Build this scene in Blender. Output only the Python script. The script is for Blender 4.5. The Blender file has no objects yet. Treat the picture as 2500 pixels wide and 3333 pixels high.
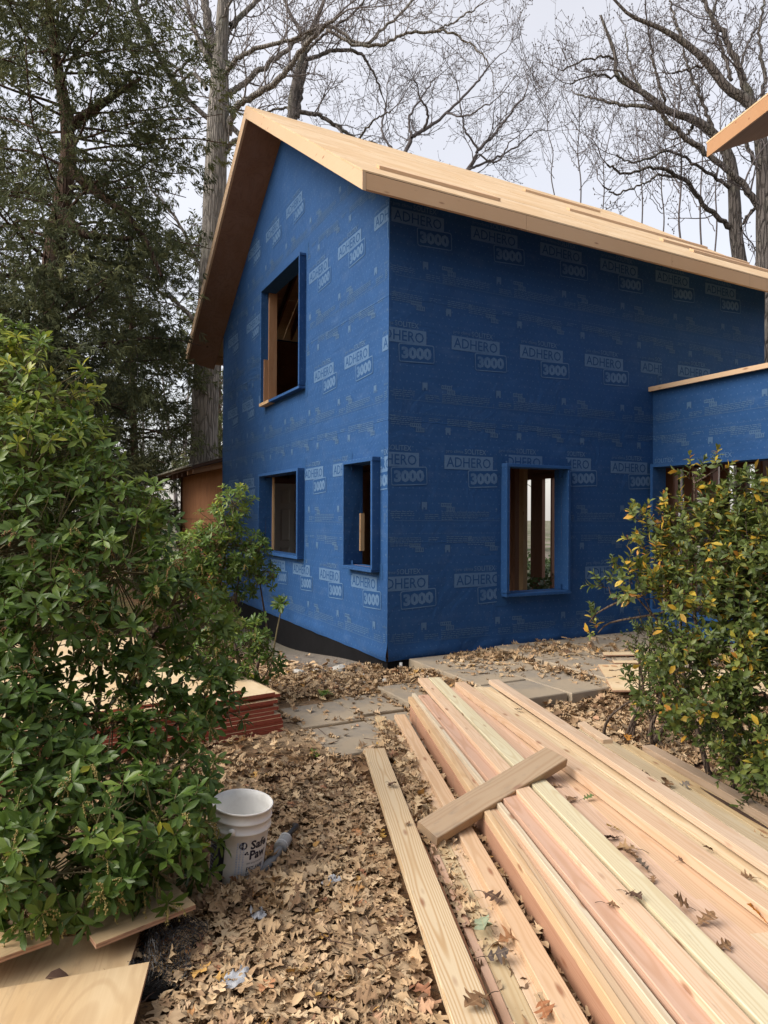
import bpy, bmesh, math, random
import numpy as np
from mathutils import Vector, Matrix, Euler

random.seed(7)
RNG = np.random.default_rng(11)
R = math.radians
scene = bpy.context.scene
COL = scene.collection

# ------------------------------------------------------------------ camera
cam_data = bpy.data.cameras.new('camera')
cam = bpy.data.objects.new('camera', cam_data)
COL.objects.link(cam)
cam_data.sensor_width = 36.0
cam_data.sensor_fit = 'AUTO'
cam_data.lens = 23.82
cam_data.clip_start = 0.05
cam_data.clip_end = 900
PITCH, ROLL = 0.0076, 0.0051
_f = Vector((0, math.cos(PITCH), math.sin(PITCH)))
_r = Vector((1, 0, 0))
_u = _r.cross(_f)
_r2 = math.cos(ROLL) * _r + math.sin(ROLL) * _u
_u2 = -math.sin(ROLL) * _r + math.cos(ROLL) * _u
CAMZ = 1.77
cam.matrix_world = Matrix(((_r2.x, _u2.x, -_f.x, 0), (_r2.y, _u2.y, -_f.y, 0), (_r2.z, _u2.z, -_f.z, CAMZ), (0, 0, 0, 1)))
scene.camera = cam

# ------------------------------------------------------------------ sky
SUN_EL, SUN_AZ = R(41), R(-110)          # azimuth from +Y towards +X; the bright part of the overcast
world = bpy.data.worlds.new('World')
scene.world = world
world.use_nodes = True
wn = world.node_tree.nodes
wl = world.node_tree.links
wn.clear()
wout = wn.new('ShaderNodeOutputWorld')
sky = wn.new('ShaderNodeTexSky')
sky.sky_type = 'NISHITA'
sky.sun_disc = False
sky.sun_elevation = SUN_EL
sky.sun_rotation = SUN_AZ
sky.air_density = 1.0
sky.dust_density = 4.0
bg1 = wn.new('ShaderNodeBackground')
bg1.inputs['Strength'].default_value = 0.05
sky.altitude = 0
wl.new(sky.outputs[0], bg1.inputs[0])
# closed cloud deck: pale grey with a little lavender, softly mottled
tc = wn.new('ShaderNodeTexCoord')
ns = wn.new('ShaderNodeTexNoise')
ns.inputs['Scale'].default_value = 2.2
ns.inputs['Detail'].default_value = 4
wl.new(tc.outputs['Generated'], ns.inputs['Vector'])
rmp = wn.new('ShaderNodeValToRGB')
rmp.color_ramp.elements[0].position = 0.3
rmp.color_ramp.elements[0].color = (0.67, 0.625, 0.585, 1)
rmp.color_ramp.elements[1].position = 0.75
rmp.color_ramp.elements[1].color = (0.83, 0.775, 0.725, 1)
wl.new(ns.outputs['Fac'], rmp.inputs[0])
bg2 = wn.new('ShaderNodeBackground')
bg2.inputs['Strength'].default_value = 0.35
wl.new(rmp.outputs[0], bg2.inputs[0])
addw = wn.new('ShaderNodeAddShader')
wl.new(bg1.outputs[0], addw.inputs[0])
wl.new(bg2.outputs[0], addw.inputs[1])
wl.new(addw.outputs[0], wout.inputs['Surface'])

sun_d = bpy.data.lights.new('sun', 'SUN')
sun_d.energy = 1.5
sun_d.angle = R(45)
sun_d.color = (1.0, 0.965, 0.91)
sun = bpy.data.objects.new('sun', sun_d)
COL.objects.link(sun)
_sd = Vector((math.cos(SUN_EL) * math.sin(SUN_AZ), math.cos(SUN_EL) * math.cos(SUN_AZ), math.sin(SUN_EL)))
sun.rotation_euler = _sd.to_track_quat('Z', 'Y').to_euler()
sun.location = (-20, -10, 30)

scene.render.engine = 'CYCLES'
scene.view_settings.view_transform = 'Standard'
scene.view_settings.look = 'None'
scene.view_settings.exposure = 1.38
scene.view_settings.gamma = 1.0
scene.view_settings.use_curve_mapping = False
scene.cycles.use_denoising = True
scene.cycles.max_bounces = 8
scene.cycles.diffuse_bounces = 4
scene.cycles.glossy_bounces = 3
scene.cycles.transmission_bounces = 4
scene.cycles.transparent_max_bounces = 8
scene.cycles.caustics_reflective = False
scene.cycles.caustics_refractive = False

# ------------------------------------------------------------------ helpers
def link(o, parent=None):
    COL.objects.link(o)
    if parent is not None:
        o.parent = parent
    return o

def tag(o, label=None, cat=None, group=None, kind=None):
    if label: o['label'] = label
    if cat: o['category'] = cat
    if group: o['group'] = group
    if kind: o['kind'] = kind
    return o

def empty(name, loc=(0, 0, 0), rz=0.0):
    o = bpy.data.objects.new(name, None)
    o.empty_display_size = 0.1
    o.location = loc
    o.rotation_euler = (0, 0, rz)
    COL.objects.link(o)
    return o

class MB:
    """collects polygons, builds one mesh"""
    def __init__(s):
        s.v = []; s.f = []; s.m = []
    def poly(s, pts, m=0):
        n = len(s.v)
        s.v.extend([tuple(p) for p in pts])
        s.f.append(tuple(range(n, n + len(pts)))); s.m.append(m)
    def hexa(s, p, m=0, msides=None):
        """p: 8 points, bottom 4 ccw then top 4 ccw"""
        n = len(s.v)
        s.v.extend([tuple(q) for q in p])
        fs = [(3, 2, 1, 0), (4, 5, 6, 7), (0, 1, 5, 4), (1, 2, 6, 5), (2, 3, 7, 6), (3, 0, 4, 7)]
        for i, f in enumerate(fs):
            s.f.append(tuple(n + k for k in f))
            s.m.append(msides[i] if msides else m)
    def box(s, x0, x1, y0, y1, z0, z1, m=0, msides=None):
        s.hexa([(x0, y0, z0), (x1, y0, z0), (x1, y1, z0), (x0, y1, z0), (x0, y0, z1), (x1, y0, z1), (x1, y1, z1), (x0, y1, z1)], m, msides)
    def tube(s, pts, rad, n=8, m=0, cap=True):
        pts = [Vector(p) for p in pts]
        base = len(s.v)
        side = None
        for i, p in enumerate(pts):
            d = (pts[min(i + 1, len(pts) - 1)] - pts[max(i - 1, 0)]).normalized()
            if side is None:
                side = d.orthogonal().normalized()
            side = (side - d * side.dot(d)).normalized()
            up = d.cross(side)
            r = rad[i] if hasattr(rad, '__len__') else rad
            for k in range(n):
                a = 2 * math.pi * k / n
                s.v.append(tuple(p + side * (r * math.cos(a)) + up * (r * math.sin(a))))
        for i in range(len(pts) - 1):
            for k in range(n):
                a = base + i * n + k; b = base + i * n + (k + 1) % n
                s.f.append((a, b, b + n, a + n)); s.m.append(m)
        if cap:
            s.f.append(tuple(base + k for k in range(n - 1, -1, -1))); s.m.append(m)
            e = base + (len(pts) - 1) * n
            s.f.append(tuple(e + k for k in range(n))); s.m.append(m)
    def lathe(s, prof, n=32, m=0):
        base = len(s.v)
        for (r, z) in prof:
            for k in range(n):
                a = 2 * math.pi * k / n
                s.v.append((r * math.cos(a), r * math.sin(a), z))
        for i in range(len(prof) - 1):
            for k in range(n):
                a = base + i * n + k; b = base + i * n + (k + 1) % n
                s.f.append((a, b, b + n, a + n)); s.m.append(m)
    def mesh(s, name, mats, smooth=False):
        me = bpy.data.meshes.new(name)
        me.from_pydata(s.v, [], s.f)
        for mt in (mats if isinstance(mats, (list, tuple)) else [mats]):
            me.materials.append(mt)
        me.polygons.foreach_set('material_index', s.m)
        if smooth:
            me.polygons.foreach_set('use_smooth', [True] * len(s.f))
        me.update()
        return me
    def build(s, name, mats, parent=None, smooth=False):
        return link(bpy.data.objects.new(name, s.mesh(name, mats, smooth)), parent)

def np_mesh(name, verts, faces, mats, tint=None, smooth=False, mat_idx=None):
    """verts (N,3); faces (M,k) all the same size or list of such arrays"""
    if isinstance(faces, np.ndarray): faces = [faces]
    me = bpy.data.meshes.new(name)
    verts = np.ascontiguousarray(verts, dtype=np.float32)
    me.vertices.add(len(verts))
    me.vertices.foreach_set('co', verts.ravel())
    loops = np.concatenate([f.ravel() for f in faces]).astype(np.int32)
    tot = np.concatenate([np.full(len(f), f.shape[1], dtype=np.int32) for f in faces])
    start = np.concatenate([[0], np.cumsum(tot)[:-1]]).astype(np.int32)
    me.loops.add(len(loops))
    me.loops.foreach_set('vertex_index', loops)
    me.polygons.add(len(tot))
    me.polygons.foreach_set('loop_start', start)
    me.polygons.foreach_set('loop_total', tot)
    for mt in (mats if isinstance(mats, (list, tuple)) else [mats]):
        me.materials.append(mt)
    if mat_idx is not None:
        me.polygons.foreach_set('material_index', np.asarray(mat_idx, dtype=np.int32))
    if smooth:
        me.polygons.foreach_set('use_smooth', np.ones(len(tot), dtype=bool))
    me.update(calc_edges=True)
    if tint is not None:
        at = me.attributes.new('tint', 'FLOAT', 'POINT')
        at.data.foreach_set('value', np.asarray(tint, dtype=np.float32))
    return me

def smooth01(a, b, x):
    t = min(1.0, max(0.0, (x - a) / (b - a)))
    return t * t * (3 - 2 * t)

# ------------------------------------------------------------------ materials
class NT:
    """tiny node helper"""
    def __init__(s, name):
        s.mat = bpy.data.materials.new(name)
        s.mat.use_nodes = True
        s.t = s.mat.node_tree
        s.n = s.t.nodes; s.l = s.t.links
        s.n.clear()
        s.out = s.n.new('ShaderNodeOutputMaterial')
        s.b = s.n.new('ShaderNodeBsdfPrincipled')
        s.l.new(s.b.outputs[0], s.out.inputs['Surface'])
    def set(s, k, v):
        if isinstance(v, bpy.types.NodeSocket): s.l.new(v, s.b.inputs[k])
        else: s.b.inputs[k].default_value = v
    def inp(s, sock, v):
        if isinstance(v, bpy.types.NodeSocket): s.l.new(v, sock)
        else: sock.default_value = v
    def co(s, which='Object'):
        return s.n.new('ShaderNodeTexCoord').outputs[which]
    def obinfo(s):
        return s.n.new('ShaderNodeObjectInfo')
    def math(s, op, a, b=0.0, c=0.0, clamp=False):
        m = s.n.new('ShaderNodeMath'); m.operation = op; m.use_clamp = clamp
        s.inp(m.inputs[0], a); s.inp(m.inputs[1], b); s.inp(m.inputs[2], c)
        return m.outputs[0]
    def vmath(s, op, a, b=(0, 0, 0)):
        m = s.n.new('ShaderNodeVectorMath'); m.operation = op
        s.inp(m.inputs[0], a); s.inp(m.inputs[1], b)
        return m.outputs[0]
    def sep(s, v):
        x = s.n.new('ShaderNodeSeparateXYZ'); s.l.new(v, x.inputs[0]); return x.outputs
    def comb(s, x, y, z):
        m = s.n.new('ShaderNodeCombineXYZ')
        s.inp(m.inputs[0], x); s.inp(m.inputs[1], y); s.inp(m.inputs[2], z)
        return m.outputs[0]
    def noise(s, v, scale=5, detail=3, rough=0.55, out='Fac', dist=0.0):
        m = s.n.new('ShaderNodeTexNoise')
        if v is not None: s.l.new(v, m.inputs['Vector'])
        m.inputs['Scale'].default_value = scale; m.inputs['Detail'].default_value = detail
        m.inputs['Roughness'].default_value = rough; m.inputs['Distortion'].default_value = dist
        return m.outputs[out]
    def voro(s, v, scale=5, out='Distance', feat='F1', rnd=1.0):
        m = s.n.new('ShaderNodeTexVoronoi'); m.feature = feat
        if v is not None: s.l.new(v, m.inputs['Vector'])
        m.inputs['Scale'].default_value = scale; m.inputs['Randomness'].default_value = rnd
        return m.outputs[out]
    def ramp(s, f, stops):
        m = s.n.new('ShaderNodeValToRGB'); e = m.color_ramp.elements
        while len(e) < len(stops): e.new(0.5)
        for k, (p, c) in enumerate(stops):
            e[k].position = p
            e[k].color = (*c, 1) if hasattr(c, '__len__') else (c, c, c, 1)
        s.l.new(f, m.inputs[0])
        return m.outputs[0]
    def mix(s, f, a, b, mode='MIX'):
        m = s.n.new('ShaderNodeMix'); m.data_type = 'RGBA'; m.blend_type = mode
        s.inp(m.inputs[0], f)
        for k, v in ((6, a), (7, b)):
            if isinstance(v, bpy.types.NodeSocket): s.l.new(v, m.inputs[k])
            else: m.inputs[k].default_value = (*v, 1) if len(v) == 3 else v
        return m.outputs[2]
    def mapr(s, f, a, b, c=0.0, d=1.0):
        m = s.n.new('ShaderNodeMapRange')
        s.inp(m.inputs[0], f)
        for k, v in enumerate((a, b, c, d)): m.inputs[k + 1].default_value = v
        return m.outputs[0]
    def hsv(s, c, h=0.5, sat=1.0, v=1.0):
        m = s.n.new('ShaderNodeHueSaturation')
        s.inp(m.inputs['Hue'], h); s.inp(m.inputs['Saturation'], sat); s.inp(m.inputs['Value'], v)
        if isinstance(c, bpy.types.NodeSocket): s.l.new(c, m.inputs['Color'])
        else: m.inputs['Color'].default_value = (*c, 1)
        return m.outputs[0]
    def bump(s, h, strength=0.3, dist=0.01):
        m = s.n.new('ShaderNodeBump')
        m.inputs['Strength'].default_value = strength; m.inputs['Distance'].default_value = dist
        s.l.new(h, m.inputs['Height'])
        s.l.new(m.outputs[0], s.b.inputs['Normal'])
    def attr(s, name='tint'):
        m = s.n.new('ShaderNodeAttribute'); m.attribute_name = name
        return m.outputs['Fac']
    def translucent(s, col, fac):
        t = s.n.new('ShaderNodeBsdfTranslucent'); s.inp(t.inputs[0], col)
        mx = s.n.new('ShaderNodeMixShader'); mx.inputs[0].default_value = fac
        s.l.new(s.b.outputs[0], mx.inputs[1]); s.l.new(t.outputs[0], mx.inputs[2])
        s.l.new(mx.outputs[0], s.out.inputs['Surface'])

def mat_plain(name, c, rough=0.6, var=0.12, scale=8, metallic=0.0):
    t = NT(name)
    n = t.noise(t.co(), scale, 4)
    t.set('Base Color', t.mix(n, [q * (1 - var) for q in c], [min(1, q * (1 + var)) for q in c]))
    t.set('Roughness', rough); t.set('Metallic', metallic)
    t.bump(t.noise(t.co(), scale * 8, 3), 0.15, 0.004)
    return t.mat

def mat_lumber(name, use_color=True, base=(0.6, 0.42, 0.25), ring=0.30, rough=0.62, weather=0.0, along='Y'):
    """sawn softwood: growth rings along the local Y axis, knots, fine fibre; colour from the object's own colour"""
    t = NT(name)
    oi = t.obinfo()
    x, y, z = t.sep(t.co())
    if along == 'X': x, y = y, x
    if along == 'Z': y, z = z, y
    rnd = oi.outputs['Random']
    off = t.math('MULTIPLY', rnd, 37.0)
    y2 = t.math('ADD', y, off)
    # ring distance from a pith below the board, wandering along the length
    wob = t.noise(t.comb(t.math('MULTIPLY', x, 3.0), t.math('MULTIPLY', y2, 0.9), off), 1.0, 2)
    px = t.math('ADD', x, t.mapr(t.noise(t.comb(off, off, t.math('MULTIPLY', y2, 0.35)), 1.0, 1), 0, 1, -0.09, 0.09))
    pz = t.math('ADD', z, t.mapr(rnd, 0, 1, 0.015, 0.10))
    rr = t.math('SQRT', t.math('ADD', t.math('MULTIPLY', px, px), t.math('MULTIPLY', pz, pz)))
    rr = t.math('ADD', rr, t.math('MULTIPLY', wob, 0.055))
    wav = t.math('SINE', t.math('MULTIPLY', rr, 720.0))
    wav = t.mapr(wav, -0.2, 1.0, 0.0, 1.0)
    fib = t.noise(t.comb(t.math('MULTIPLY', x, 260.0), t.math('MULTIPLY', y2, 5.0), t.math('MULTIPLY', z, 260.0)), 1.0, 2)
    blot = t.noise(t.comb(t.math('MULTIPLY', x, 6.0), t.math('MULTIPLY', y2, 0.8), off), 1.0, 3)
    kn = t.voro(t.comb(t.math('MULTIPLY', x, 10.0), t.math('MULTIPLY', y2, 3.0), t.math('MULTIPLY', z, 10.0)), 1.0)
    knot = t.mapr(kn, 0.06, 0.15, 1.0, 0.0)
    base_c = oi.outputs['Color'] if use_color else base
    if use_color:
        c0 = base_c
    else:
        c0 = t.mix(blot, base, [q * 0.96 for q in base])
    dark = t.mix(1.0, c0, (0.76, 0.63, 0.50), 'MULTIPLY')
    c = t.mix(t.math('MULTIPLY', wav, ring), c0, dark)
    c = t.mix(t.mapr(blot, 0.35, 0.75, 0.0, 0.35), c, t.mix(1.0, c0, (0.90, 0.75, 0.62), 'MULTIPLY'))
    c = t.mix(t.mapr(fib, 0.3, 0.8, 0.0, 0.22), c, dark)
    c = t.mix(t.math('MULTIPLY', knot, 0.75), c, (0.22, 0.085, 0.04))
    # handling marks and grime
    gr = t.noise(t.comb(t.math('MULTIPLY', x, 30.0), t.math('MULTIPLY', y2, 7.0), off), 1.0, 4, 0.7)
    c = t.mix(t.mapr(gr, 0.62, 0.78, 0.0, 0.38 + weather * 0.4), c, (0.17, 0.13, 0.10))
    if weather > 0:
        c = t.mix(weather, c, (0.29, 0.245, 0.195))
        st = t.noise(t.comb(t.math('MULTIPLY', x, 14.0), t.math('MULTIPLY', y2, 5.0), off), 1.0, 4)
        c = t.mix(t.mapr(st, 0.55, 0.75, 0, 0.5), c, (0.12, 0.11, 0.10))
    t.set('Base Color', c)
    t.set('Roughness', rough)
    t.set('Specular IOR Level', 0.25)
    h = t.math('ADD', t.math('MULTIPLY', fib, 0.6), t.math('MULTIPLY', wav, 0.3))
    t.bump(h, 0.22, 0.002)
    return t.mat

def mat_ply(name, base, patch=(0.42, 0.27, 0.14), grain='Y', seed=0.0, dirt=0.15, dark=(0.42, 0.24, 0.11), plug=0.0):
    """rotary cut plywood face: long flames of grain, knots, pencil marks"""
    t = NT(name)
    x, y, z = t.sep(t.co())
    if grain == 'X': x, y = y, x
    if grain == 'Z': y, z = z, y
    oi = t.obinfo()
    off = t.math('ADD', t.math('MULTIPLY', oi.outputs['Random'], 21.0), seed)
    w = t.noise(t.comb(t.math('ADD', t.math('MULTIPLY', x, 2.6), off), t.math('MULTIPLY', y, 0.55), t.math('MULTIPLY', z, 2.6)), 1.0, 3, dist=0.8)
    rings = t.math('SINE', t.math('MULTIPLY', w, 95.0))
    f = t.noise(t.comb(t.math('ADD', t.math('MULTIPLY', x, 120.0), off), t.math('MULTIPLY', y, 3.0), t.math('MULTIPLY', z, 120.0)), 1.0, 2)
    b = t.noise(t.comb(t.math('ADD', t.math('MULTIPLY', x, 3.0), off), t.math('MULTIPLY', y, 1.2), t.math('MULTIPLY', z, 3.0)), 1.0, 3)
    c = t.mix(t.mapr(b, 0.35, 0.7), base, [q * k for q, k in zip(base, (0.86, 0.76, 0.64))])
    c = t.mix(t.mapr(rings, 0.1, 1.0, 0.0, 0.38), c, patch)
    c = t.mix(t.mapr(f, 0.4, 0.8, 0.0, 0.25), c, patch)
    kn = t.voro(t.comb(t.math('ADD', t.math('MULTIPLY', x, 3.3), off), t.math('MULTIPLY', y, 1.7), t.math('MULTIPLY', z, 3.3)), 1.0)
    c = t.mix(t.mapr(kn, 0.05, 0.085, 0.8, 0.0), c, dark)
    d = t.noise(t.comb(t.math('ADD', t.math('MULTIPLY', x, 9.0), off), t.math('MULTIPLY', y, 3.0), z), 1.0, 5, 0.7)
    c = t.mix(t.mapr(d, 0.58, 0.8, 0.0, dirt * 2), c, (0.16, 0.12, 0.09))
    t.set('Base Color', c)
    t.set('Roughness', 0.68)
    t.set('Specular IOR Level', 0.2)
    t.bump(f, 0.15, 0.002)
    return t.mat

def mat_ply_edge(name, c1, c2, layers=90.0):
    t = NT(name)
    x, y, z = t.sep(t.co())
    s1 = t.math('SINE', t.math('MULTIPLY', z, layers * 6.283))
    n = t.noise(t.comb(t.math('MULTIPLY', x, 18.0), t.math('MULTIPLY', y, 18.0), t.math('MULTIPLY', z, 120.0)), 1.0, 3)
    c = t.mix(t.mapr(s1, -0.3, 0.3), c1, c2)
    c = t.mix(t.mapr(n, 0.5, 0.75, 0, 0.8), c, [q * 0.45 for q in c2])
    t.set('Base Color', c); t.set('Roughness', 0.8)
    t.bump(n, 0.3, 0.003)
    return t.mat

def leaf_material(name, stops, rough=0.38, trans=0.18, objrand=False, vein=0.0, spec=0.5, back=None):
    """colour picked per leaf along a ramp"""
    t = NT(name)
    f = t.obinfo().outputs['Random'] if objrand else t.attr('tint')
    c = t.ramp(f, stops)
    n = t.noise(t.co(), 28, 3)
    c = t.mix(t.mapr(n, 0.3, 0.75, 0.0, 0.30), c, t.mix(1.0, c, (0.62, 0.60, 0.45), 'MULTIPLY'))
    if back is not None:
        g = t.n.new('ShaderNodeNewGeometry')
        c = t.mix(g.outputs['Backfacing'], c, t.mix(0.6, c, back))
    t.set('Base Color', c); t.set('Roughness', rough); t.set('Specular IOR Level', spec)
    if trans > 0: t.translucent(c, trans)
    return t.mat

def mat_bark(name, a, b, ridge=26.0, stretch=0.18, moss=0.0, bumpd=0.05):
    t = NT(name)
    x, y, z = t.sep(t.co())
    v = t.comb(x, y, t.math('MULTIPLY', z, stretch))
    n1 = t.noise(v, ridge * 0.5, 5, 0.65, dist=0.6)
    vo = t.voro(v, ridge * 0.6, 'Distance', 'DISTANCE_TO_EDGE')
    crack = t.mapr(vo, 0.0, 0.16, 1.0, 0.0)
    c = t.mix(n1, a, b)
    c = t.mix(t.math('MULTIPLY', crack, 0.5), c, [q * 0.4 for q in a])
    if moss > 0:
        m = t.noise(t.co(), 1.3, 4)
        c = t.mix(t.mapr(m, 0.52, 0.68, 0.0, moss), c, (0.14, 0.16, 0.10))
    t.set('Base Color', c); t.set('Roughness', 0.9); t.set('Specular IOR Level', 0.15)
    t.bump(t.math('SUBTRACT', n1, crack), 0.9, bumpd)
    return t.mat

M = {}
M['lumber'] = mat_lumber('lumber', ring=0.50)
M['lumber_bold'] = mat_lumber('boldly grained lumber', ring=1.0)
M['framing'] = mat_lumber('framing lumber', False, (0.36, 0.21, 0.115), 0.25)
M['framing_pale'] = mat_lumber('pale framing lumber', False, (0.54, 0.38, 0.22), 0.3, along='Z')
M['weathered'] = mat_lumber('weathered plank', False, (0.42, 0.30, 0.185), 0.6, weather=0.28)
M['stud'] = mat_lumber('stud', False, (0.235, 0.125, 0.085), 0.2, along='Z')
M['trim_x'] = mat_lumber('eave board', False, (0.64, 0.44, 0.265), 0.35, along='X')
M['trim_rake'] = mat_lumber('rake board', False, (0.60, 0.44, 0.29), 0.25, along='Y')
M['old_trim'] = mat_lumber('aged eave board', False, (0.44, 0.255, 0.135), 0.35, along='X')
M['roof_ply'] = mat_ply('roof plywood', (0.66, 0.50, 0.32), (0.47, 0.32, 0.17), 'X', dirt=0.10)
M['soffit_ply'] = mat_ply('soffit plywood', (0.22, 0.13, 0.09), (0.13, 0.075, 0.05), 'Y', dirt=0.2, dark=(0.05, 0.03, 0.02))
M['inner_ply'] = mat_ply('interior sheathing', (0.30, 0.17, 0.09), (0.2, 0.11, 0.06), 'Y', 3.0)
M['sheet_ply'] = mat_ply('plywood sheet', (0.55, 0.415, 0.25), (0.38, 0.25, 0.13), 'X', 5.0, dirt=0.3, dark=(0.07, 0.055, 0.045))
M['pale_ply'] = mat_ply('new plywood', (0.66, 0.53, 0.35), (0.50, 0.36, 0.20), 'Y', 9.0, dirt=0.1)
M['ply_edge'] = mat_ply_edge('plywood edge', (0.50, 0.30, 0.19), (0.36, 0.20, 0.12))
M['red_edge'] = mat_ply_edge('red painted edge', (0.40, 0.095, 0.055), (0.30, 0.07, 0.045))

# water resistive membrane: woven blue fleece with a printed grid of small crosses
def mat_membrane(name, base):
    t = NT(name)
    x, y, z = t.sep(t.co())
    u = t.math('ADD', x, y)
    g = 0.087
    row = t.math('FLOOR', t.math('DIVIDE', z, g))
    odd = t.math('MULTIPLY', t.math('MODULO', row, 2.0), g * 0.5)
    fu = t.math('ABSOLUTE', t.math('SUBTRACT', t.math('FRACT', t.math('DIVIDE', t.math('ADD', t.math('ADD', u, odd), 40.0), g)), 0.5))
    fz = t.math('ABSOLUTE', t.math('SUBTRACT', t.math('FRACT', t.math('DIVIDE', z, g)), 0.5))
    arm, th = 0.115, 0.022
    h = t.math('MULTIPLY', t.math('LESS_THAN', fu, arm), t.math('LESS_THAN', fz, th))
    v = t.math('MULTIPLY', t.math('LESS_THAN', fz, arm), t.math('LESS_THAN', fu, th))
    cr = t.math('MAXIMUM', h, v)
    n = t.noise(t.co(), 2.2, 5, 0.6)
    n2 = t.noise(t.co(), 420, 2)
    c = t.mix(n, [q * 0.80 for q in base], [q * 1.18 for q in base])
    c = t.mix(t.mapr(n2, 0.3, 0.7, 0.0, 0.35), c, [q * 1.35 for q in base])
    dirt = t.noise(t.comb(t.math('MULTIPLY', u, 3.0), 0.0, t.math('MULTIPLY', z, 6.0)), 1.0, 6, 0.7)
    c = t.mix(t.mapr(dirt, 0.52, 0.75, 0.0, 0.22), c, (0.10, 0.155, 0.25))
    sp = t.voro(t.co(), 26.0)
    c = t.mix(t.mapr(sp, 0.02, 0.05, 0.35, 0.0), c, (0.35, 0.42, 0.50))
    c = t.mix(t.math('MULTIPLY', cr, 0.55), c, PRINT_C)
    t.set('Base Color', c); t.set('Roughness', 0.78); t.set('Specular IOR Level', 0.2)
    wr = t.noise(t.comb(t.math('MULTIPLY', u, 2.4), 0.0, t.math('MULTIPLY', z, 2.2)), 1.0, 3, 0.5, dist=2.2)
    wr2 = t.noise(t.comb(t.math('MULTIPLY', u, 9.0), 0.0, t.math('MULTIPLY', z, 13.0)), 1.0, 3)
    hh = t.math('ADD', t.math('MULTIPLY', wr, 1.0), t.math('MULTIPLY', wr2, 0.16))
    t.bump(t.math('ADD', hh, t.math('MULTIPLY', n2, 0.02)), 0.42, 0.03)
    return t.mat
BLUE = (0.0160, 0.062, 0.174)
PRINT_C = (0.092, 0.168, 0.290)
M['blue'] = mat_membrane('blue membrane', BLUE)
def mat_print(name, c, fade=0.0):
    """sprayed ink; fade lets each stamp come out a little weaker or stronger"""
    t = NT(name)
    n = t.noise(t.co(), 260, 2)
    cc = t.mix(t.mapr(n, 0.25, 0.75), [q * 0.72 for q in c], [q * 1.2 for q in c])
    if fade > 0:
        w = t.noise(t.co(), 3.5, 4, 0.7)
        k = t.math('ADD', t.math('MULTIPLY', t.obinfo().outputs['Random'], fade), t.mapr(w, 0.45, 0.75, 0.0, 0.45), clamp=True)
        cc = t.mix(k, cc, BLUE)
    t.set('Base Color', cc)
    t.set('Roughness', 0.8); t.set('Specular IOR Level', 0.15)
    return t.mat
M['print'] = mat_print('membrane print', PRINT_C, 0.18)
M['print_faint'] = mat_print('membrane fine print', (0.070, 0.135, 0.245))
M['blue_plain'] = mat_print('membrane blue letters', BLUE)
M['tape'] = mat_print('blue flashing patch', (0.020, 0.070, 0.185), 0.0)
M['foundation'] = mat_plain('black foundation coating', (0.008, 0.008, 0.009), 0.9, 0.4, 6)
M['foundation'].node_tree.nodes['Principled BSDF'].inputs['Specular IOR Level'].default_value = 0.08
M['white_door'] = mat_plain('painted door', (0.72, 0.69, 0.62), 0.45, 0.06)
M['near_black'] = mat_plain('near-black sheet', (0.012, 0.010, 0.009), 0.95, 0.5, 20)
# ------------------------------------------------------------------ ground
HOX, HOY, HOZ, HROT = 0.0435, 7.602, 0.15, R(27.539)
_c, _s = math.cos(HROT), math.sin(HROT)
def h2w(X, Y, Z=0.0): return Vector((HOX + X * _c - Y * _s, HOY + X * _s + Y * _c, Z + HOZ))
def w2h(x, y):
    dx, dy = x - HOX, y - HOY
    return dx * _c + dy * _s, -dx * _s + dy * _c

def ground_z(x, y):
    X, Y = w2h(x, y)
    a = smooth01(0.6 - 1.1 * smooth01(0.15, -0.7, Y), 1.1 - 0.68 * smooth01(0.15, -0.7, Y), X) * smooth01(-2.9 - 0.5 * smooth01(0.9, 1.5, X), -0.9 - 0.7 * smooth01(0.9, 1.5, X), Y) * (1 + 0.25 * smooth01(1.2, 2.0, X) * smooth01(6, 4, X))
    b = smooth01(-1.6, 0.2, Y) * smooth01(1.2, 0.2, X) * (1 - smooth01(0.3, 3.6, Y))
    c = smooth01(-0.3, 4.0, Y) * smooth01(1.6, 0.4, X) * (1 - smooth01(9, 20, Y)) * smooth01(-6.0, -2.5, X)
    z = 0.15 * a + 0.035 * b * (1 - a) - 0.27 * c * (1 - a)
    z += 0.012 * math.sin(1.9 * x + 0.7 * y) * math.sin(1.3 * y - 0.4 * x)
    return z

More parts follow.
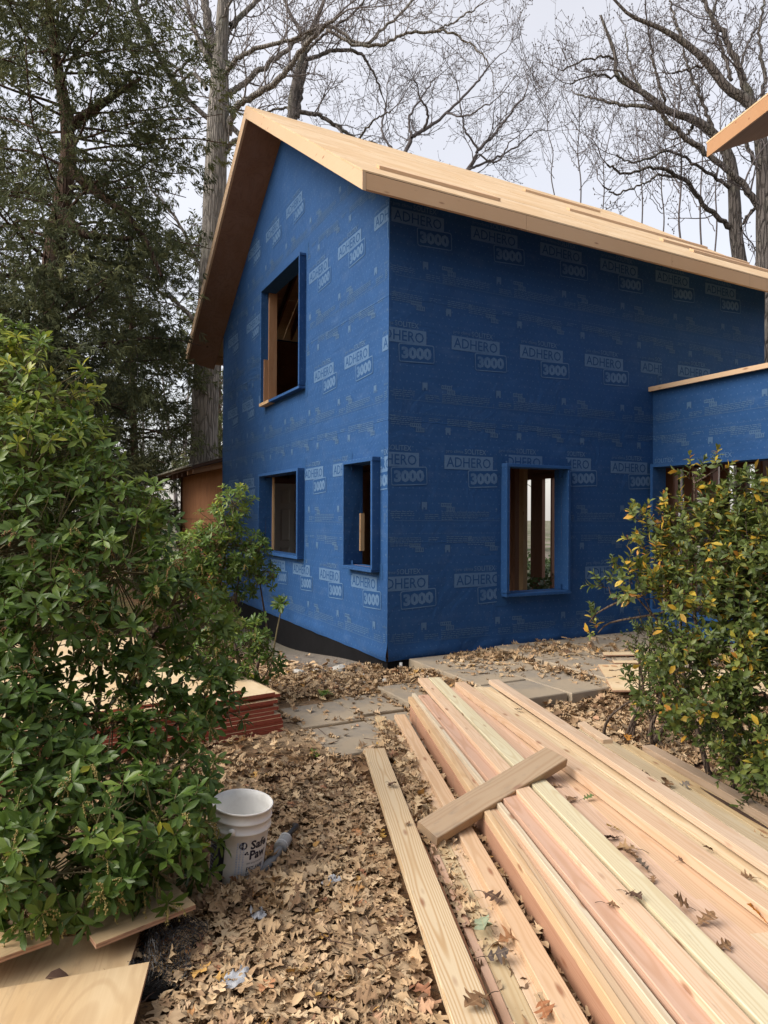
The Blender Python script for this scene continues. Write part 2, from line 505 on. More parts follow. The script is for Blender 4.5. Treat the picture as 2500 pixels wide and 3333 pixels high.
def mat_ground():
    t = NT('leaf covered soil')
    co = t.co()
    x, y, z = t.sep(co)
    v = t.voro(co, 9.0, 'Color')
    vv = t.sep(v)
    big = t.noise(co, 0.5, 4)
    fine = t.noise(co, 30, 5, 0.7)
    leaf = t.ramp(vv[0], [(0.0, (0.10, 0.055, 0.028)), (0.35, (0.20, 0.115, 0.055)), (0.7, (0.27, 0.165, 0.085)), (1.0, (0.14, 0.072, 0.045))])
    soil = t.mix(fine, (0.030, 0.021, 0.014), (0.085, 0.058, 0.038))
    sand = t.mix(fine, (0.30, 0.215, 0.13), (0.46, 0.345, 0.225))
    # sand and sawdust trodden round the path in front of the red sheets
    d = t.math('SQRT', t.math('ADD', t.math('POWER', t.math('SUBTRACT', x, -0.45), 2.0), t.math('POWER', t.math('MULTIPLY', t.math('SUBTRACT', y, 5.75), 1.2), 2.0)))
    sm = t.mapr(t.math('ADD', d, t.math('MULTIPLY', t.noise(co, 2.5, 5, 0.7), 0.8)), 0.85, 1.35, 0.95, 0.0)
    # grey rubble fill along the foundation
    gx = t.math('SUBTRACT', t.math('MULTIPLY', t.math('SUBTRACT', x, HOX), _c), t.math('MULTIPLY', t.math('SUBTRACT', HOY, y), _s))
    gv = t.mapr(t.math('ADD', gx, t.math('MULTIPLY', t.noise(co, 3, 4), 0.5)), -0.75, -0.25, 0.0, 1.0)
    gv = t.math('MULTIPLY', gv, t.math('GREATER_THAN', y, 7.6))
    far = t.mapr(y, 9.0, 16.0, 0.0, 1.0)
    c = t.mix(t.mapr(fine, 0.36, 0.52), soil, leaf)
    c = t.mix(sm, c, sand)
    c = t.mix(t.math('MULTIPLY', gv, 0.8), c, t.mix(fine, (0.15, 0.135, 0.115), (0.27, 0.25, 0.22)))
    green = t.mix(fine, (0.035, 0.060, 0.018), (0.08, 0.11, 0.035))
    c = t.mix(t.math('MULTIPLY', far, t.mapr(big, 0.42, 0.6)), c, green)
    t.set('Base Color', c); t.set('Roughness', 0.95); t.set('Specular IOR Level', 0.1)
    t.bump(t.math('ADD', t.math('MULTIPLY', t.voro(co, 9.0), 0.6), fine), 0.7, 0.03)
    return t.mat
M['ground'] = mat_ground()

def build_ground():
    xs = np.concatenate([[-300, -120, -60, -30, -18], np.arange(-12, 16.01, 0.25), [20, 30, 60, 120, 300]])
    ys = np.concatenate([[-120, -50, -20, -8, -3], np.arange(-1, 22.01, 0.25), [26, 34, 50, 90, 160, 400]])
    vs = np.array([[x, y, ground_z(x, y)] for y in ys for x in xs])
    nx = len(xs)
    idx = np.arange(len(vs)).reshape(len(ys), nx)
    f = np.stack([idx[:-1, :-1], idx[:-1, 1:], idx[1:, 1:], idx[1:, :-1]], -1).reshape(-1, 4)
    o = link(bpy.data.objects.new('ground', np_mesh('ground', vs, f, M['ground'], smooth=True)))
    tag(o, 'brown leaf strewn soil of the building site running back to the woods', kind='structure')
    return o
ground = build_ground()

# ------------------------------------------------------------------ bluestone patio and path (stones are parts)
def mat_stone():
    t = NT('bluestone')
    co = t.co('Object'); oi = t.obinfo()
    n = t.noise(co, 3.0, 6, 0.65); f = t.noise(co, 60, 4, 0.7)
    c = t.mix(n, (0.15, 0.142, 0.128), (0.24, 0.22, 0.19))
    c = t.mix(t.math('MULTIPLY', oi.outputs['Random'], 0.5), c, (0.17, 0.155, 0.135))
    c = t.mix(t.mapr(f, 0.45, 0.75, 0, 0.5), c, (0.24, 0.225, 0.20))
    s = t.noise(co, 1.4, 5, 0.7)
    dk = t.noise(co, 7.0, 5, 0.7)
    c = t.mix(t.mapr(dk, 0.5, 0.72, 0, 0.6), c, (0.075, 0.062, 0.05))
    c = t.mix(t.mapr(s, 0.36, 0.56, 0.25, 0.95), c, (0.33, 0.265, 0.185))
    t.set('Base Color', c); t.set('Roughness', 0.75)
    t.bump(t.math('ADD', n, t.math('MULTIPLY', f, 0.3)), 0.4, 0.02)
    return t.mat
M['stone'] = mat_stone()
patio = empty('patio', (HOX, HOY, HOZ), HROT)
tag(patio, 'grey bluestone patio and path in front of the blue house', kind='structure')
def stone(x0, x1, y0, y1, top, th=0.05, g=0.012):
    x0 += g; x1 -= g; y0 += g; y1 -= g
    mb = MB(); j = lambda: random.uniform(-0.012, 0.012)
    p = [(x0 + j(), y0 + j()), (x1 + j(), y0 + j()), (x1 + j(), y1 + j()), (x0 + j(), y1 + j())]
    cx = sum(q[0] for q in p) / 4; cy = sum(q[1] for q in p) / 4
    b = 0.010
    tilt = random.uniform(-0.004, 0.004)
    lo = [(q[0] - cx, q[1] - cy, -th) for q in p]
    mid = [(q[0] - cx, q[1] - cy, -b + tilt) for q in p]
    up = [((q[0] - cx) * 0.985, (q[1] - cy) * 0.985, tilt) for q in p]
    mb.hexa(lo + mid, 0)
    mb.f.pop(1); mb.m.pop(1)
    n = len(mb.v); mb.v.extend(up)
    for k in range(4): mb.f.append((4 + k, 4 + (k + 1) % 4, n + (k + 1) % 4, n + k)); mb.m.append(0)
    mb.f.append((n, n + 1, n + 2, n + 3)); mb.m.append(0)
    o = mb.build('paving_stone', M['stone'], patio)
    o.location = (cx, cy, top)
# first terrace, second terrace one step higher, and the path in front
for (x0, x1) in ((0.25, 0.83), (0.83, 1.42)):
    ys = [-1.98, -1.42, -0.75, -0.03] if x0 < 0.5 else [-2.02, -1.10, -0.03]
    for a, b in zip(ys[:-1], ys[1:]): stone(x0, x1, a, b, 0.022, 0.10)
for (x0, x1) in ((1.42, 2.2), (2.2, 3.1), (3.1, 4.15)):
    ys = [-1.9, -0.95, -0.03] if x0 < 2.5 else [-1.75, -0.9, -0.03]
    for a, b in zip(ys[:-1], ys[1:]): stone(x0, x1, a, b, 0.062, 0.12)
for (x0, x1, ys) in ((-1.55, -0.98, [-2.15, -1.45, -0.80]), (-0.98, -0.48, [-2.3, -1.70, -1.31, -0.70]), (-0.48, 0.23, [-2.25, -1.31, -0.66])):
    for a, b in zip(ys[:-1], ys[1:]):
        w = h2w((x0 + x1) / 2, (a + b) / 2)
        stone(x0, x1, a, b, ground_z(w.x, w.y) + 0.016 - HOZ, 0.06)

# ------------------------------------------------------------------ the house under construction
house = empty('house', (HOX, HOY, HOZ), HROT)
tag(house, 'two storey house under construction wrapped in blue printed membrane with bare plywood roof', 'house')
W, L = 7.424, 6.737
RY, RZ = 3.712, 8.09                    # ridge
SF, SB = 0.692, 0.644                   # front and back slope (rise per run)
EY0, EY1 = -0.553, 8.272                # eave edges
GX0, GX1 = -0.606, 7.34                 # rake edges
def roof_top(y): return RZ - SF * (RY - y) if y < RY else RZ - SB * (y - RY)
TV = 0.205                              # depth of the rake boards
def wall_top(y): return roof_top(y) - 0.20

UW = (2.595, 4.512, 3.494, 5.488)       # gable windows: outer edges of the bucks (y0, y1, z0, z1)
LW = (2.614, 4.561, 0.997, 2.338)
RW = (0.183, 1.015, 0.986, 2.312)
EW = (1.575, 2.607, 0.6485, 2.290)      # eave wall window (x0, x1, z0, z1)
BUCK = 0.109; BT = 0.045

def hem(u, z, seed):
    """outward puff of the loose lower hem"""
    k = smooth01(0.20, 0.03, z) * (0.45 + 0.55 * smooth01(-0.02, 0.06, z))
    return k * (0.014 + 0.022 * math.sin(u * 5.1 + seed) * math.sin(u * 2.3 + 1.3 * seed) + 0.010 * math.sin(u * 13 + seed))

def wall_mesh(name, u_rng, z_rng, holes, place, top=None, step=0.11, mats=None, bottom=None, seed=0.0, thick=0.02, inward=1):
    us = set(np.round(np.arange(u_rng[0], u_rng[1] + 1e-6, step), 4).tolist() + [u_rng[1]])
    zs = set(np.round(np.arange(z_rng[0], z_rng[1] + 1e-6, step), 4).tolist() + [z_rng[1]] + [z_rng[0] + k for k in (0.03, 0.06, 0.1, 0.15)])
    for h in holes:
        us |= {h[0], h[1]}; zs |= {h[2], h[3]}
    def uniq(q):
        q = sorted(q); r = [q[0]]
        for k in q[1:]:
            if k - r[-1] > 1e-3: r.append(k)
        return r
    us, zs = uniq(us), uniq(zs)
    mb = MB()
    cache = {}
    def vert(u, z):
        zz = z
        if top is not None: zz = min(zz, top(u))
        key = (round(u, 4), round(zz, 4))
        if key not in cache:
            out = hem(u, zz - (bottom(u) if bottom else 0.0), seed)
            zb = zz + (bottom(u) if bottom and z <= z_rng[0] + 1e-6 else 0)
            cache[key] = len(mb.v)
            mb.v.append(place(u, zb, out))
        return cache[key]
    for i in range(len(us) - 1):
        for k in range(len(zs) - 1):
            um, zm = (us[i] + us[i + 1]) / 2, (zs[k] + zs[k + 1]) / 2
            if any(h[0] < um < h[1] and h[2] < zm < h[3] for h in holes): continue
            q = [vert(us[i], zs[k]), vert(us[i + 1], zs[k]), vert(us[i + 1], zs[k + 1]), vert(us[i], zs[k + 1])]
            r = []
            for a in q:
                if a not in r: r.append(a)
            if len(r) >= 3:
                mb.f.append(tuple(r)); mb.m.append(0)
    return mb

def shrink(h, d=BT): return (h[0] + d, h[1] - d, h[2] + d, h[3] - d)
gh = [shrink(UW), shrink(LW), shrink(RW)]
mb = wall_mesh('gable_wall', (0, W), (0.0, 7.9), gh, lambda u, z, o: (-o, u, z), top=wall_top, seed=0.4)
gable = mb.build('gable_wall', M['blue'], house, smooth=True)
eh = [shrink(EW), (4.42, 6.55, 0.10, 2.60)]
def eave_bottom(u): return 0.02 * min(1, u / 1.0) + 0.012 * max(0, u - 1)
mb = wall_mesh('eave_wall', (0, L), (0.0, 5.32), eh, lambda u, z, o: (u, -o, z), bottom=eave_bottom, seed=2.1)
eave = mb.build('eave_wall', M['blue'], house, smooth=True)
# sheathing behind the membrane
def sheath(name, u_rng, z_rng, holes, place, top=None):
    m = wall_mesh(name, u_rng, z_rng, holes, place, top=top, step=1.22)
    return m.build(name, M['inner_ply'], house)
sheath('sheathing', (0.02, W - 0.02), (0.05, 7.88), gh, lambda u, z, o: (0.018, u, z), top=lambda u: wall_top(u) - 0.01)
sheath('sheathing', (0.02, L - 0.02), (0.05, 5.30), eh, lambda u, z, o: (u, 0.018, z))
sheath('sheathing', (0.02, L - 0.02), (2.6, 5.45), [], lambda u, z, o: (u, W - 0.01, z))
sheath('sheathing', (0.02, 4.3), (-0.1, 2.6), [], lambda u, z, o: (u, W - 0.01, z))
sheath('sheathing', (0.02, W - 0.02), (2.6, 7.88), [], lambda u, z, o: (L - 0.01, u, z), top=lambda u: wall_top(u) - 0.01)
# far ends seen as blue corners from a step aside
mb = MB(); mb.poly([(L, 0, 2.6), (L, W, 2.6), (L, W, wall_top(W)), (L, RY, wall_top(RY)), (L, 0, wall_top(0))]); mb.build('end_wall', M['blue'], house)
mb = MB(); mb.poly([(L, W, 2.6), (4.3, W, 2.6), (4.3, W, -0.1), (0, W, -0.1), (0, W, 5.48), (L, W, 5.48)]); mb.build('rear_wall', M['blue'], house)
# foundation
mb = MB(); mb.box(0.006, L - 0.01, 0.006, W - 0.006, -0.75, -0.004); mb.f.pop(1); mb.m.pop(1)
mb.build('foundation', M['foundation'], house)
mb = MB(); mb.box(0.03, L - 0.05, 0.03, W - 0.03, -0.03, 0.02); mb.build('ground_floor', M['inner_ply'], house)
mb = MB(); mb.box(0.17, L - 0.17, 0.17, W - 0.17, 2.86, 2.885); mb.build('upper_floor', M['inner_ply'], house)
def part_box(name, mt, *b, parent=None):
    m = MB(); m.box(*b); return m.build(name, mt, parent or house)
for k in range(16):
    x = 0.25 + k * 0.405
    part_box('joist', M['stud'], x, x + 0.038, 0.16, W - 0.16, 2.62, 2.858)
# studs: gable wall, eave wall, partition and the open end wall
def studs_y(x, ys, z0, z1, d=0.14, holes=(), mt='stud'):
    for y in ys:
        if any(h[0] - 0.05 < y < h[1] + 0.01 for h in holes): continue
        top = z1(y) if callable(z1) else z1
        part_box('stud', M[mt], x, x + d, y, y + 0.038, z0, top)
def studs_x(y, xs, z0, z1, d=0.14, holes=(), mt='stud'):
    for x in xs:
        if any(h[0] - 0.05 < x < h[1] + 0.01 for h in holes): continue
        part_box('stud', M[mt], x, x + 0.038, y, y + d, z0, z1)
ys_all = [0.17 + 0.406 * k for k in range(18)]
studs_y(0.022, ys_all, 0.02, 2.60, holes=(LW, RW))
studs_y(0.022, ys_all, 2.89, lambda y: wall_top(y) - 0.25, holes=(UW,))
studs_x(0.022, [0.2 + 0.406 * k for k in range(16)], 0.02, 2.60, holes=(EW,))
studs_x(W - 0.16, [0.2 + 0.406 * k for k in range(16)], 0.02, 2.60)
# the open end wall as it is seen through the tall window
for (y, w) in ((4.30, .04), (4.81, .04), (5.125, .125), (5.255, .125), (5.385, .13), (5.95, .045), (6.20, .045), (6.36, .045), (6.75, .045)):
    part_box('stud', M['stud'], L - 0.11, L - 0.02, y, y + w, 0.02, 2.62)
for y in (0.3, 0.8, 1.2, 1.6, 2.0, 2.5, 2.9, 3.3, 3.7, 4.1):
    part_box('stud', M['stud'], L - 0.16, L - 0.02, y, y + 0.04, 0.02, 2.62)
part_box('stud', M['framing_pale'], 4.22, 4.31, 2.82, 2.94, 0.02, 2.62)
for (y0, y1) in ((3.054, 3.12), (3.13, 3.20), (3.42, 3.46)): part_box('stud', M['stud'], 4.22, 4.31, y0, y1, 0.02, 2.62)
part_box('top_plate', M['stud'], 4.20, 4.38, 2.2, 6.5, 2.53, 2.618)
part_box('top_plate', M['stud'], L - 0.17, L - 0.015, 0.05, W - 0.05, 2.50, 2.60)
part_box('sill_plate', M['stud'], L - 0.17, L - 0.015, 0.05, W - 0.05, 0.02, 0.10)
# a room partition, dark and unfinished, behind the small gable window
# the white six panel door standing inside
dr = part_box('door', M['white_door'], 1.03, 1.86, 7.16, 7.20, 0.30, 2.33)
for (a, b) in ((0.155, 0.37), (0.46, 0.675)):
    for (z0, z1) in ((0.50, 0.98), (1.10, 1.78), (1.90, 2.20)):
        m = MB()
        x0, x1 = 1.03 + a, 1.03 + b
        y = 7.16; e = 0.03
        o1 = [(x0, y - 0.001, z0), (x1, y - 0.001, z0), (x1, y - 0.001, z1), (x0, y - 0.001, z1)]
        o2 = [(x0 + e, y - 0.014, z0 + e), (x1 - e, y - 0.014, z0 + e), (x1 - e, y - 0.014, z1 - e), (x0 + e, y - 0.014, z1 - e)]
        for k in range(4): m.poly([o1[k], o1[(k + 1) % 4], o2[(k + 1) % 4], o2[k]])
        m.poly(o2)
        m.build('door_panel', M['white_door'], dr)
part_box('door_jamb', M['stud'], 0.93, 1.02, 7.12, 7.24, 0.02, 2.50)
part_box('door_jamb', M['stud'], 1.87, 1.96, 7.12, 7.24, 0.02, 2.50)
part_box('door_head', M['stud'], 1.02, 1.87, 7.13, 7.23, 2.345, 2.44)

# window bucks: four boards wrapped in membrane, standing proud of the wall
def buck(h, axis, parts=('left', 'right', 'top', 'bottom')):
    a0, a1, z0, z1 = h
    t = BT; o, i = -BUCK, 0.155
    root = None
    def bx(a, b, c, d, nm, par, mt='blue', o=o, i=i):
        m = MB()
        if axis == 'Y': m.box(o, i, a, b, c, d)
        else: m.box(a, b, o, i, c, d)
        # tiny sag so that wrapped edges are not ruler straight
        vv = []
        for (x, y, z) in m.v:
            vv.append((x + random.uniform(-.007, .007), y + random.uniform(-.007, .007), z + random.uniform(-.006, .006)))
        m.v = vv
        ob = m.build(nm, M[mt], par)
        bv = ob.modifiers.new('soft', 'BEVEL'); bv.width = 0.006; bv.segments = 2
        return ob
    root = bx(a0, a1, z0, z0 + t, 'window_frame', house)
    bx(a0, a0 + t, z0 + t, z1 - t, 'jamb', root)
    bx(a1 - t, a1, z0 + t, z1 - t, 'jamb', root)
    bx(a0, a1, z1 - t, z1, 'head', root)
    return root
bu = buck(UW, 'Y'); bl = buck(LW, 'Y'); br = buck(RW, 'Y'); be = buck(EW, 'X')
M['bare_wood'] = mat_lumber('bare jamb', False, (0.34, 0.20, 0.115), 0.3, along='Z')
# flashing patches lapped round the window corners
def patch(root, axis, u, z, w, h):
    m = MB(); n_ = 5; base = []
    for i in range(n_ + 1):
        for j in range(n_ + 1):
            a, b = u + w * (i / n_ - .5) + random.uniform(-.004, .004), z + h * (j / n_ - .5) + random.uniform(-.004, .004)
            o = 0.0028 + random.uniform(0, .0022)
            m.v.append((-o, a, b) if axis == 'Y' else (a, -o, b))
    for i in range(n_):
        for j in range(n_):
            k = i * (n_ + 1) + j; q = (k, k + n_ + 1, k + n_ + 2, k + 1)
            m.f.append(q if axis == 'X' else q[::-1]); m.m.append(0)
    m.build('flashing_patch', M['tape'], root, True)
for h_, ax_, rt_w in ((LW, 'Y', bl), (RW, 'Y', br), (UW, 'Y', bu), (EW, 'X', be)):
    for (u_, z_) in ((h_[0], h_[2]), (h_[1], h_[2]), (h_[0], h_[3]), (h_[1], h_[3])):
        patch(rt_w, ax_, u_ + random.uniform(-.02, .02), z_ + random.uniform(-.02, .02), random.uniform(.13, .19), random.uniform(.16, .26))
# bare wood showing where the wrap is torn on the upper window, and a jack stud leaning there
m = MB(); m.box(-BUCK - 0.004, 0.10, UW[1] - 0.50, UW[1] + 0.003, UW[2] - 0.003, UW[2] + BT + 0.003); m.build('bare_sill', M['framing_pale'], bu)
m = MB(); m.box(0.03, 0.17, UW[1] - 0.085, UW[1] - BT + 0.002, UW[2] + BT, UW[3] - BT); m.build('bare_jamb', M['bare_wood'], bu)
m = MB(); m.box(-0.05, 0.03, UW[1] - 0.075, UW[1] - BT + 0.002, UW[2] + BT, UW[2] + 0.80); m.build('bare_jamb', M['bare_wood'], bu)
m = MB(); m.box(0.11, 0.165, RW[1] - 0.075, RW[1] - BT + 0.002, RW[2] + 0.21, RW[2] + 0.68); m.build('bare_jamb', M['framing_pale'], br)
m = MB(); m.box(0.13, 0.168, LW[1] - 0.065, LW[1] - BT + 0.002, LW[2] + BT, LW[3] - BT); m.build('bare_jamb', M['framing_pale'], bl)

# ---- roof: sheathing panels, rake and eave boards, soffits, toe boards
def slope_panel(x0, x1, y0, y1, name, mt, top_off=0.0, th=0.018, par=None):
    m = MB()
    z = lambda y: roof_top(y) + top_off
    m.hexa([(x0, y0, z(y0) - th), (x1, y0, z(y0) - th), (x1, y1, z(y1) - th), (x0, y1, z(y1) - th),
            (x0, y0, z(y0)), (x1, y0, z(y0)), (x1, y1, z(y1)), (x0, y1, z(y1))])
    cx, cy = (x0 + x1) / 2, (y0 + y1) / 2
    m.v = [(a - cx, b - cy, c_ - z(cy)) for a, b, c_ in m.v]
    o = m.build(name, mt, par or house); o.location = (cx, cy, z(cy))
    return o
rows = [EY0, EY0 + 1.0, EY0 + 2.0, EY0 + 3.0, EY0 + 4.0, RY]
for r in range(len(rows) - 1):
    x = GX0 - (0.0 if r % 2 else 1.22) ; g = 0.010
    while x < GX1 - 0.05:
        a, b = max(x, GX0), min(x + 2.44, GX1)
        slope_panel(a + g / 2, b - g / 2, rows[r] + g / 2, rows[r + 1] - g / 2, 'roof_panel', M['roof_ply'], random.uniform(-0.0015, 0.0015))
        x += 2.44
rowsb = [RY, RY + 1.0, RY + 2.0, RY + 3.0, RY + 4.0, EY1]
for r in range(len(rowsb) - 1):
    for k in range(4):
        a, b = GX0 + k * 1.9865, GX0 + (k + 1) * 1.9865
        slope_panel(a + .003, b - .003, rowsb[r] + .003, rowsb[r + 1] - .003, 'roof_panel', M['roof_ply'])
# rake boards (plumb, following the slope) and their thickness
def rake(y0, y1, x, name='rake_board'):
    m = MB(); t = 0.038
    zt = lambda y: roof_top(y) - 0.019
    m.hexa([(x, y0, zt(y0) - TV + .019), (x + t, y0, zt(y0) - TV + .019), (x + t, y1, zt(y1) - TV + .019), (x, y1, zt(y1) - TV + .019),
            (x, y0, zt(y0)), (x + t, y0, zt(y0)), (x + t, y1, zt(y1)), (x, y1, zt(y1))])
    o = m.build(name, M['trim_rake'], house); return o
rake(EY0, RY - 0.002, GX0 + 0.004); rake(RY + 0.002, EY1, GX0 + 0.004)
rake(EY0, RY - 0.002, GX1 - 0.042); rake(RY + 0.002, EY1, GX1 - 0.042)
# eave fascia boards in three lengths
fz = roof_top(EY0) - 0.020
for (a, b) in ((GX0 + 0.046, 1.50), (1.504, 3.94), (3.944, GX1 - 0.046)):
    m = MB(); m.box(a, b, EY0 + 0.003, EY0 + 0.041, fz - 0.168 + random.uniform(-.002, .002), fz)
    m.build('fascia_board', M['trim_x'], house)
bz = roof_top(EY1) - 0.02
part_box('fascia_board', M['trim_x'], GX0 + .046, GX1 - .046, EY1 - .041, EY1 - .003, bz - .17, bz)
# rake soffits: plywood strips under the overhang, tilted with the roof, in sheets
def soffit_strip(y0, y1, d1=0.325):
    m = MB(); t = 0.012
    d0 = 0.205                       # lower towards the wall than at the rake board
    xa, xb = GX0 + 0.043, -0.002
    za = lambda y: roof_top(y) - d0; zb = lambda y: roof_top(y) - d1
    m.hexa([(xa, y0, za(y0) - t), (xb, y0, zb(y0) - t), (xb, y1, zb(y1) - t), (xa, y1, za(y1) - t),
            (xa, y0, za(y0)), (xb, y0, zb(y0)), (xb, y1, zb(y1)), (xa, y1, za(y1))])
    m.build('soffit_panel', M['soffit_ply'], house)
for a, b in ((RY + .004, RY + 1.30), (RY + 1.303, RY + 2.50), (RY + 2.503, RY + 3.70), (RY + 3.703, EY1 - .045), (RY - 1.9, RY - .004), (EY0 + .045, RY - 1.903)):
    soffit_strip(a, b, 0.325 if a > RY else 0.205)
part_box('soffit_trim', M['trim_rake'], -0.030, -0.004, RY + 0.02, RY + 0.04, 7.70, 7.72)
# rafters seen from the rooms
for k in range(17):
    x = 0.25 + k * 0.405
    for y0, y1 in ((0.05, RY - 0.02), (RY + 0.02, W - 0.05)):
        m = MB(); z = lambda y: roof_top(y) - 0.022
        m.hexa([(x, y0, z(y0) - .22), (x + .038, y0, z(y0) - .22), (x + .038, y1, z(y1) - .22), (x, y1, z(y1) - .22),
                (x, y0, z(y0)), (x + .038, y0, z(y0)), (x + .038, y1, z(y1)), (x, y1, z(y1))])
        m.build('rafter', M['stud'], house)
    if k % 2 == 0: part_box('collar_tie', M['stud'], x + .04, x + .078, 1.9, 5.6, 6.45, 6.64)
part_box('fascia_board', M['trim_rake'], GX0 + .046, -0.004, EY1 - .041, EY1 - .003, bz - .21, bz - .172)
# toe boards nailed to the roof
def toe(p0, p1):
    m = MB()
    (xa, ya), (xb, yb) = p0, p1
    t, h = 0.075, 0.040
    n = [(xa, ya), (xb, yb), (xb, yb + t), (xa, ya + t)]
    z = lambda y: roof_top(y) + 0.003
    m.hexa([(x, y, z(y)) for x, y in n] + [(x, y, z(y) + h) for x, y in n])
    m.build('toe_board', M['trim_x'], house)
toe((-0.20, -0.14), (1.48, -0.09)); toe((4.02, 2.55), (5.83, 2.60)); toe((3.83, 1.25), (7.15, 1.33))
toe((5.05, 0.52), (7.25, 0.60)); toe((5.29, 0.17), (7.3, 0.23))

# ---- low wing projecting towards the viewer on the right
WX = 4.225
WH = (-3.30, -0.048, 0.32, 2.378)
mb = wall_mesh('wing_wall', (-4.6, 0.0), (0.06, 3.43), [shrink(WH)], lambda u, z, o: (WX - o, u, z), seed=4.4)
wing = mb.build('wing_wall', M['blue'], house, smooth=True)
wb = None
def bx2(nm, x0, x1, y0, y1, z0, z1, par, mt='blue'):
    m = MB(); m.box(x0, x1, y0, y1, z0, z1); return m.build(nm, M[mt], par)
wb = bx2('window_frame', WX - BUCK, WX + .155, WH[0], WH[1], WH[2], WH[2] + BT, house)
bx2('jamb', WX - BUCK, WX + .155, WH[0], WH[0] + BT, WH[2] + BT, WH[3] - BT, wb)
bx2('jamb', WX - BUCK, WX + .155, WH[1] - BT, WH[1], WH[2] + BT, WH[3] - BT, wb)
bx2('head', WX - BUCK, WX + .155, WH[0], WH[1], WH[3] - BT, WH[3], wb)
bx2('bare_jamb', WX + .10, WX + .16, WH[1] - BT - .03, WH[1] - BT + .002, WH[2] + BT, WH[2] + 1.35, wb, 'framing_pale')
sheath('sheathing', (-4.6, 0.0), (0.06, 3.4), [shrink(WH)], lambda u, z, o: (WX + 0.018, u, z))
m = MB(); m.box(WX - 0.05, L + 0.2, -4.7, -0.02, 3.425, 3.462); m.build('wing_roof_deck', M['pale_ply'], house)
m = MB(); m.box(WX - 0.09, WX - 0.052, -4.7, 0.05, 3.405, 3.466); m.build('wing_roof_edge', M['trim_rake'], house)
part_box('ground_floor', M['inner_ply'], WX + .03, L, -4.6, -0.03, 0.0, 0.05)
for y in (-0.12, -0.52, -0.66, -0.94, -1.05, -1.45, -1.9, -2.3, -2.7, -3.1):
    part_box('stud', M['stud'], L - .15, L - .01, y - .04, y, 0.05, 3.2)
for y in (-0.70, -0.78, -1.10, -1.5, -1.9, -2.3, -2.7, -3.1):
    part_box('stud', M['stud'], 5.45, 5.58, y - .04, y, 0.05, 3.2)
for k in range(11):
    part_box('joist', M['stud'], WX + .03, L, -0.25 - k * 0.405, -0.212 - k * 0.405, 3.18, 3.42)
part_box('partition', M['inner_ply'], 5.60, 5.63, -4.5, -1.30, 0.05, 3.17)

# ---- print on the membrane
def text_mesh(body, size, bold=0.0, sx=1.0, mt=None, shear=0.0):
    cu = bpy.data.curves.new('txt', 'FONT'); cu.body = body; cu.size = size; cu.offset = bold
    cu.resolution_u = 2; cu.shear = shear
    ob = bpy.data.objects.new('txt', cu); COL.objects.link(ob)
    dg = bpy.context.evaluated_depsgraph_get()
    me = bpy.data.meshes.new_from_object(ob.evaluated_get(dg))
    bpy.data.objects.remove(ob); bpy.data.curves.remove(cu)
    v = np.array([q.co[:2] for q in me.vertices]); v[:, 0] *= sx
    f = [tuple(p.vertices) for p in me.polygons]
    bpy.data.meshes.remove(me)
    v[:, 0] -= v[:, 0].min()
    return v, f

def put_text(mb, body, size, x, y, z, m, bold=0.0, sx=1.0, width=None, height=None, rot=0.0, about=None, map3=None):
    v, f = text_mesh(body, size, bold, sx)
    if width: v[:, 0] *= width / v[:, 0].max()
    if height:
        v[:, 1] -= v[:, 1].min(); v[:, 1] *= height / v[:, 1].max()
    n = len(mb.v)
    for a, b in v:
        mb.v.append((a + x, b + y, z))
    for q in f: mb.f.append(tuple(n + k for k in q)); mb.m.append(m)

def logo_mb():
    """origin: lower left corner of the upper box; x to the right, y up, z out of the wall"""
    mb = MB()
    put_text(mb, 'pro clima', 0.06, 0.022, 0.182, 0.0, 0, width=0.245, height=0.052)
    mb2 = len(mb.v)
    put_text(mb, 'SOLITEX', 0.08, 0.285, 0.187, 0.0, 0, bold=0.001, width=0.315, height=0.062)
    put_text(mb, '\u00ae', 0.03, 0.606, 0.225, 0.0, 0, width=0.02, height=0.02)
    w, h = 0.70, 0.168
    mb.poly([(0, 0, 0), (w, 0.004, 0), (w, h, 0), (0, h - 0.004, 0)], 0)
    put_text(mb, 'ADHERO', 0.15, 0.03, 0.026, 0.0012, 1, bold=0.0005, width=0.635, height=0.118)
    # tilted box with 3000
    bx, by, bw, bh = 0.335, -0.205, 0.475, 0.212
    n0 = len(mb.v)
    def rrect(x0, y0, x1, y1, r, k=5):
        pts = []
        for cx, cy, a0 in ((x1 - r, y0 + r, -90), (x1 - r, y1 - r, 0), (x0 + r, y1 - r, 90), (x0 + r, y0 + r, 180)):
            for i in range(k + 1):
                a = R(a0 + 90 * i / k); pts.append((cx + r * math.cos(a), cy + r * math.sin(a)))
        return pts
    o1 = rrect(bx, by, bx + bw, by + bh, 0.026); o2 = rrect(bx + .012, by + .012, bx + bw - .012, by + bh - .012, 0.018)
    mb.poly([(a, b, 0.0012) for a, b in o2], 1)
    n = len(o1)
    for k in range(n):
        a, b = o1[k], o1[(k + 1) % n]; c, d = o2[(k + 1) % n], o2[k]
        mb.poly([(*a, 0.0016), (*b, 0.0016), (*c, 0.0016), (*d, 0.0016)], 0)
    put_text(mb, '3000', 0.18, bx + .036, by + .036, 0.0022, 0, bold=0.010, width=bw - .075, height=bh - .072)
    a = R(2.6); cx, cy = bx + bw / 2, by + bh / 2
    for i in range(n0, len(mb.v)):
        x, y, z = mb.v[i]; dx, dy = x - cx, y - cy
        mb.v[i] = (cx + dx * math.cos(a) - dy * math.sin(a), cy + dx * math.sin(a) + dy * math.cos(a), z)
    return mb
LOGO = logo_mb()
LOGO_MESH = LOGO.mesh('logo', [M['print'], M['blue_plain']])
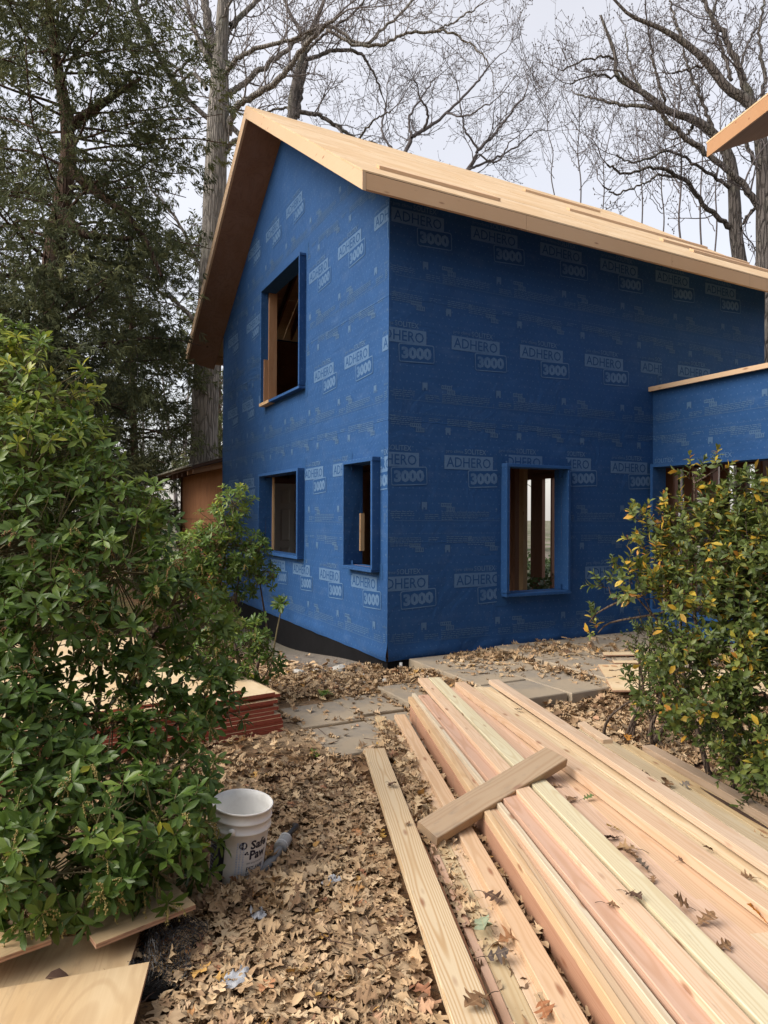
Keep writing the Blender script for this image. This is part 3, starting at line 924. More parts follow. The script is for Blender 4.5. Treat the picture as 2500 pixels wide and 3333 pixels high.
def clipped_logo(x0=None, x1=None, y0=None, y1=None):
    bm = bmesh.new(); bm.from_mesh(LOGO_MESH)
    for val, no in ((x0, (-1, 0, 0)), (x1, (1, 0, 0)), (y0, (0, -1, 0)), (y1, (0, 1, 0))):
        if val is None: continue
        pt = (val, 0, 0) if no[0] else (0, val, 0)
        bmesh.ops.bisect_plane(bm, geom=bm.verts[:] + bm.edges[:] + bm.faces[:], plane_co=pt, plane_no=no, clear_outer=True)
    me = bpy.data.meshes.new('logo_cut'); bm.to_mesh(me); bm.free()
    for q in LOGO_MESH.materials: me.materials.append(q)
    return me
M_EAVE = Matrix(((1, 0, 0, 0), (0, 0, -1, 0), (0, 1, 0, 0), (0, 0, 0, 1)))       # x->X, y->Z, out-> -Y
M_GAB = Matrix(((0, 0, -1, 0), (-1, 0, 0, 0), (0, 1, 0, 0), (0, 0, 0, 1)))       # x->-Y, y->Z, out-> -X
PO = 0.0035
def logo(wall, axis, u, z, **clip):
    me = clipped_logo(**clip) if clip else LOGO_MESH
    if not len(me.polygons): return
    o = link(bpy.data.objects.new('printed_logo', me), wall)
    jr = Matrix.Rotation(R(random.uniform(-.7, .7)), 4, 'Z') if not clip else Matrix()
    if not clip: u += random.uniform(-.018, .018); z += random.uniform(-.012, .012)
    if axis == 'E': o.matrix_local = Matrix.Translation((u, -PO, z)) @ M_EAVE @ jr
    else: o.matrix_local = Matrix.Translation(((WX if wall is wing else 0.0) - PO, u, z)) @ M_GAB @ jr
# eave wall rows (lower left corner of the upper box)
for k, u in enumerate((0.03, 1.10, 2.16, 3.22, 4.28, 5.34)): logo(eave, 'E', u, 4.97)
logo(eave, 'E', -0.21, 3.60, x0=0.214); logo(eave, 'E', 0.83, 3.60); logo(eave, 'E', 1.87, 3.615); logo(eave, 'E', 2.92, 3.63)
logo(eave, 'E', 3.98, 3.66, x1=0.42); logo(eave, 'E', 4.72, 3.68); logo(eave, 'E', 5.78, 3.68, x1=0.9)
logo(eave, 'E', -0.30, 2.19, x0=0.304); logo(eave, 'E', 0.745, 2.19, x1=0.767); logo(eave, 'E', 1.52, 2.235, y0=0.058)
logo(eave, 'E', 2.35, 2.245, x0=0.262); logo(eave, 'E', 3.41, 2.235, x1=0.80)
logo(eave, 'E', -0.17, 0.785, x0=0.174); logo(eave, 'E', 0.89, 0.79, x1=0.62); logo(eave, 'E', 2.97, 0.81)
# gable wall rows (u is the left edge; the print runs towards smaller y)
for u in (0.96, 2.02, 3.08, 4.14, 5.20, 6.26, 7.32): logo(gable, 'G', u, 0.755, **({'x0': -0.1} if u < 7.3 else {'x0': 0.0}))
logo(gable, 'G', 6.88, 2.165); logo(gable, 'G', 5.83, 2.165); logo(gable, 'G', 2.60, 2.15, x0=0.0); logo(gable, 'G', 1.56, 2.15, x1=0.54)
logo(gable, 'G', 0.60, 2.14, x0=0.42, x1=0.597)
logo(gable, 'G', 1.19, 3.51); logo(gable, 'G', 2.24, 3.51); logo(gable, 'G', 0.15, 3.51, x1=0.147)
logo(gable, 'G', 7.0, 3.60); logo(gable, 'G', 5.93, 3.60); logo(gable, 'G', 4.88, 3.58, x1=0.365)
logo(gable, 'G', 7.00, 5.03); logo(gable, 'G', 5.68, 5.03); logo(gable, 'G', 5.0, 5.03, x1=0.48)
logo(gable, 'G', 1.43, 4.97); logo(gable, 'G', 2.48, 4.97); logo(gable, 'G', 0.37, 4.97, x1=0.36)
for u in (5.61, 4.53, 3.48): logo(gable, 'G', u, 6.32 if u < 5.5 else 6.36, **({'y1': 0.5}))
# wing wall
logo(wing, 'G', -0.10 + 0.35, 2.21, x0=0.26, y0=0.17); logo(wing, 'G', -0.62, 2.21, y0=0.17); logo(wing, 'G', -1.68, 2.21, y0=0.17)
logo(wing, 'G', -2.74, 2.21, y0=0.17)

# fine print between the rows: icons, small type, rules with ticks and dashes
def fine_print(name, wall, axis, u0, u1, rows, holes, top=None, off=0.0, du=1.05):
    mb = MB()
    def ok(a, b, c, d):
        if a < u0 + .004 or b > u1 - .004 or c < (0.09 if wall is wing else 0.06 + 0.015 * max(0, a)): return False
        for h in holes:
            if a < h[1] + .02 and b > h[0] - .02 and c < h[3] + .02 and d > h[2] - .02: return False
        if top and d > min(top(a), top(b)) - .03: return False
        return True
    def q(a, b, c, d, m=0):
        if not ok(a, b, c, d): return
        if axis == 'E': mb.poly([(a, -PO, c), (b, -PO, c), (b, -PO, d), (a, -PO, d)], m)
        else:
            X = (WX if wall is wing else 0.0) - PO
            mb.poly([(X, b, c), (X, a, c), (X, a, d), (X, b, d)], m)
    sg = 1 if axis == 'E' else -1
    def uu(base, a, b):
        x, y = base + sg * a, base + sg * b
        return (min(x, y), max(x, y))
    rnd = random.Random(5)
    def lines(base, a, z, wdt, n, dz=0.022):
        for i in range(n):
            x = a
            end = a + wdt * (1.0 if i < n - 1 else rnd.uniform(0.4, 0.9))
            while x < end:
                w_ = rnd.uniform(0.02, 0.07)
                q(*uu(base, x, min(x + w_, end)), z - i * dz, z - i * dz + 0.0085, 1)
                x += w_ + 0.012
    def icon(base, a, z, flip=False):
        q(*uu(base, a, a + 0.07), z, z + 0.062); q(*uu(base, a, a + 0.022), z - .024, z); q(*uu(base, a + .046, a + .07), z - .024, z)
    def mini(base, a, z):
        q(*uu(base, a, a + 0.15), z, z + 0.012); q(*uu(base, a, a + .15), z + .034, z + .044)
        for i in range(6): q(*uu(base, a + i * .026, a + i * .026 + .011), z + .012, z + .034)
        q(*uu(base, a + .075, a + .19), z - .054, z - .045); q(*uu(base, a + .075, a + .19), z - .012, z - .003)
        for i in range(5): q(*uu(base, a + .08 + i * .024, a + .092 + i * .024), z - .045, z - .012)
    for z0 in rows:
        b0 = (u0 if axis == 'E' else u1)
        n = int((u1 - u0) / du) + 3
        for k in range(-1, n):
            base = b0 + sg * (k * du + off)
            icon(base, 0.46, z0 + 0.755); mini(base, 0.72, z0 + 0.765)
            lines(base, 0.0, z0 + 0.70, 0.36, 4); lines(base, 0.50, z0 + 0.67, 0.19, 3); lines(base, 0.73, z0 + 0.70, 0.32, 5)
            icon(base, 0.78, z0 + 0.255); mini(base, 0.30, z0 + 0.295)
            lines(base, 0.05, z0 + 0.40, 0.40, 5); lines(base, 0.55, z0 + 0.40, 0.16, 2); lines(base, 0.80, z0 + 0.41, 0.36, 4)
            for i in range(10):
                q(*uu(base, i * .105, i * .105 + .103), z0 + 0.600, z0 + 0.6045, 1)
                q(*uu(base, i * .105, i * .105 + .004), z0 + 0.6045, z0 + (0.66 if i % 5 == 0 else 0.635), 1)
                for j in range(3): q(*uu(base, i * .105 + j * .035, i * .105 + j * .035 + .02), z0 + 0.452, z0 + 0.4555, 1)
    o = mb.build(name, [M['print_faint'], M['print_faint']], wall)
    return o
fine_print('fine_print', eave, 'E', 0.0, L, [-0.41, 0.98, 2.36, 3.76], [EW], off=-0.02)
fine_print('fine_print', gable, 'G', 0.0, W, [-0.41, 0.95, 2.34, 3.72, 5.12], [UW, LW, RW], top=wall_top, off=0.3)
fine_print('fine_print', wing, 'G', -4.6, 0.0, [2.36], [WH], off=0.1)
# membrane lap seams: slim raised folds along the sheet joints
def seam(wall, axis, u0, u1, z, holes):
    mb = MB(); n = 24
    for k in range(n):
        a, b = u0 + (u1 - u0) * k / n, u0 + (u1 - u0) * (k + 1) / n
        if any(a < h[1] and b > h[0] and h[2] - .02 < z < h[3] + .02 for h in holes): continue
        w_ = lambda u: 0.004 * math.sin(u * 3.1) + 0.002 * math.sin(u * 11)
        za, zb = z + w_(a), z + w_(b)
        o = 0.003
        P = (lambda u, zz, oo: (u, -oo, zz)) if axis == 'E' else (lambda u, zz, oo: ((WX if wall is wing else 0) - oo, u, zz))
        q4 = [P(a, za - .004, o), P(b, zb - .004, o), P(b, zb + .005, 0.0008), P(a, za + .005, 0.0008)]
        q5 = [P(a, za - .007, 0.0008), P(b, zb - .007, 0.0008), P(b, zb - .004, o), P(a, za - .004, o)]
        if axis != 'E': q4.reverse(); q5.reverse()
        mb.poly(q4); mb.poly(q5)
    mb.build('lap_seam', M['blue'], wall)
for z in (1.33, 2.72, 4.12): seam(eave, 'E', 0.0, L, z, [EW]); seam(gable, 'G', 0.0, W, z, [UW, LW, RW])

# ------------------------------------------------------------------ old shed behind the house on the left
def mat_shed():
    t = NT('old plywood siding')
    co = t.co(); x, y, z = t.sep(co)
    n = t.noise(co, 1.6, 5, 0.7); f = t.noise(t.comb(t.math('MULTIPLY', x, 30.), t.math('MULTIPLY', y, 30.), t.math('MULTIPLY', z, 2.5)), 1.0, 4)
    c = t.mix(n, (0.25, 0.10, 0.042), (0.38, 0.175, 0.075))
    c = t.mix(t.mapr(f, 0.42, 0.7, 0, 0.8), c, (0.13, 0.055, 0.025))
    k = t.voro(t.comb(t.math('MULTIPLY', x, 3.), t.math('MULTIPLY', y, 3.), z), 2.2)
    c = t.mix(t.mapr(k, 0.03, 0.07, 0.9, 0.0), c, (0.05, 0.03, 0.02))
    t.set('Base Color', c); t.set('Roughness', 0.85)
    return t.mat
M['shed'] = mat_shed()
M['rafter_tail'] = mat_plain('dark rafter tail', (0.075, 0.04, 0.025), 0.85, 0.4, 6)
shed = empty('shed', (HOX, HOY, HOZ), HROT)
tag(shed, 'old shed with brown plywood siding and a mossy shingle roof behind the blue house', 'shed')
m = MB()
for k in range(4):
    y0 = 7.46 + k * 1.13
    for (z0, z1) in ((-0.45, 0.75), (0.755, 1.55), (1.555, 2.72)):
        mm = MB(); mm.box(0.06 + random.uniform(-.004, .004), 0.08, y0, y0 + 1.115, z0, z1 - .008); mm.build('siding_panel', M['shed'], shed)
part_box('wall', M['rafter_tail'], 0.083, 3.5, 7.46, 11.97, -0.5, 2.72, parent=shed)
M['shingle'] = mat_plain('old mossy shingles', (0.20, 0.18, 0.145), 0.95, 0.5, 5)
M['moss'] = mat_plain('lichen clumps', (0.30, 0.29, 0.23), 1.0, 0.4, 20)
def shed_z(x): return 2.62 + 0.30 * (x + 0.62)
m = MB()
m.hexa([(-.62, 7.44, 2.60), (3.6, 7.44, 2.60 + .3 * 4.22), (3.6, 12.7, 2.60 + .3 * 4.22), (-.62, 12.7, 2.60),
        (-.62, 7.44, 2.66), (3.6, 7.44, 2.66 + .3 * 4.22), (3.6, 12.7, 2.66 + .3 * 4.22), (-.62, 12.7, 2.66)])
sr = m.build('roof', M['rafter_tail'], shed)
for r in range(10):
    for k in range(20):
        x0 = -0.66 + r * 0.2; y0 = 7.44 + k * 0.265 + (0.13 if r % 2 else 0)
        mm = MB(); dz = random.uniform(0, .01)
        z0 = shed_z(x0) + 0.045 + dz; z1 = shed_z(x0 + .26) + 0.045
        mm.hexa([(x0, y0, z0), (x0 + .26, y0, z1), (x0 + .26, y0 + .255, z1), (x0, y0 + .255, z0), (x0, y0, z0 + .016), (x0 + .26, y0, z1 + .006), (x0 + .26, y0 + .255, z1 + .006), (x0, y0 + .255, z0 + .016)])
        mm.build('shingle', M['shingle'], sr)
mm = MB()
for k in range(260):
    x = -0.675 + abs(random.gauss(0, 0.05)); y = random.uniform(7.45, 12.6); s_ = random.uniform(.018, .045); z = shed_z(x) + .055
    mm.hexa([(x - s_, y - s_, z - .02), (x + s_, y - s_, z - .02), (x + s_, y + s_, z - .02), (x - s_, y + s_, z - .02), (x - s_ * .5, y - s_ * .6, z + s_ * .6), (x + s_ * .6, y - s_ * .5, z + s_ * .5), (x + s_ * .5, y + s_ * .6, z + s_ * .6), (x - s_ * .6, y + s_ * .5, z + s_ * .5)])
mo = mm.build('moss', M['moss'], sr); mo['kind'] = 'stuff'
for k in range(9):
    y = 7.55 + k * 0.56
    m = MB(); m.hexa([(-.58, y, 2.50), (.10, y, 2.66), (.10, y + .04, 2.66), (-.58, y + .04, 2.50), (-.58, y, 2.597), (.10, y, 2.80), (.10, y + .04, 2.80), (-.58, y + .04, 2.597)])
    m.build('rafter_tail', M['framing'] if k < 2 else M['rafter_tail'], shed)
part_box('corner_board', M['rafter_tail'], 0.02, 0.10, 11.94, 12.0, -0.4, 2.7, parent=shed)

# ------------------------------------------------------------------ eave of the neighbouring roof, upper right
mh = empty('main_house', (3.52, 7.40, 0.0))
tag(mh, 'bare wood eave of a higher roof with dark soffit above the low blue wing', 'roof eave')
dE = Vector((0.209, -0.978, 0)); pE = Vector((0.978, 0.209, 0)); kS = 0.40
EL = 13.0  # length out of view added to keep sky light off the long wall
def mp(a, b, z): v = pE * a + dE * b; return (v.x, v.y, z)
m = MB(); zb, zt = 5.735, 5.885
m.hexa([mp(0, 0, zb), mp(.038, 0, zb + .015), mp(.038, EL, zb + .015), mp(0, EL, zb), mp(0, 0, zt), mp(.038, 0, zt + .015), mp(.038, EL, zt + .015), mp(0, EL, zt)])
o = m.build('fascia_board', M['old_trim'], mh)
m = MB()
m.hexa([mp(.04, .002, zb + .03), mp(4.5, .002, zb + .03 + 4.46 * kS), mp(4.5, EL, zb + .03 + 4.46 * kS), mp(.04, EL, zb + .03), mp(.04, .002, zb + .045), mp(4.5, .002, zb + .045 + 4.46 * kS), mp(4.5, EL, zb + .045 + 4.46 * kS), mp(.04, EL, zb + .045)])
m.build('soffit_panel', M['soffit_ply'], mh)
m = MB()
m.hexa([mp(0, -.01, zt + .004), mp(4.5, -.01, zt + .004 + 4.5 * kS), mp(4.5, EL, zt + .004 + 4.5 * kS), mp(0, EL, zt + .004), mp(0, -.01, zt + .022), mp(4.5, -.01, zt + .022 + 4.5 * kS), mp(4.5, EL, zt + .022 + 4.5 * kS), mp(0, EL, zt + .022)])
m.build('roof_panel', M['roof_ply'], mh)
m = MB()
m.hexa([mp(.04, .006, zb + .05), mp(4.5, .006, zb + .05 + 4.46 * kS), mp(4.5, .044, zb + .05 + 4.46 * kS), mp(.04, .044, zb + .05), mp(.04, .006, zt + .02), mp(4.5, .006, zt + .0 + 4.46 * kS), mp(4.5, .044, zt + .0 + 4.46 * kS), mp(.04, .044, zt + .02)])
m.build('rake_board', M['old_trim'], mh)
m = MB()
m.hexa([mp(1.25, 0.5, 0), mp(4.4, 0.5, 0), mp(4.4, EL - .1, 0), mp(1.25, EL - .1, 0), mp(1.25, 0.5, zb + .02 + 1.2 * kS), mp(4.4, 0.5, zb + .02 + 4.35 * kS), mp(4.4, EL - .1, zb + .02 + 4.35 * kS), mp(1.25, EL - .1, zb + .02 + 1.2 * kS)])
m.build('wall', M['blue'], mh)
# ------------------------------------------------------------------ trees
def px(x, y, D):
    """a point D metres in front of the camera position, from survey readings of the photograph"""
    return np.array([(x * 1.507 - 1250) / 2205.0 * D, D, CAMZ + (1683 - y * 1.507) / 2205.0 * D])

class Tubes:
    def __init__(s): s.v = []; s.q = []; s.n = 0
    def add(s, pts, rad, sides):
        pts = np.asarray(pts, float); rad = np.asarray(rad, float)
        d = np.gradient(pts, axis=0)
        d /= np.linalg.norm(d, axis=1, keepdims=True) + 1e-9
        ref = np.array([0.3, 0.2, 0.9]) if abs(d[0][2]) < 0.8 else np.array([1.0, 0.1, 0.0])
        a = np.cross(d, ref); a /= np.linalg.norm(a, axis=1, keepdims=True) + 1e-9
        b = np.cross(d, a)
        ang = np.arange(sides) * 2 * np.pi / sides
        ring = a[:, None, :] * np.cos(ang)[None, :, None] + b[:, None, :] * np.sin(ang)[None, :, None]
        v = pts[:, None, :] + ring * rad[:, None, None]
        m = len(pts)
        s.v.append(v.reshape(-1, 3))
        i = np.arange(m - 1)[:, None] * sides; k = np.arange(sides)[None, :]; k2 = (k + 1) % sides
        s.q.append((np.stack([i + k, i + k2, i + sides + k2, i + sides + k], -1).reshape(-1, 4) + s.n))
        s.n += m * sides
    def build(s, name, mat, parent=None, origin=(0, 0, 0), smooth=True):
        v = np.concatenate(s.v) - np.asarray(origin)
        return link(bpy.data.objects.new(name, np_mesh(name, v, np.concatenate(s.q), mat, smooth=smooth)), parent)

def unit(v): return v / (np.linalg.norm(v) + 1e-9)
def resample(pts, n):
    pts = np.asarray(pts, float)
    # Catmull-Rom through the surveyed points
    P = np.vstack([2 * pts[0] - pts[1], pts, 2 * pts[-1] - pts[-2]])
    t = np.linspace(0, len(pts) - 1.0001, n); i = t.astype(int); f = (t - i)[:, None]
    p0, p1, p2, p3 = P[i], P[i + 1], P[i + 2], P[i + 3]
    return 0.5 * (2 * p1 + (p2 - p0) * f + (2 * p0 - 5 * p1 + 4 * p2 - p3) * f ** 2 + (3 * p1 - p0 - 3 * p2 + p3) * f ** 3)

TWIG_TIPS = []
def wander(start, d, length, n, wob, up, rng):
    pts = [np.asarray(start, float)]; d = unit(np.asarray(d, float)); st = length / n
    for _ in range(n):
        d = unit(d + rng.normal(0, wob, 3) + np.array([0, 0, up]))
        pts.append(pts[-1] + d * st)
    return np.array(pts)

def twig_fan(tw, start, d, length, r, level, rng, tips, up=0.06, dens=1.0, depth=2):
    n = 5 if level == 0 else 4
    pts = wander(start, d, length, n, 0.20, up, rng)
    rad = np.linspace(r, max(r * 0.40, 0.0048), n + 1)
    tw.add(pts, rad, 4 if r > 0.012 else 3)
    if level >= depth:
        tips.append(pts[-1]); return
    k = int(round(length / (0.30 if level == 0 else 0.20) * dens + rng.uniform(0, 1)))
    for i in range(k):
        t = rng.uniform(0.15, 1.0); a = t * n; j = min(int(a), n - 1)
        p = pts[j] + (pts[j + 1] - pts[j]) * (a - j)
        dd = unit(pts[j + 1] - pts[j]); o = unit(np.cross(dd, rng.normal(0, 1, 3)))
        dn = unit(dd * rng.uniform(0.4, 0.9) + o * rng.uniform(0.5, 1.0))
        twig_fan(tw, p, dn, length * rng.uniform(0.30, 0.55), max(r * 0.5, 0.0062), level + 1, rng, tips, up, dens, depth)
    tips.append(pts[-1])

def buds(tips, size, rng):
    """small seed cups and buds at the twig ends"""
    T = np.asarray(tips); n = len(T)
    base = np.array([[1, 0, 0], [-.5, .87, 0], [-.5, -.87, 0], [0, 0, 1.6], [0, 0, -1.2]])
    f = np.array([[0, 1, 3], [1, 2, 3], [2, 0, 3], [1, 0, 4], [2, 1, 4], [0, 2, 4]])
    sc = rng.uniform(0.5, 1.2, n) * size
    v = T[:, None, :] + base[None] * sc[:, None, None]
    return v.reshape(-1, 3), (f[None] + (np.arange(n) * 5)[:, None, None]).reshape(-1, 3)

M['bark_grey'] = mat_bark('grey furrowed bark', (0.17, 0.152, 0.135), (0.36, 0.33, 0.295), 22, 0.12, 0.35)
M['bark_dark'] = mat_bark('dark bark', (0.085, 0.073, 0.066), (0.185, 0.165, 0.15), 22, 0.14, 0.3)
M['bark_cedar'] = mat_bark('shreddy cedar bark', (0.095, 0.062, 0.045), (0.20, 0.135, 0.10), 30, 0.06, 0.15)
M['twig_grey'] = mat_plain('grey twigs', (0.15, 0.13, 0.125), 0.9, 0.25, 3)
M['twig_dark'] = mat_plain('dark twigs', (0.098, 0.084, 0.084), 0.9, 0.25, 3)

def bare_tree(label, trunk, limbs, D, mats, seed, dens=1.0, group=None, twig_len=1.3, jitter=1.2, bud=0.021, every=0.42, depth=2, cat='tree', endfan=True, thick=1.0):
    """trunk / limbs: lists of (x, y, width, depth offset) survey readings; widths in the same readings"""
    rng = np.random.default_rng(seed)
    def path(L, n):
        P = np.array([px(a[0], a[1], D + (a[3] if len(a) > 3 else 0.0)) for a in L])
        w = np.array([a[2] * 1.507 / 2205.0 * D * 0.5 for a in L])
        q = resample(P, n); t = np.linspace(0, len(L) - 1, n)
        return q, np.interp(t, np.arange(len(L)), w) * thick
    tq, tr = path(trunk, 26)
    origin = np.array([tq[0][0], tq[0][1], ground_z(tq[0][0], tq[0][1])])
    root = empty('tree', origin)
    tag(root, label, cat, group)
    tb = Tubes()
    low = tq[0].copy(); low[2] = origin[2] - 0.3
    if tq[0][2] > origin[2]:
        ext = np.array([low + (tq[0] - low) * f for f in np.linspace(0, 1, 6)[:-1]])
        er = tr[0] * np.array([1.45, 1.12, 1.04, 1.0, 1.0])
        tq = np.vstack([ext, tq]); tr = np.concatenate([er, tr])
    # rough outline
    tr = tr * (1 + 0.03 * np.sin(np.arange(len(tr)) * 1.7))
    tb.add(tq, tr, 16)
    tb.build('trunk', mats[0], root, origin)
    tw = Tubes(); tips = []
    for li, Lm in enumerate(limbs):
        off = rng.uniform(-1, 1)
        L2 = []
        for k, a in enumerate(Lm):
            dd = off * jitter * (k / max(1, len(Lm) - 1)) * 1.5
            L2.append((a[0], a[1], a[2], (a[3] if len(a) > 3 else 0.0) + dd))
        n = 6 + 5 * len(Lm)
        q, r = path(L2, n)
        q[1:-1] += rng.normal(0, 0.02, q[1:-1].shape)
        lb = Tubes(); lb.add(q, r, 9 if r[0] > 0.06 else 6)
        lb.build('branch', mats[0], root, origin)
        seg = np.linalg.norm(np.diff(q, axis=0), axis=1); tot = seg.sum()
        cum = np.concatenate([[0], np.cumsum(seg)])
        k = int(tot / every * dens)
        for i in range(k):
            s_ = rng.uniform(0.12, 1.0) * tot; j = min(np.searchsorted(cum, s_) - 1, n - 2); j = max(j, 0)
            p = q[j] + (q[j + 1] - q[j]) * ((s_ - cum[j]) / (seg[j] + 1e-9))
            d = unit(q[j + 1] - q[j]); o = unit(np.cross(d, rng.normal(0, 1, 3)))
            dn = unit(d * rng.uniform(0.2, 0.9) + o * rng.uniform(0.6, 1.0) + np.array([0, 0, 0.25]))
            ln = twig_len * rng.uniform(0.5, 1.25)
            twig_fan(tw, p, dn, ln, min(max(r[j] * 0.35, 0.008), 0.028), 0, rng, tips, 0.05, dens, depth)
        if endfan:
            twig_fan(tw, q[-1], q[-1] - q[-2], twig_len, max(r[-1] * 0.8, 0.008), 0, rng, tips, 0.05, dens, depth)
    if tips:
        bv, bf = buds(tips, bud, rng)
        V = np.concatenate(tw.v + [bv]) - origin
        Q = np.concatenate(tw.q); bf = bf + tw.n
        o = link(bpy.data.objects.new('twigs', np_mesh('twigs', V, [Q, bf], mats[1])), root)
        o['kind'] = 'stuff'
    return root

# great grey tree behind the left corner of the house
bare_tree('great grey bare tree with furrowed trunk rising behind the left eave of the house',
    [(440, 1010, 62), (442, 850, 56), (451, 650, 52), (457, 480, 49), (462, 330, 47), (467, 215, 45), (470, 110, 30), (474, 20, 26), (478, -70, 20)],
    [[(464, 260, 26), (455, 130, 24), (441, 40, 20), (428, -60, 14)],
     [(487, 290, 16), (500, 235, 14), (540, 205, 13), (600, 165, 12), (645, 105, 10), (690, 55, 8), (725, 30, 5)],
     [(480, 205, 13), (500, 190, 13), (540, 160, 12), (600, 115, 10), (650, 75, 9), (710, 52, 8), (780, 92, 7), (830, 50, 6), (890, -10, 5)],
     [(700, 60, 7), (770, 92, 7), (825, 90, 7), (868, 68, 6), (930, 62, 6), (975, 66, 5), (1020, 95, 4), (1050, 128, 3)],
     [(930, 62, 4), (985, 35, 4), (1030, 5, 3)],
     [(478, 165, 11), (500, 130, 10), (540, 105, 9), (625, 80, 7), (705, 45, 5)],
     [(476, 90, 14), (500, 45, 12), (565, -20, 10)],
     [(440, 190, 9), (415, 158, 8), (395, 165, 6), (375, 190, 4)],
     [(442, 130, 14), (420, 75, 11), (400, 20, 9), (385, -40, 7)],
     [(480, 330, 12), (505, 300, 9), (530, 292, 6), (560, 300, 4)],
     [(452, 100, 8), (470, 40, 6), (500, -20, 5)],
     [(450, 640, 9), (420, 560, 8), (380, 480, 7), (330, 420, 5)],
     [(455, 745, 12, -.6), (415, 690, 10, -1), (380, 655, 9, -1.5), (340, 630, 6, -2)],
     [(458, 880, 6, .8), (490, 850, 6, 1.5), (530, 830, 5, 2)]],
    19.0, (M['bark_grey'], M['twig_grey']), 21, 1.0, twig_len=1.5)
# dark leaning tree whose crooked limb crosses in front of the great one
bare_tree('slender dark leaning tree whose crooked stem crosses the great grey trunk',
    [(590, 420, 11), (545, 330, 11), (510, 287, 11), (480, 262, 11), (450, 258, 11), (400, 214, 11), (362, 165, 12), (320, 90, 12), (285, 15, 12), (265, -50, 10)],
    [[(400, 214, 7), (380, 150, 6), (330, 115, 5), (290, 95, 4)], [(362, 165, 6), (420, 110, 5), (470, 60, 4)], [(320, 90, 7), (290, 100, 5), (250, 60, 4)], [(285, 15, 6), (340, -20, 4)]],
    23.0, (M['bark_dark'], M['twig_dark']), 5, 0.8, twig_len=1.2)
# twin stemmed dark tree just behind the ridge
bare_tree('dark twin stemmed bare tree standing right behind the roof ridge',
    [(628, 420, 26), (626, 260, 22), (630, 190, 18), (648, 115, 14), (670, 55, 10), (692, 0, 8), (705, -50, 6)],
    [[(636, 250, 14), (643, 190, 13), (655, 125, 11), (640, 60, 9), (612, 10, 7), (600, -40, 5)],
     [(638, 240, 10), (680, 246, 9), (722, 268, 8), (770, 300, 7), (805, 308, 6), (850, 345, 4)],
     [(655, 125, 9), (720, 105, 8), (770, 110, 7), (800, 150, 5), (820, 200, 4)],
     [(648, 115, 7), (700, 65, 6), (760, 20, 5), (800, -30, 4)],
     [(626, 230, 6), (585, 235, 5), (540, 255, 4)],
     [(722, 268, 5), (735, 290, 4), (745, 325, 3)],
     [(770, 300, 5), (800, 260, 4), (840, 235, 3)]],
    25.0, (M['bark_dark'], M['twig_dark']), 9, 1.0, twig_len=1.7)
# wide spreading crown behind the middle of the roof
bare_tree('wide spreading bare crown with fine upturned twigs behind the middle of the roof',
    [(900, 640, 30), (905, 500, 26), (900, 400, 20), (880, 330, 12)],
    [[(870, 330, 9), (885, 293, 9), (912, 277, 8), (960, 240, 6), (1020, 180, 5), (1050, 140, 4)],
     [(905, 420, 9), (1005, 365, 9), (1030, 320, 8), (1060, 290, 6), (1092, 250, 5), (1130, 200, 4)],
     [(1005, 365, 6), (1050, 345, 5), (1100, 320, 4), (1150, 280, 3)],
     [(885, 293, 6), (880, 250, 5), (905, 210, 4), (930, 170, 3)],
     [(912, 277, 6), (920, 240, 5), (900, 200, 4)],
     [(1030, 320, 5), (1000, 270, 4), (990, 220, 3)],
     [(960, 240, 4), (1000, 245, 4), (1060, 215, 3)],
     [(850, 330, 6), (820, 280, 5), (830, 220, 4)],
     [(1030, 330, 4), (1070, 345, 4), (1100, 300, 3)]],
    26.0, (M['twig_dark'], M['twig_dark']), 14, 0.80, twig_len=2.0, bud=0.022)
def U(a, b, w, d=0.0): return (829.5 + a * 0.5, b * 0.5, w, d)
bare_tree('tall bare tree leaning left over the right end of the roof',
    [U(1545, 1180, 30), U(1518, 1000, 27), U(1512, 850, 25), U(1495, 690, 23), U(1440, 585, 20), U(1340, 505, 17), U(1220, 465, 14), U(1140, 400, 11), U(1005, 322, 9), U(995, 230, 8), U(960, 130, 6), U(930, 50, 5)],
    [[U(1175, 455, 9), U(1100, 445, 8), U(1000, 435, 7), U(900, 412, 5), U(830, 395, 4)],
     [U(1505, 975, 11), U(1390, 885, 10), U(1310, 785, 9), U(1230, 725, 8), U(1150, 715, 6), U(1040, 735, 5), U(960, 700, 4)],
     [U(1500, 800, 8), U(1420, 745, 7), U(1330, 690, 6), U(1220, 640, 5), U(1090, 690, 4), U(1000, 660, 3)],
     [U(1260, 750, 6), U(1180, 750, 5), U(1100, 790, 4), U(1000, 825, 4), U(940, 790, 3)],
     [U(1430, 570, 9), U(1380, 440, 7), U(1330, 330, 6), U(1290, 200, 5)],
     [U(1220, 465, 7), U(1180, 340, 6), U(1150, 200, 5), U(1130, 60, 4)],
     [U(1005, 322, 5), U(900, 310, 4), U(800, 350, 3)],
     [U(1000, 230, 5), U(880, 240, 4), U(760, 290, 3)],
     [U(1340, 505, 7), U(1310, 560, 5), U(1240, 590, 4)],
     [U(1120, 395, 5), U(1060, 280, 4), U(1040, 120, 3)]],
    18.0, (M['bark_dark'], M['twig_dark']), 41, 0.9, twig_len=1.2, jitter=1.0)
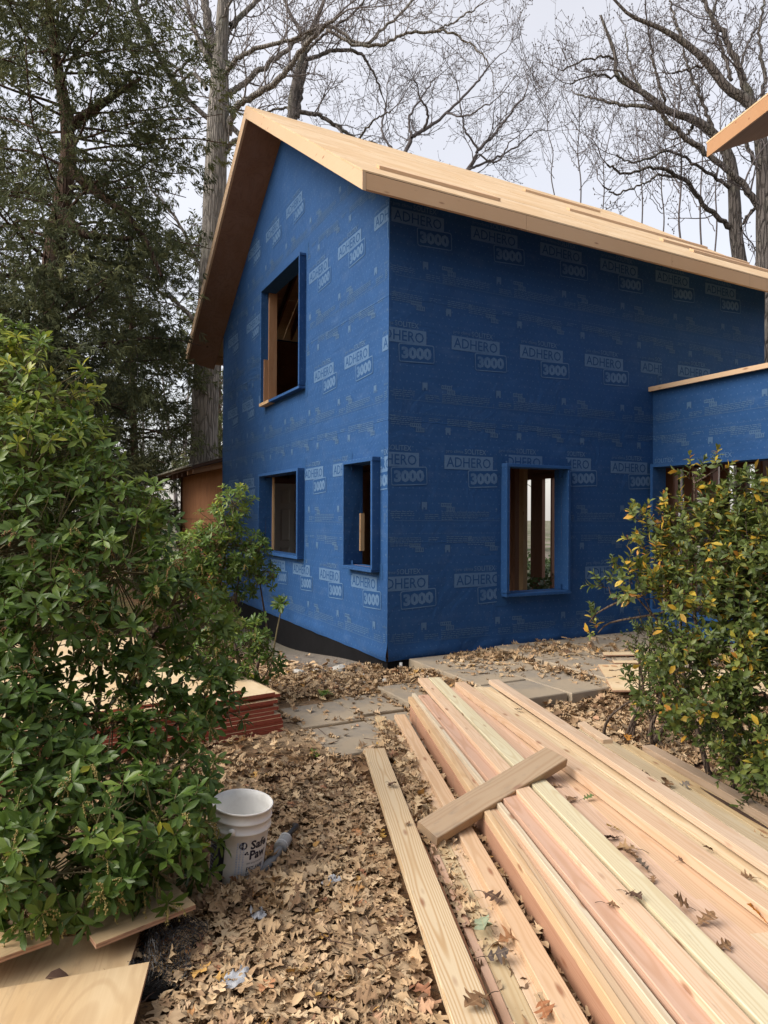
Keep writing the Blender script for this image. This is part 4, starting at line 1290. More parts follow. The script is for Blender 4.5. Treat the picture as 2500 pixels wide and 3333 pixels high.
bare_tree('thick grey bare tree at the right edge with long diagonal stems',
    [U(1640, 1200, 34), U(1640, 1000, 32), U(1638, 800, 30), U(1630, 620, 27), U(1585, 440, 22), U(1480, 365, 19), U(1390, 250, 16), U(1290, 165, 13), U(1180, 100, 10), U(1060, 50, 7), U(980, -30, 5)],
    [[U(1590, 445, 17), U(1540, 290, 14), U(1470, 140, 11), U(1400, 30, 9), U(1370, -60, 7)],
     [U(1642, 930, 15), U(1565, 810, 14), U(1440, 690, 12), U(1330, 605, 11), U(1240, 530, 10), U(1165, 440, 8), U(1060, 340, 6), U(1000, 290, 5)],
     [U(1640, 760, 10), U(1590, 660, 8), U(1560, 570, 7), U(1580, 480, 5)],
     [U(1640, 850, 9), U(1570, 920, 7), U(1540, 980, 5)],
     [U(1500, 330, 8), U(1450, 180, 7), U(1420, 60, 6), U(1440, -40, 5)],
     [U(1290, 165, 6), U(1250, 60, 5), U(1230, -40, 4)],
     [U(1630, 500, 9), U(1640, 300, 8), U(1620, 130, 6), U(1640, -20, 5)],
     [U(1400, 260, 6), U(1330, 280, 5), U(1240, 300, 4)],
     [U(1535, 280, 6), U(1580, 150, 5), U(1640, 60, 4)]],
    16.5, (M['bark_dark'], M['twig_dark']), 52, 0.85, twig_len=1.2, jitter=0.8)
# slim saplings between them
SAP = [((1285, 1080), (1280, 800), (1268, 480), (1262, 250), 9, 23, 'slim straight sapling beside the leaning tree behind the roof'),
       ((1372, 1100), (1366, 800), (1362, 480), (1350, 200), 8, 21, 'slim sapling just left of the leaning trunk'),
       ((1425, 1110), (1430, 800), (1452, 480), (1470, 200), 7, 20, 'thin sapling hard against the leaning trunk'),
       ((1110, 1000), (1100, 700), (1080, 420), (1070, 260), 6, 27, 'thin sapling above the toe boards on the roof'),
       ((845, 900), (832, 650), (838, 450), (848, 330), 6, 30, 'small twiggy tree low over the middle of the ridge'),
       ((735, 850), (725, 650), (700, 480), (690, 390), 5, 31, 'small twiggy tree left of the saplings over the ridge'),
       ((940, 920), (945, 700), (985, 500), (1000, 380), 5, 29, 'small forked tree right of the sky gap over the ridge'),
       ((1200, 1050), (1195, 800), (1180, 560), (1175, 300), 6, 25, 'thin sapling with many upright twigs right of the sky gap')]
for k, (a, b, c_, d, w, D, lab) in enumerate(SAP):
    rs = random.Random(k)
    lm = []
    for i in range(14):
        f = rs.uniform(0.1, 1.0) * 3
        j = min(int(f), 2); P = [a, b, c_, d]
        x = P[j][0] + (P[j + 1][0] - P[j][0]) * (f - j); y = P[j][1] + (P[j + 1][1] - P[j][1]) * (f - j)
        sgn = rs.choice((-1, 1)); ln = rs.uniform(60, 170)
        lm.append([U(x, y, w * .30), U(x + sgn * ln * .45, y - ln * .75, w * .22, rs.uniform(-.6, .6)), U(x + sgn * ln * .75, y - ln * 1.7, w * .16, rs.uniform(-1, 1))])
    wv = lambda: rs.uniform(-14, 14)
    mid = lambda p, q: ((p[0] + q[0]) / 2 + wv(), (p[1] + q[1]) / 2)
    bare_tree(lab, [U(*a, w * .50), U(*mid(a, b), w * .46), U(*b, w * .40), U(*mid(b, c_), w * .34), U(*c_, w * .28), U(*mid(c_, d), w * .25), U(*d, w * .14)], lm, D, (M['twig_dark'], M['twig_dark']), 100 + k, 0.62, 'bare saplings behind the roof', 1.2, 0.5, 0.020, 0.5)

# ---- red cedars on the left: shaggy sprays of foliage with gaps of sky
M['cedar'] = leaf_material('cedar foliage', [(0.0, (0.060, 0.072, 0.040)), (0.45, (0.100, 0.115, 0.055)), (0.8, (0.135, 0.148, 0.062)), (1.0, (0.17, 0.17, 0.075))], 0.75, 0.2, spec=0.15)
M['dead_spray'] = mat_plain('dead cedar twigs', (0.085, 0.062, 0.048), 0.95, 0.3, 3)

def sprays(P, Dv, ln, wd, rng, n_leaf=7, droop=0.35, tint=None, fan=0.75):
    """feathery sprays: each a handful of tapering blades along a short twig"""
    n = len(P)
    Dv = Dv / (np.linalg.norm(Dv, axis=1, keepdims=True) + 1e-9)
    ref = rng.normal(0, 1, (n, 3)); S = np.cross(Dv, ref); S /= np.linalg.norm(S, axis=1, keepdims=True) + 1e-9
    V, F, T = [], [], []
    for k in range(n_leaf):
        t = (k + 0.5) / n_leaf
        side = 1 if k % 2 else -1
        base = P + Dv * (ln * t * 0.75)[:, None]
        d = Dv + S * (side * fan * rng.uniform(0.5, 1.2, n))[:, None] + rng.normal(0, 0.22, (n, 3)) + np.array([0, 0, -droop])
        d /= np.linalg.norm(d, axis=1, keepdims=True) + 1e-9
        l = ln * rng.uniform(0.40, 0.75, n) * (1.1 - 0.4 * t)
        w = np.cross(d, rng.normal(0, 1, (n, 3))); w /= np.linalg.norm(w, axis=1, keepdims=True) + 1e-9
        ww = (wd * rng.uniform(0.7, 1.3, n))[:, None] * w
        mid = base + d * (l * 0.45)[:, None]
        tip = base + d * l[:, None] + np.array([0, 0, -0.12]) * l[:, None]
        V.append(np.stack([base, mid + ww, tip, mid - ww], 1))
        T.append(np.repeat((tint + rng.normal(0, 0.08, n))[:, None], 4, 1))
    V = np.concatenate(V); T = np.concatenate(T)
    F = np.arange(len(V) * 4).reshape(-1, 4)
    return V.reshape(-1, 3), F, np.clip(T.ravel(), 0, 1)

def cedar(label, x, y, h, rad, trunk_pts, seed, n_br=120, z0=0.8, lean=0.0, dens=1.0, group='evergreens left of the house', spray=(0.22, 0.0120), per=60, limbs=()):
    rng = np.random.default_rng(seed)
    g = ground_z(x, y)
    root = empty('cedar_tree', (x, y, g)); tag(root, label, 'tree', group)
    o = np.array([x, y, g])
    tb = Tubes()
    tp = resample(np.array(trunk_pts, float), 20) if trunk_pts is not None else np.array([[x + lean * t, y, g + h * t] for t in np.linspace(0, 1, 14)])
    tr = np.linspace(0.20 * (h / 14) ** .7, 0.03, len(tp)); tr[0] *= 1.3
    tb.add(tp, tr, 12); tb.build('trunk', M['bark_cedar'], root, o)
    P, Dv, L, T = [], [], [], []
    br = Tubes(); dead = Tubes()
    zt = tp[:, 2]
    for i in range(n_br):
        t = (i + rng.uniform(0, 1)) / n_br
        z = g + z0 + (h - z0) * t
        j = min(max(np.searchsorted(zt, z) - 1, 0), len(tp) - 2)
        p = tp[j] + (tp[j + 1] - tp[j]) * np.clip((z - zt[j]) / (zt[j + 1] - zt[j] + 1e-6), 0, 1)
        r = rad * (0.40 + 0.60 * math.sin(math.pi * min(1, 0.22 + 0.75 * (1 - t)))) * (1 - 0.55 * t ** 3) * rng.uniform(0.65, 1.12)
        az = rng.uniform(0, 2 * math.pi)
        d = np.array([math.cos(az), math.sin(az), rng.uniform(-0.05, 0.45)])
        q = wander(p, d, r, 7, 0.13, -0.035, rng)
        br.add(q, np.linspace(0.045 * (1 - .6 * t), 0.008, len(q)), 4)
        m = max(2, int(per * dens * r / rad / 9))
        for _ in range(m):
            f = rng.uniform(0.25, 1.0) ** 0.8 * 6.99; k = int(f)
            b = q[k] + (q[k + 1] - q[k]) * (f - k)
            dd = unit(q[k + 1] - q[k])
            cc = b + rng.normal(0, 0.30, 3) * np.array([1, 1, 0.55]); cd = dd * 0.8 + rng.normal(0, 0.45, 3); ct = rng.uniform(0.1, 0.8)
            for _ in range(rng.integers(8, 17)):
                P.append(cc + rng.normal(0, 0.17, 3) * np.array([1.2, 1.2, 0.6])); Dv.append(cd + rng.normal(0, 0.5, 3) + np.array([0, 0, -0.2]))
                L.append(spray[0] * rng.uniform(0.6, 1.25)); T.append(ct + rng.uniform(-0.15, 0.2))
        if t < 0.55:
            for _ in range(5):
                f = rng.uniform(0.1, .8) * 6.99; k = int(f)
                b = q[k] + (q[k + 1] - q[k]) * (f - k)
                e = wander(b, rng.normal(0, 1, 3) + np.array([0, 0, -0.7]), rng.uniform(.4, 1.1), 4, 0.25, -0.05, rng)
                dead.add(e, np.linspace(0.008, 0.003, 5), 3)
    for Lm in limbs:
        q = resample(np.array(Lm, float), 16); lb = Tubes(); lb.add(q, np.linspace(0.11, 0.03, 16), 8); lb.build('branch', M['bark_cedar'], root, o)
        for _ in range(int(140 * dens)):
            k = rng.integers(5, 15); P.append(q[k] + rng.normal(0, 0.35, 3)); Dv.append(rng.normal(0, 1, 3) + np.array([0, 0, -.3])); L.append(spray[0] * rng.uniform(.6, 1.2)); T.append(rng.uniform(.1, .9))
    br.build('branches', M['bark_cedar'], root, o)['kind'] = 'stuff'
    dead.build('dead_twigs', M['dead_spray'], root, o)['kind'] = 'stuff'
    V, F, TT = sprays(np.array(P), np.array(Dv), np.array(L), np.full(len(P), spray[1]), rng, 9, 0.35, np.array(T))
    f = link(bpy.data.objects.new('foliage', np_mesh('foliage', V - o, F, M['cedar'], TT)), root); f['kind'] = 'stuff'
    return root

def pxs(pts, D): return [tuple(px(a / 1.507, b / 1.507, D)) for a, b in pts]
tr1 = pxs([(150, 1750), (158, 950), (190, 700), (212, 520), (205, 380), (180, 240), (150, 60), (130, -150), (120, -420)], 12.5)
lb1 = [pxs([(222, 555), (300, 620), (400, 700), (470, 790), (520, 900)], 12.2), pxs([(205, 420), (330, 330), (450, 250)], 12.8), pxs([(195, 700), (260, 760), (350, 775), (425, 778)], 12.0)]
cedar('big shaggy red cedar with a leaning brown trunk at the left edge', tr1[0][0], 12.5, 14.5, 3.3, tr1, 3, 125, 2.2, dens=1.9, limbs=lb1)
cedar('tall dark cedar behind the shaggy one at the far left', -9.8, 15.5, 16, 3.2, None, 4, 115, 2.0, 0.4, 1.5, per=55)
cedar('dense drooping cedar behind the old shed', -6.6, 18.2, 9.5, 2.3, None, 6, 95, 0.5, -0.3, 2.2, per=64)
cedar('low dark cedar between the big cedar and the pieris bush', -6.0, 11.0, 5.4, 1.9, None, 7, 80, 0.3, 0.2, 2.0, per=62)
cedar('pale green hemlock showing between the cedar and the great trunk', -6.2, 25.0, 13, 3.2, None, 8, 80, 1.0, 0.1, 0.7, per=42, spray=(0.5, 0.02))
# greenery beyond the open frame of the house
for k, (x, y, h, r, lab) in enumerate(((10.5, 27.0, 6.0, 2.2, 'evergreen seen through the tall window between the studs'), (15.6, 24.0, 6.4, 2.6, 'evergreen seen through the wide opening of the wing'), (4.2, 33.0, 6.2, 2.2, 'evergreen behind the rear of the house'))):
    cedar(lab, x, y, h, r, None, 60 + k, 46, 0.3, 0.0, 0.8, 'evergreens behind the house', (0.5, 0.035), 60)
# evergreens added behind the camera, out of view, to block sky from the long wall
for k, (x, y, h, r, lab) in enumerate(((-1.5, -10.5, 13, 3.2, 'unseen evergreen added behind the camera to shade the long wall, opposite the house corner'), (3.2, -9.0, 14, 3.4, 'unseen evergreen added behind the camera to shade the long wall, opposite the tall window'), (8.0, -10.0, 13.5, 3.4, 'unseen evergreen added behind the camera to shade the long wall, beside the higher house'), (12.5, -8.0, 14, 3.4, 'unseen evergreen added behind the camera to shade the long wall, beyond the higher house'))):
    cedar(lab, x, y, h, r, None, 80 + k, 80, 0.8, 0.0, 0.8, 'unseen evergreens added to shade the long wall', (0.8, 0.10), 40)
# far woods: grey trunks closing the view between the trees at ground level
fw = Tubes(); rngw = np.random.default_rng(77); ftips = []
for k in range(150):
    D = rngw.uniform(38, 75); X = rngw.uniform(-60, 55); h = rngw.uniform(9, 15)
    q = wander((X, D, -0.3), (rngw.normal(0, .05), 0, 1), h, 6, 0.03, 0.05, rngw)
    fw.add(q, np.linspace(rngw.uniform(.10, .24), 0.03, 7), 5)
    for _ in range(9):
        j = rngw.integers(2, 6)
        twig_fan(fw, q[j], np.array([rngw.normal(0, 1), rngw.normal(0, 1), 0.9]), rngw.uniform(2, 4), 0.04, 1, rngw, ftips, 0.05, 0.25, 2)
far = fw.build('far_woods', M['twig_grey'])
tag(far, 'far off grey leafless woods behind the building site', 'woods', kind='stuff')
# ivy and low green cover behind the house
iv = []
n = 9000
xx = rngw.uniform(2, 24, n); yy = rngw.uniform(13.5, 24, n); k_ = rngw.uniform(0.02, 0.45, n)
P = np.stack([xx, yy, k_], 1)
V, F, TT = sprays(P, rngw.normal(0, 1, (n, 3)) + np.array([0, 0, .8]), np.full(n, .16), np.full(n, .05), rngw, 3, 0.1, rngw.uniform(.2, 1, n))
M['ivy'] = leaf_material('ivy', [(0, (0.035, 0.07, 0.02)), (1, (0.10, 0.15, 0.05))], 0.5, 0.15)
tag(link(bpy.data.objects.new('ground_ivy', np_mesh('ground_ivy', V, F, M['ivy'], TT))), 'low green ivy covering the ground behind the house', 'ground cover', kind='stuff')
# ------------------------------------------------------------------ lumber pile (every board is a thing)
P1 = Vector((0.737, 2.385, 0)); UU = Vector((-0.14228, 0.98983, 0)); VV = Vector((0.98983, 0.14228, 0))
def st(s, t, z=0.0): v = P1 + VV * s + UU * t; return Vector((v.x, v.y, z))
PINK = (0.55, 0.395, 0.27); PEACH = (0.56, 0.41, 0.27); PALE = (0.60, 0.46, 0.315); CREAM = (0.62, 0.488, 0.345); RED = (0.42, 0.235, 0.155)
GREY = (0.50, 0.40, 0.285); ROSE = (0.52, 0.365, 0.25); TAN = (0.53, 0.40, 0.25)
def board(label, s_far, t_far, s_near, t_near, w, top, th=0.038, col=PALE, zfar=None, mt='lumber', roll=0.0, cut=0.0, name='lumber_board', group='boards of the lumber pile'):
    """left top edge runs from (s_far, t_far) to (s_near, t_near); w to the right, th downwards"""
    zf = top if zfar is None else zfar
    a = st(s_near, t_near, top); b = st(s_far, t_far, zf)
    d = (b - a); Ln = d.length; d.normalize()
    rt = Vector((d.y, -d.x, 0)).normalized()
    up = rt.cross(d).normalized()
    mb = MB(); n = 9; e = 0.0028
    bow = random.uniform(-0.004, 0.007); cr = random.uniform(-0.009, 0.009)
    secs = []
    for i in range(n):
        f = i / (n - 1); y = Ln * f
        dx = cr * math.sin(math.pi * f); dz = bow * math.sin(math.pi * f) - 0.0
        tw = roll * (f - 0.5)
        ring = [(e, -th), (w - e, -th), (w, -th + e), (w, -e), (w - e, 0), (e, 0), (0, -e), (0, -th + e)]
        pts = []
        for (px_, pz_) in ring:
            yy = y + (cut * (px_ / w - 0.5) if i == n - 1 else 0)
            q = (px_ - w / 2) * math.cos(tw) - pz_ * math.sin(tw), (px_ - w / 2) * math.sin(tw) + pz_ * math.cos(tw)
            pts.append((q[0] + dx, yy, q[1] + dz))
        secs.append(len(mb.v)); mb.v.extend(pts)
    for i in range(n - 1):
        for k in range(8):
            k2 = (k + 1) % 8
            mb.f.append((secs[i] + k, secs[i] + k2, secs[i + 1] + k2, secs[i + 1] + k)); mb.m.append(0)
    mb.f.append(tuple(secs[0] + k for k in range(7, -1, -1))); mb.m.append(0)
    mb.f.append(tuple(secs[-1] + k for k in range(8))); mb.m.append(0)
    o = mb.build(name, M[mt])
    mtx = Matrix(((rt.x, d.x, up.x, 0), (rt.y, d.y, up.y, 0), (rt.z, d.z, up.z, 0), (0, 0, 0, 1)))
    c = a + rt * (w / 2)
    o.matrix_world = Matrix.Translation(c) @ mtx
    o.color = (*[q * random.uniform(.96, 1.03) for q in col], 1)
    tag(o, label, 'lumber', group)
    return o
B = board
B('wide pale board with bold looping grain lying alone left of the pile', -0.503, 2.61, -0.512, -0.95, 0.145, 0.100, col=(0.560, 0.451, 0.303), mt='lumber_bold')
B('bark edged dark plank hidden under the bold grained board', -0.488, 2.56, -0.486, -0.95, 0.138, 0.060, col=(0.46, 0.24, 0.13))
B('thin reddish strip of wood sunk in leaves right of the bold grained board', -0.318, 2.2, -0.338, -0.95, 0.034, 0.050, 0.05, col=ROSE)
B('buried pinkish board with its far end farthest left in the leaves', -0.298, 3.57, -0.300, -0.95, 0.086, 0.045, col=TAN)
B('light board half buried in leaves beside the single left two-by-four', -0.208, 3.05, -0.212, -0.95, 0.062, 0.046, col=PALE)
B('clean single two-by-four lying left against the foot of the red faced board', -0.147, 3.48, -0.150, -0.95, 0.094, 0.082, col=PEACH, cut=.004)
B('pinkish packing board under the clean single two-by-four', -0.140, 3.30, -0.140, -0.95, 0.085, 0.042, col=ROSE)
# the pile proper
B('broad red faced board standing on edge along the left foot of the pile', 0.006, 3.58, 0.004, -0.95, 0.038, 0.122, 0.122, col=RED)
B('narrow peach board with tan side along the left top edge of the pile', 0.014, 3.70, -0.003, -0.95, 0.036, 0.172, 0.050, col=PEACH)
B('narrow rosy board set in second from the left top edge of the pile', 0.052, 3.66, 0.035, -0.95, 0.038, 0.166, 0.09, col=ROSE)
B('greenish grey sided narrow board set third from the left top edge', 0.055, 3.74, 0.128, -0.95, 0.030, 0.192, 0.07, col=(0.560, 0.498, 0.378))
B('pinkish knotty two-by-four right of the narrow edge boards', 0.088, 3.62, 0.176, -0.95, 0.090, 0.206, col=(0.528, 0.360, 0.265), cut=.01)
B('deep pink board seen as a thin strip under the cream board', 0.175, 3.6, 0.245, -0.95, 0.085, 0.168, col=ROSE)
B('cream stamped board with rounded far end, left of the dark slot', 0.182, 4.11, 0.268, -0.95, 0.094, 0.236, col=CREAM)
B('cream board right of the dark slot with a pale clear face', 0.285, 4.11, 0.380, -0.95, 0.108, 0.238, col=(0.616, 0.541, 0.388))
B('pale two-by-four packed under the two cream boards', 0.22, 3.85, 0.30, -0.95, 0.140, 0.198, col=PALE)
B('pinkish board dipping right of the clear cream board, scattered with leaves', 0.395, 3.84, 0.512, -0.95, 0.088, 0.205, col=(0.560, 0.421, 0.303))
B('plain pinkish board second right of the clear cream board', 0.470, 3.76, 0.612, -0.95, 0.090, 0.203, col=(0.568, 0.429, 0.312))
B('peach board tucked under the stained board with the orange side', 0.545, 3.74, 0.712, -0.95, 0.090, 0.200, col=(0.584, 0.463, 0.331))
B('stained board with bright orange side crossing high over the pile', 0.466, 3.80, 0.862, -0.95, 0.098, 0.262, 0.056, col=(0.560, 0.412, 0.294))
B('pale board lying between the stained board and the topmost pink board', 0.622, 3.75, 0.885, -0.6, 0.090, 0.228, col=CREAM)
B('light board with a bark strip beside the topmost pink board', 0.704, 3.73, 1.00, -0.6, 0.086, 0.226, col=(0.624, 0.507, 0.341))
B('topmost pink board running diagonally along the right of the pile', 0.774, 3.77, 1.03, -0.6, 0.098, 0.284, 0.040, col=(0.560, 0.417, 0.331))
# filling under them
INN = ['rosy', 'pinkish', 'peach', 'brownish', 'pale']
for k in range(5):
    w0 = 0.05 + k * 0.19
    B(INN[k] + ' inner board mostly hidden inside the pile, ' + ('nearest its left side', 'second from its left side', 'in its very middle', 'second from its right side', 'nearest its right side')[k], w0 * 0.93, 3.60 - 0.05 * (k % 3), w0 * 1.12, -0.9, 0.185, 0.158 - 0.002 * k, 0.14, col=(ROSE, PINK, PEACH, TAN, PALE)[k])
for k in range(2):
    w0 = 0.55 + k * 0.22
    B(('inner board filling the gap under the stained board with orange side', 'inner board filling the gap under the topmost pink board')[k], w0, 3.68, w0 * 1.15, -0.9, 0.19, 0.195, 0.036, col=(PINK, PEACH)[k])
# lower boards on the right flank
B('rosy board on the right flank close under the topmost pink board', 1.02, 2.75, 1.15, 0.1, 0.094, 0.150, col=ROSE)
B('pale green tinged board with short broken far end on the right flank', 1.140, 2.66, 1.262, 0.1, 0.092, 0.166, col=GREY, cut=.02)
B('pale broken offcut lying on the far end of the green tinged board', 1.158, 2.72, 1.168, 2.30, 0.075, 0.196, 0.030, col=PALE, cut=.03)
B('long tan board under the green tinged board on the right flank', 1.23, 2.55, 1.355, 0.1, 0.094, 0.128, col=(0.560, 0.446, 0.303))
B('yellowish board with a dark burnt looking bark hollow on the right flank', 1.372, 2.43, 1.475, 0.3, 0.086, 0.108, col=(0.544, 0.412, 0.237))
B('greyish tan outermost board resting on the right edge of the pile', 1.482, 2.33, 1.60, 0.4, 0.090, 0.132, 0.075, col=(0.416, 0.324, 0.224))
B('sunken board below the greyish outermost board', 1.47, 2.2, 1.585, 0.4, 0.12, 0.055, col=PINK)
for k in range(2):
    B(('hidden rosy board carrying the right flank near the pile', 'hidden pinkish board carrying the outer right flank')[k], 1.04 + k * .20, 2.45, 1.17 + k * .21, 0.1, 0.20, 0.108 - .02 * k, 0.09, col=(ROSE, PINK)[k])
B('short rosy board lying apart among leaves at the right edge of the photo', 1.80, 1.86, 2.02, 1.2, 0.085, 0.060, col=ROSE)
B('pink plank half covered by leaves between pile and yellow leaved bush', 1.30, 3.55, 1.56, 3.0, 0.09, 0.050, col=PINK)
# dark burnt hollow on the yellowish board
mb = MB(); pts = []
for i in range(14):
    f = i / 13; t_ = 1.62 - 0.62 * f; s0 = 1.372 + (1.475 - 1.372) * (2.43 - t_) / 2.13
    wv = 0.030 * math.sin(math.pi * f) ** 0.7 + 0.003
    a = st(s0 + 0.060 - wv * .6, t_, 0.1092 + 0.0005); b = st(s0 + 0.060 + wv * .5, t_, 0.1092 + 0.0005)
    pts.append((a, b))
M['bark_strip'] = mat_plain('burnt bark', (0.045, 0.022, 0.012), 0.9, 0.6, 60)
for i in range(13): mb.poly([pts[i][0], pts[i + 1][0], pts[i + 1][1], pts[i][1]])
for i in range(13):
    a0, b0 = pts[i]; a1, b1 = pts[i + 1]; h = Vector((0, 0, 0.006 + 0.004 * math.sin(i * 2.1)))
    mb.poly([a0, a1, a1 + h * .5 + (b1 - a1) * .3, a0 + h * .5 + (b0 - a0) * .3])
bk = mb.build('bark_strip', M['bark_strip'])
tag(bk, 'strip of black burnt looking bark on the yellowish right flank board', 'bark')
# ink stamp on the cream board
mb = MB()
put_text(mb, 'DFIR', 0.03, 0.0, 0.0, 0.0, 0, bold=0.0012, width=0.055, height=0.014)
put_text(mb, '2', 0.03, -0.022, -0.004, 0.0, 0, width=0.008, height=0.014)
put_text(mb, 'SEL', 0.02, 0.012, 0.020, 0.0, 0, width=0.026, height=0.008)
M['ink'] = mat_plain('ink stamp', (0.05, 0.07, 0.10), 0.8, 0.3, 200)
for ob in bpy.data.objects:
    if ob.get('label', '').startswith('cream stamped board'): stamped = ob
    if ob.get('label', '').startswith('stained board'): stained = ob
stp = mb.build('ink_stamp', M['ink'], stamped)
stp.location = (0.012, 0.95, 0.0012); stp.rotation_euler = (0, 0, R(128))
# weathered short block lying across the pile
blk = MB(); Lb, wb_, tb_ = 0.985, 0.142, 0.062
nn = 8
for i in range(nn):
    f = i / (nn - 1); x = Lb * f
    c0 = 0.010 * (1 if i in (0,) else 0)
    for (y, z) in ((-wb_ / 2, 0), (wb_ / 2, 0), (wb_ / 2, tb_ - .004), (wb_ / 2 - .004, tb_), (-wb_ / 2 + .004, tb_), (-wb_ / 2, tb_ - .004)):
        blk.v.append((x + (0.04 * (y / wb_) if i == nn - 1 else 0.02 * (y / wb_) if i == 0 else 0), y, z))
for i in range(nn - 1):
    for k in range(6):
        a = i * 6 + k; b = i * 6 + (k + 1) % 6
        blk.f.append((a, a + 6, b + 6, b)); blk.m.append(0)
blk.f.append(tuple(range(6))); blk.m.append(0); blk.f.append(tuple((nn - 1) * 6 + k for k in range(5, -1, -1))); blk.m.append(0)
bv = [(y_, x_, z_) for x_, y_, z_ in blk.v]   # length along local Y for the grain
blk.v = bv
bo = blk.build('offcut_block', M['weathered'])
A_ = Vector((0.235, 3.60, 0.075)); B_ = Vector((1.02, 4.10, 0.295))
dv = (B_ - A_).normalized(); sd = Vector((dv.y, -dv.x, 0)).normalized(); upv = sd.cross(dv).normalized()
rt_ = Matrix.Rotation(R(22), 3, dv)
sd2 = rt_ @ sd; up2 = rt_ @ upv
bo.matrix_world = Matrix(((sd2.x, dv.x, up2.x, A_.x), (sd2.y, dv.y, up2.y, A_.y), (sd2.z, dv.z, up2.z, A_.z), (0, 0, 0, 1)))
bo.color = (0.45, 0.36, 0.26, 1)
tag(bo, 'weathered grey offcut leaning diagonally across the left side of the lumber pile', 'wood block')

# ------------------------------------------------------------------ plywood sheets
def sheet(name, label, corners, th, mat, edge, group=None, cat='plywood', ground=None):
    """corners: four world points of the top face, in order"""
    c = sum((Vector(p) for p in corners), Vector()) / 4
    d = (Vector(corners[1]) - Vector(corners[0])).normalized()
    n = d.cross(Vector(corners[3]) - Vector(corners[0])).normalized()
    if n.z < 0: n = -n
    s_ = n.cross(d)
    mt = Matrix(((d.x, s_.x, n.x, c.x), (d.y, s_.y, n.y, c.y), (d.z, s_.z, n.z, c.z), (0, 0, 0, 1)))
    inv = mt.inverted()
    top = [inv @ Vector(p) for p in corners]
    if ((top[1] - top[0]).cross(top[2] - top[1])).z < 0: top.reverse()
    mb = MB()
    lo = [(p.x, p.y, -th) for p in top]; hi = [(p.x, p.y, 0) for p in top]
    mb.hexa(lo + hi, msides=[0, 0, 1, 1, 1, 1])
    o = mb.build(name, [mat, edge]); o.matrix_world = mt
    tag(o, label, cat, group)
    return o
def rect(c0, ax, ay, z, za=0.0, zb=0.0):
    """corner + two edge vectors"""
    c0 = Vector((*c0, z)); a = Vector((*ax, za)); b = Vector((*ay, zb))
    return [c0, c0 + a, c0 + a + b, c0 + b]
# four scattered sheets, bottom left
sheet('plywood_sheet', 'plywood sheet under the pieris bush with a thick edge pointing at the viewer', rect((-1.070, 2.550), (0.30, 0.262), (-0.60, 0.69), 0.165, 0.0, -0.01), 0.019, M['sheet_ply'], M['ply_edge'], 'plywood sheets left in front')
sheet('plywood_sheet', 'plywood sheet at the far left whose raised corner overlaps the others', [(-1.235, 2.545, .185), (-1.43, 2.375, .190), (-2.3, 2.62, .20), (-2.05, 2.86, .19)], 0.019, M['sheet_ply'], M['ply_edge'], 'plywood sheets left in front')
sheet('plywood_sheet', 'plywood sheet sloping beneath two others next to the black netting', [(-0.985, 2.77, .078), (-0.935, 2.48, .085), (-2.10, 2.20, .085), (-2.25, 2.62, .078)], 0.018, M['sheet_ply'], M['ply_edge'], 'plywood sheets left in front')
sheet('plywood_sheet', 'nearest plywood sheet with knots at the lower left corner', [(-0.865, 2.535, .110), (-0.70, 1.62, .120), (-1.95, 1.40, .118), (-2.10, 2.16, .108)], 0.018, M['sheet_ply'], M['ply_edge'], 'plywood sheets left in front')
# stack of red edged panels
ordw = ['topmost', 'second from the top', 'third from the top', 'fourth from the top', 'fifth from the top', 'sixth from the top', 'seventh from the top', 'eighth from the top', 'ninth from the top', 'tenth from the top', 'eleventh from the top', 'lowest']
sa = Vector((-0.826, -0.564)).normalized(); sb = Vector((-0.564, 0.826)).normalized()
offs = [(0.30, 0.15), (0.055, 0.05), (-0.01, 0.09), (0.04, 0.03), (0.07, 0.055), (0.03, 0.035), (0.075, 0.025), (0.02, 0.015), (0.012, 0.004), (0.0, 0.010), (0.004, 0.0), (0.0, 0.0)]
zt_ = 0.355
for k in range(12):
    th = 0.0285
    c0 = Vector((-0.815, 5.575)) + sa * offs[k][0] + sb * offs[k][1]
    sheet('plywood_sheet', 'red edged plywood sheet, ' + ordw[k] + ' in the stack behind the pieris bush', rect((c0.x, c0.y), sa * 2.3, sb * 1.22, zt_ - 0.0288 * k + random.uniform(-.0005, .0005)), th - 0.001, M['pale_ply'], M['red_edge'], 'red edged sheets in the stack')
# more pale sheets lying further left behind the bush
sheet('plywood_sheet', 'pale plywood sheet on the ground glimpsed through the pieris bush at left', rect((-2.6, 7.0), (-1.3, -0.55), (-0.8, 1.3), 0.12), 0.02, M['pale_ply'], M['ply_edge'], 'pale sheets beyond the bush')
sheet('plywood_sheet', 'second pale plywood sheet farther back behind the pieris bush', rect((-3.0, 8.4), (-1.6, -0.5), (-0.5, 1.2), 0.06), 0.02, M['pale_ply'], M['ply_edge'], 'pale sheets beyond the bush')
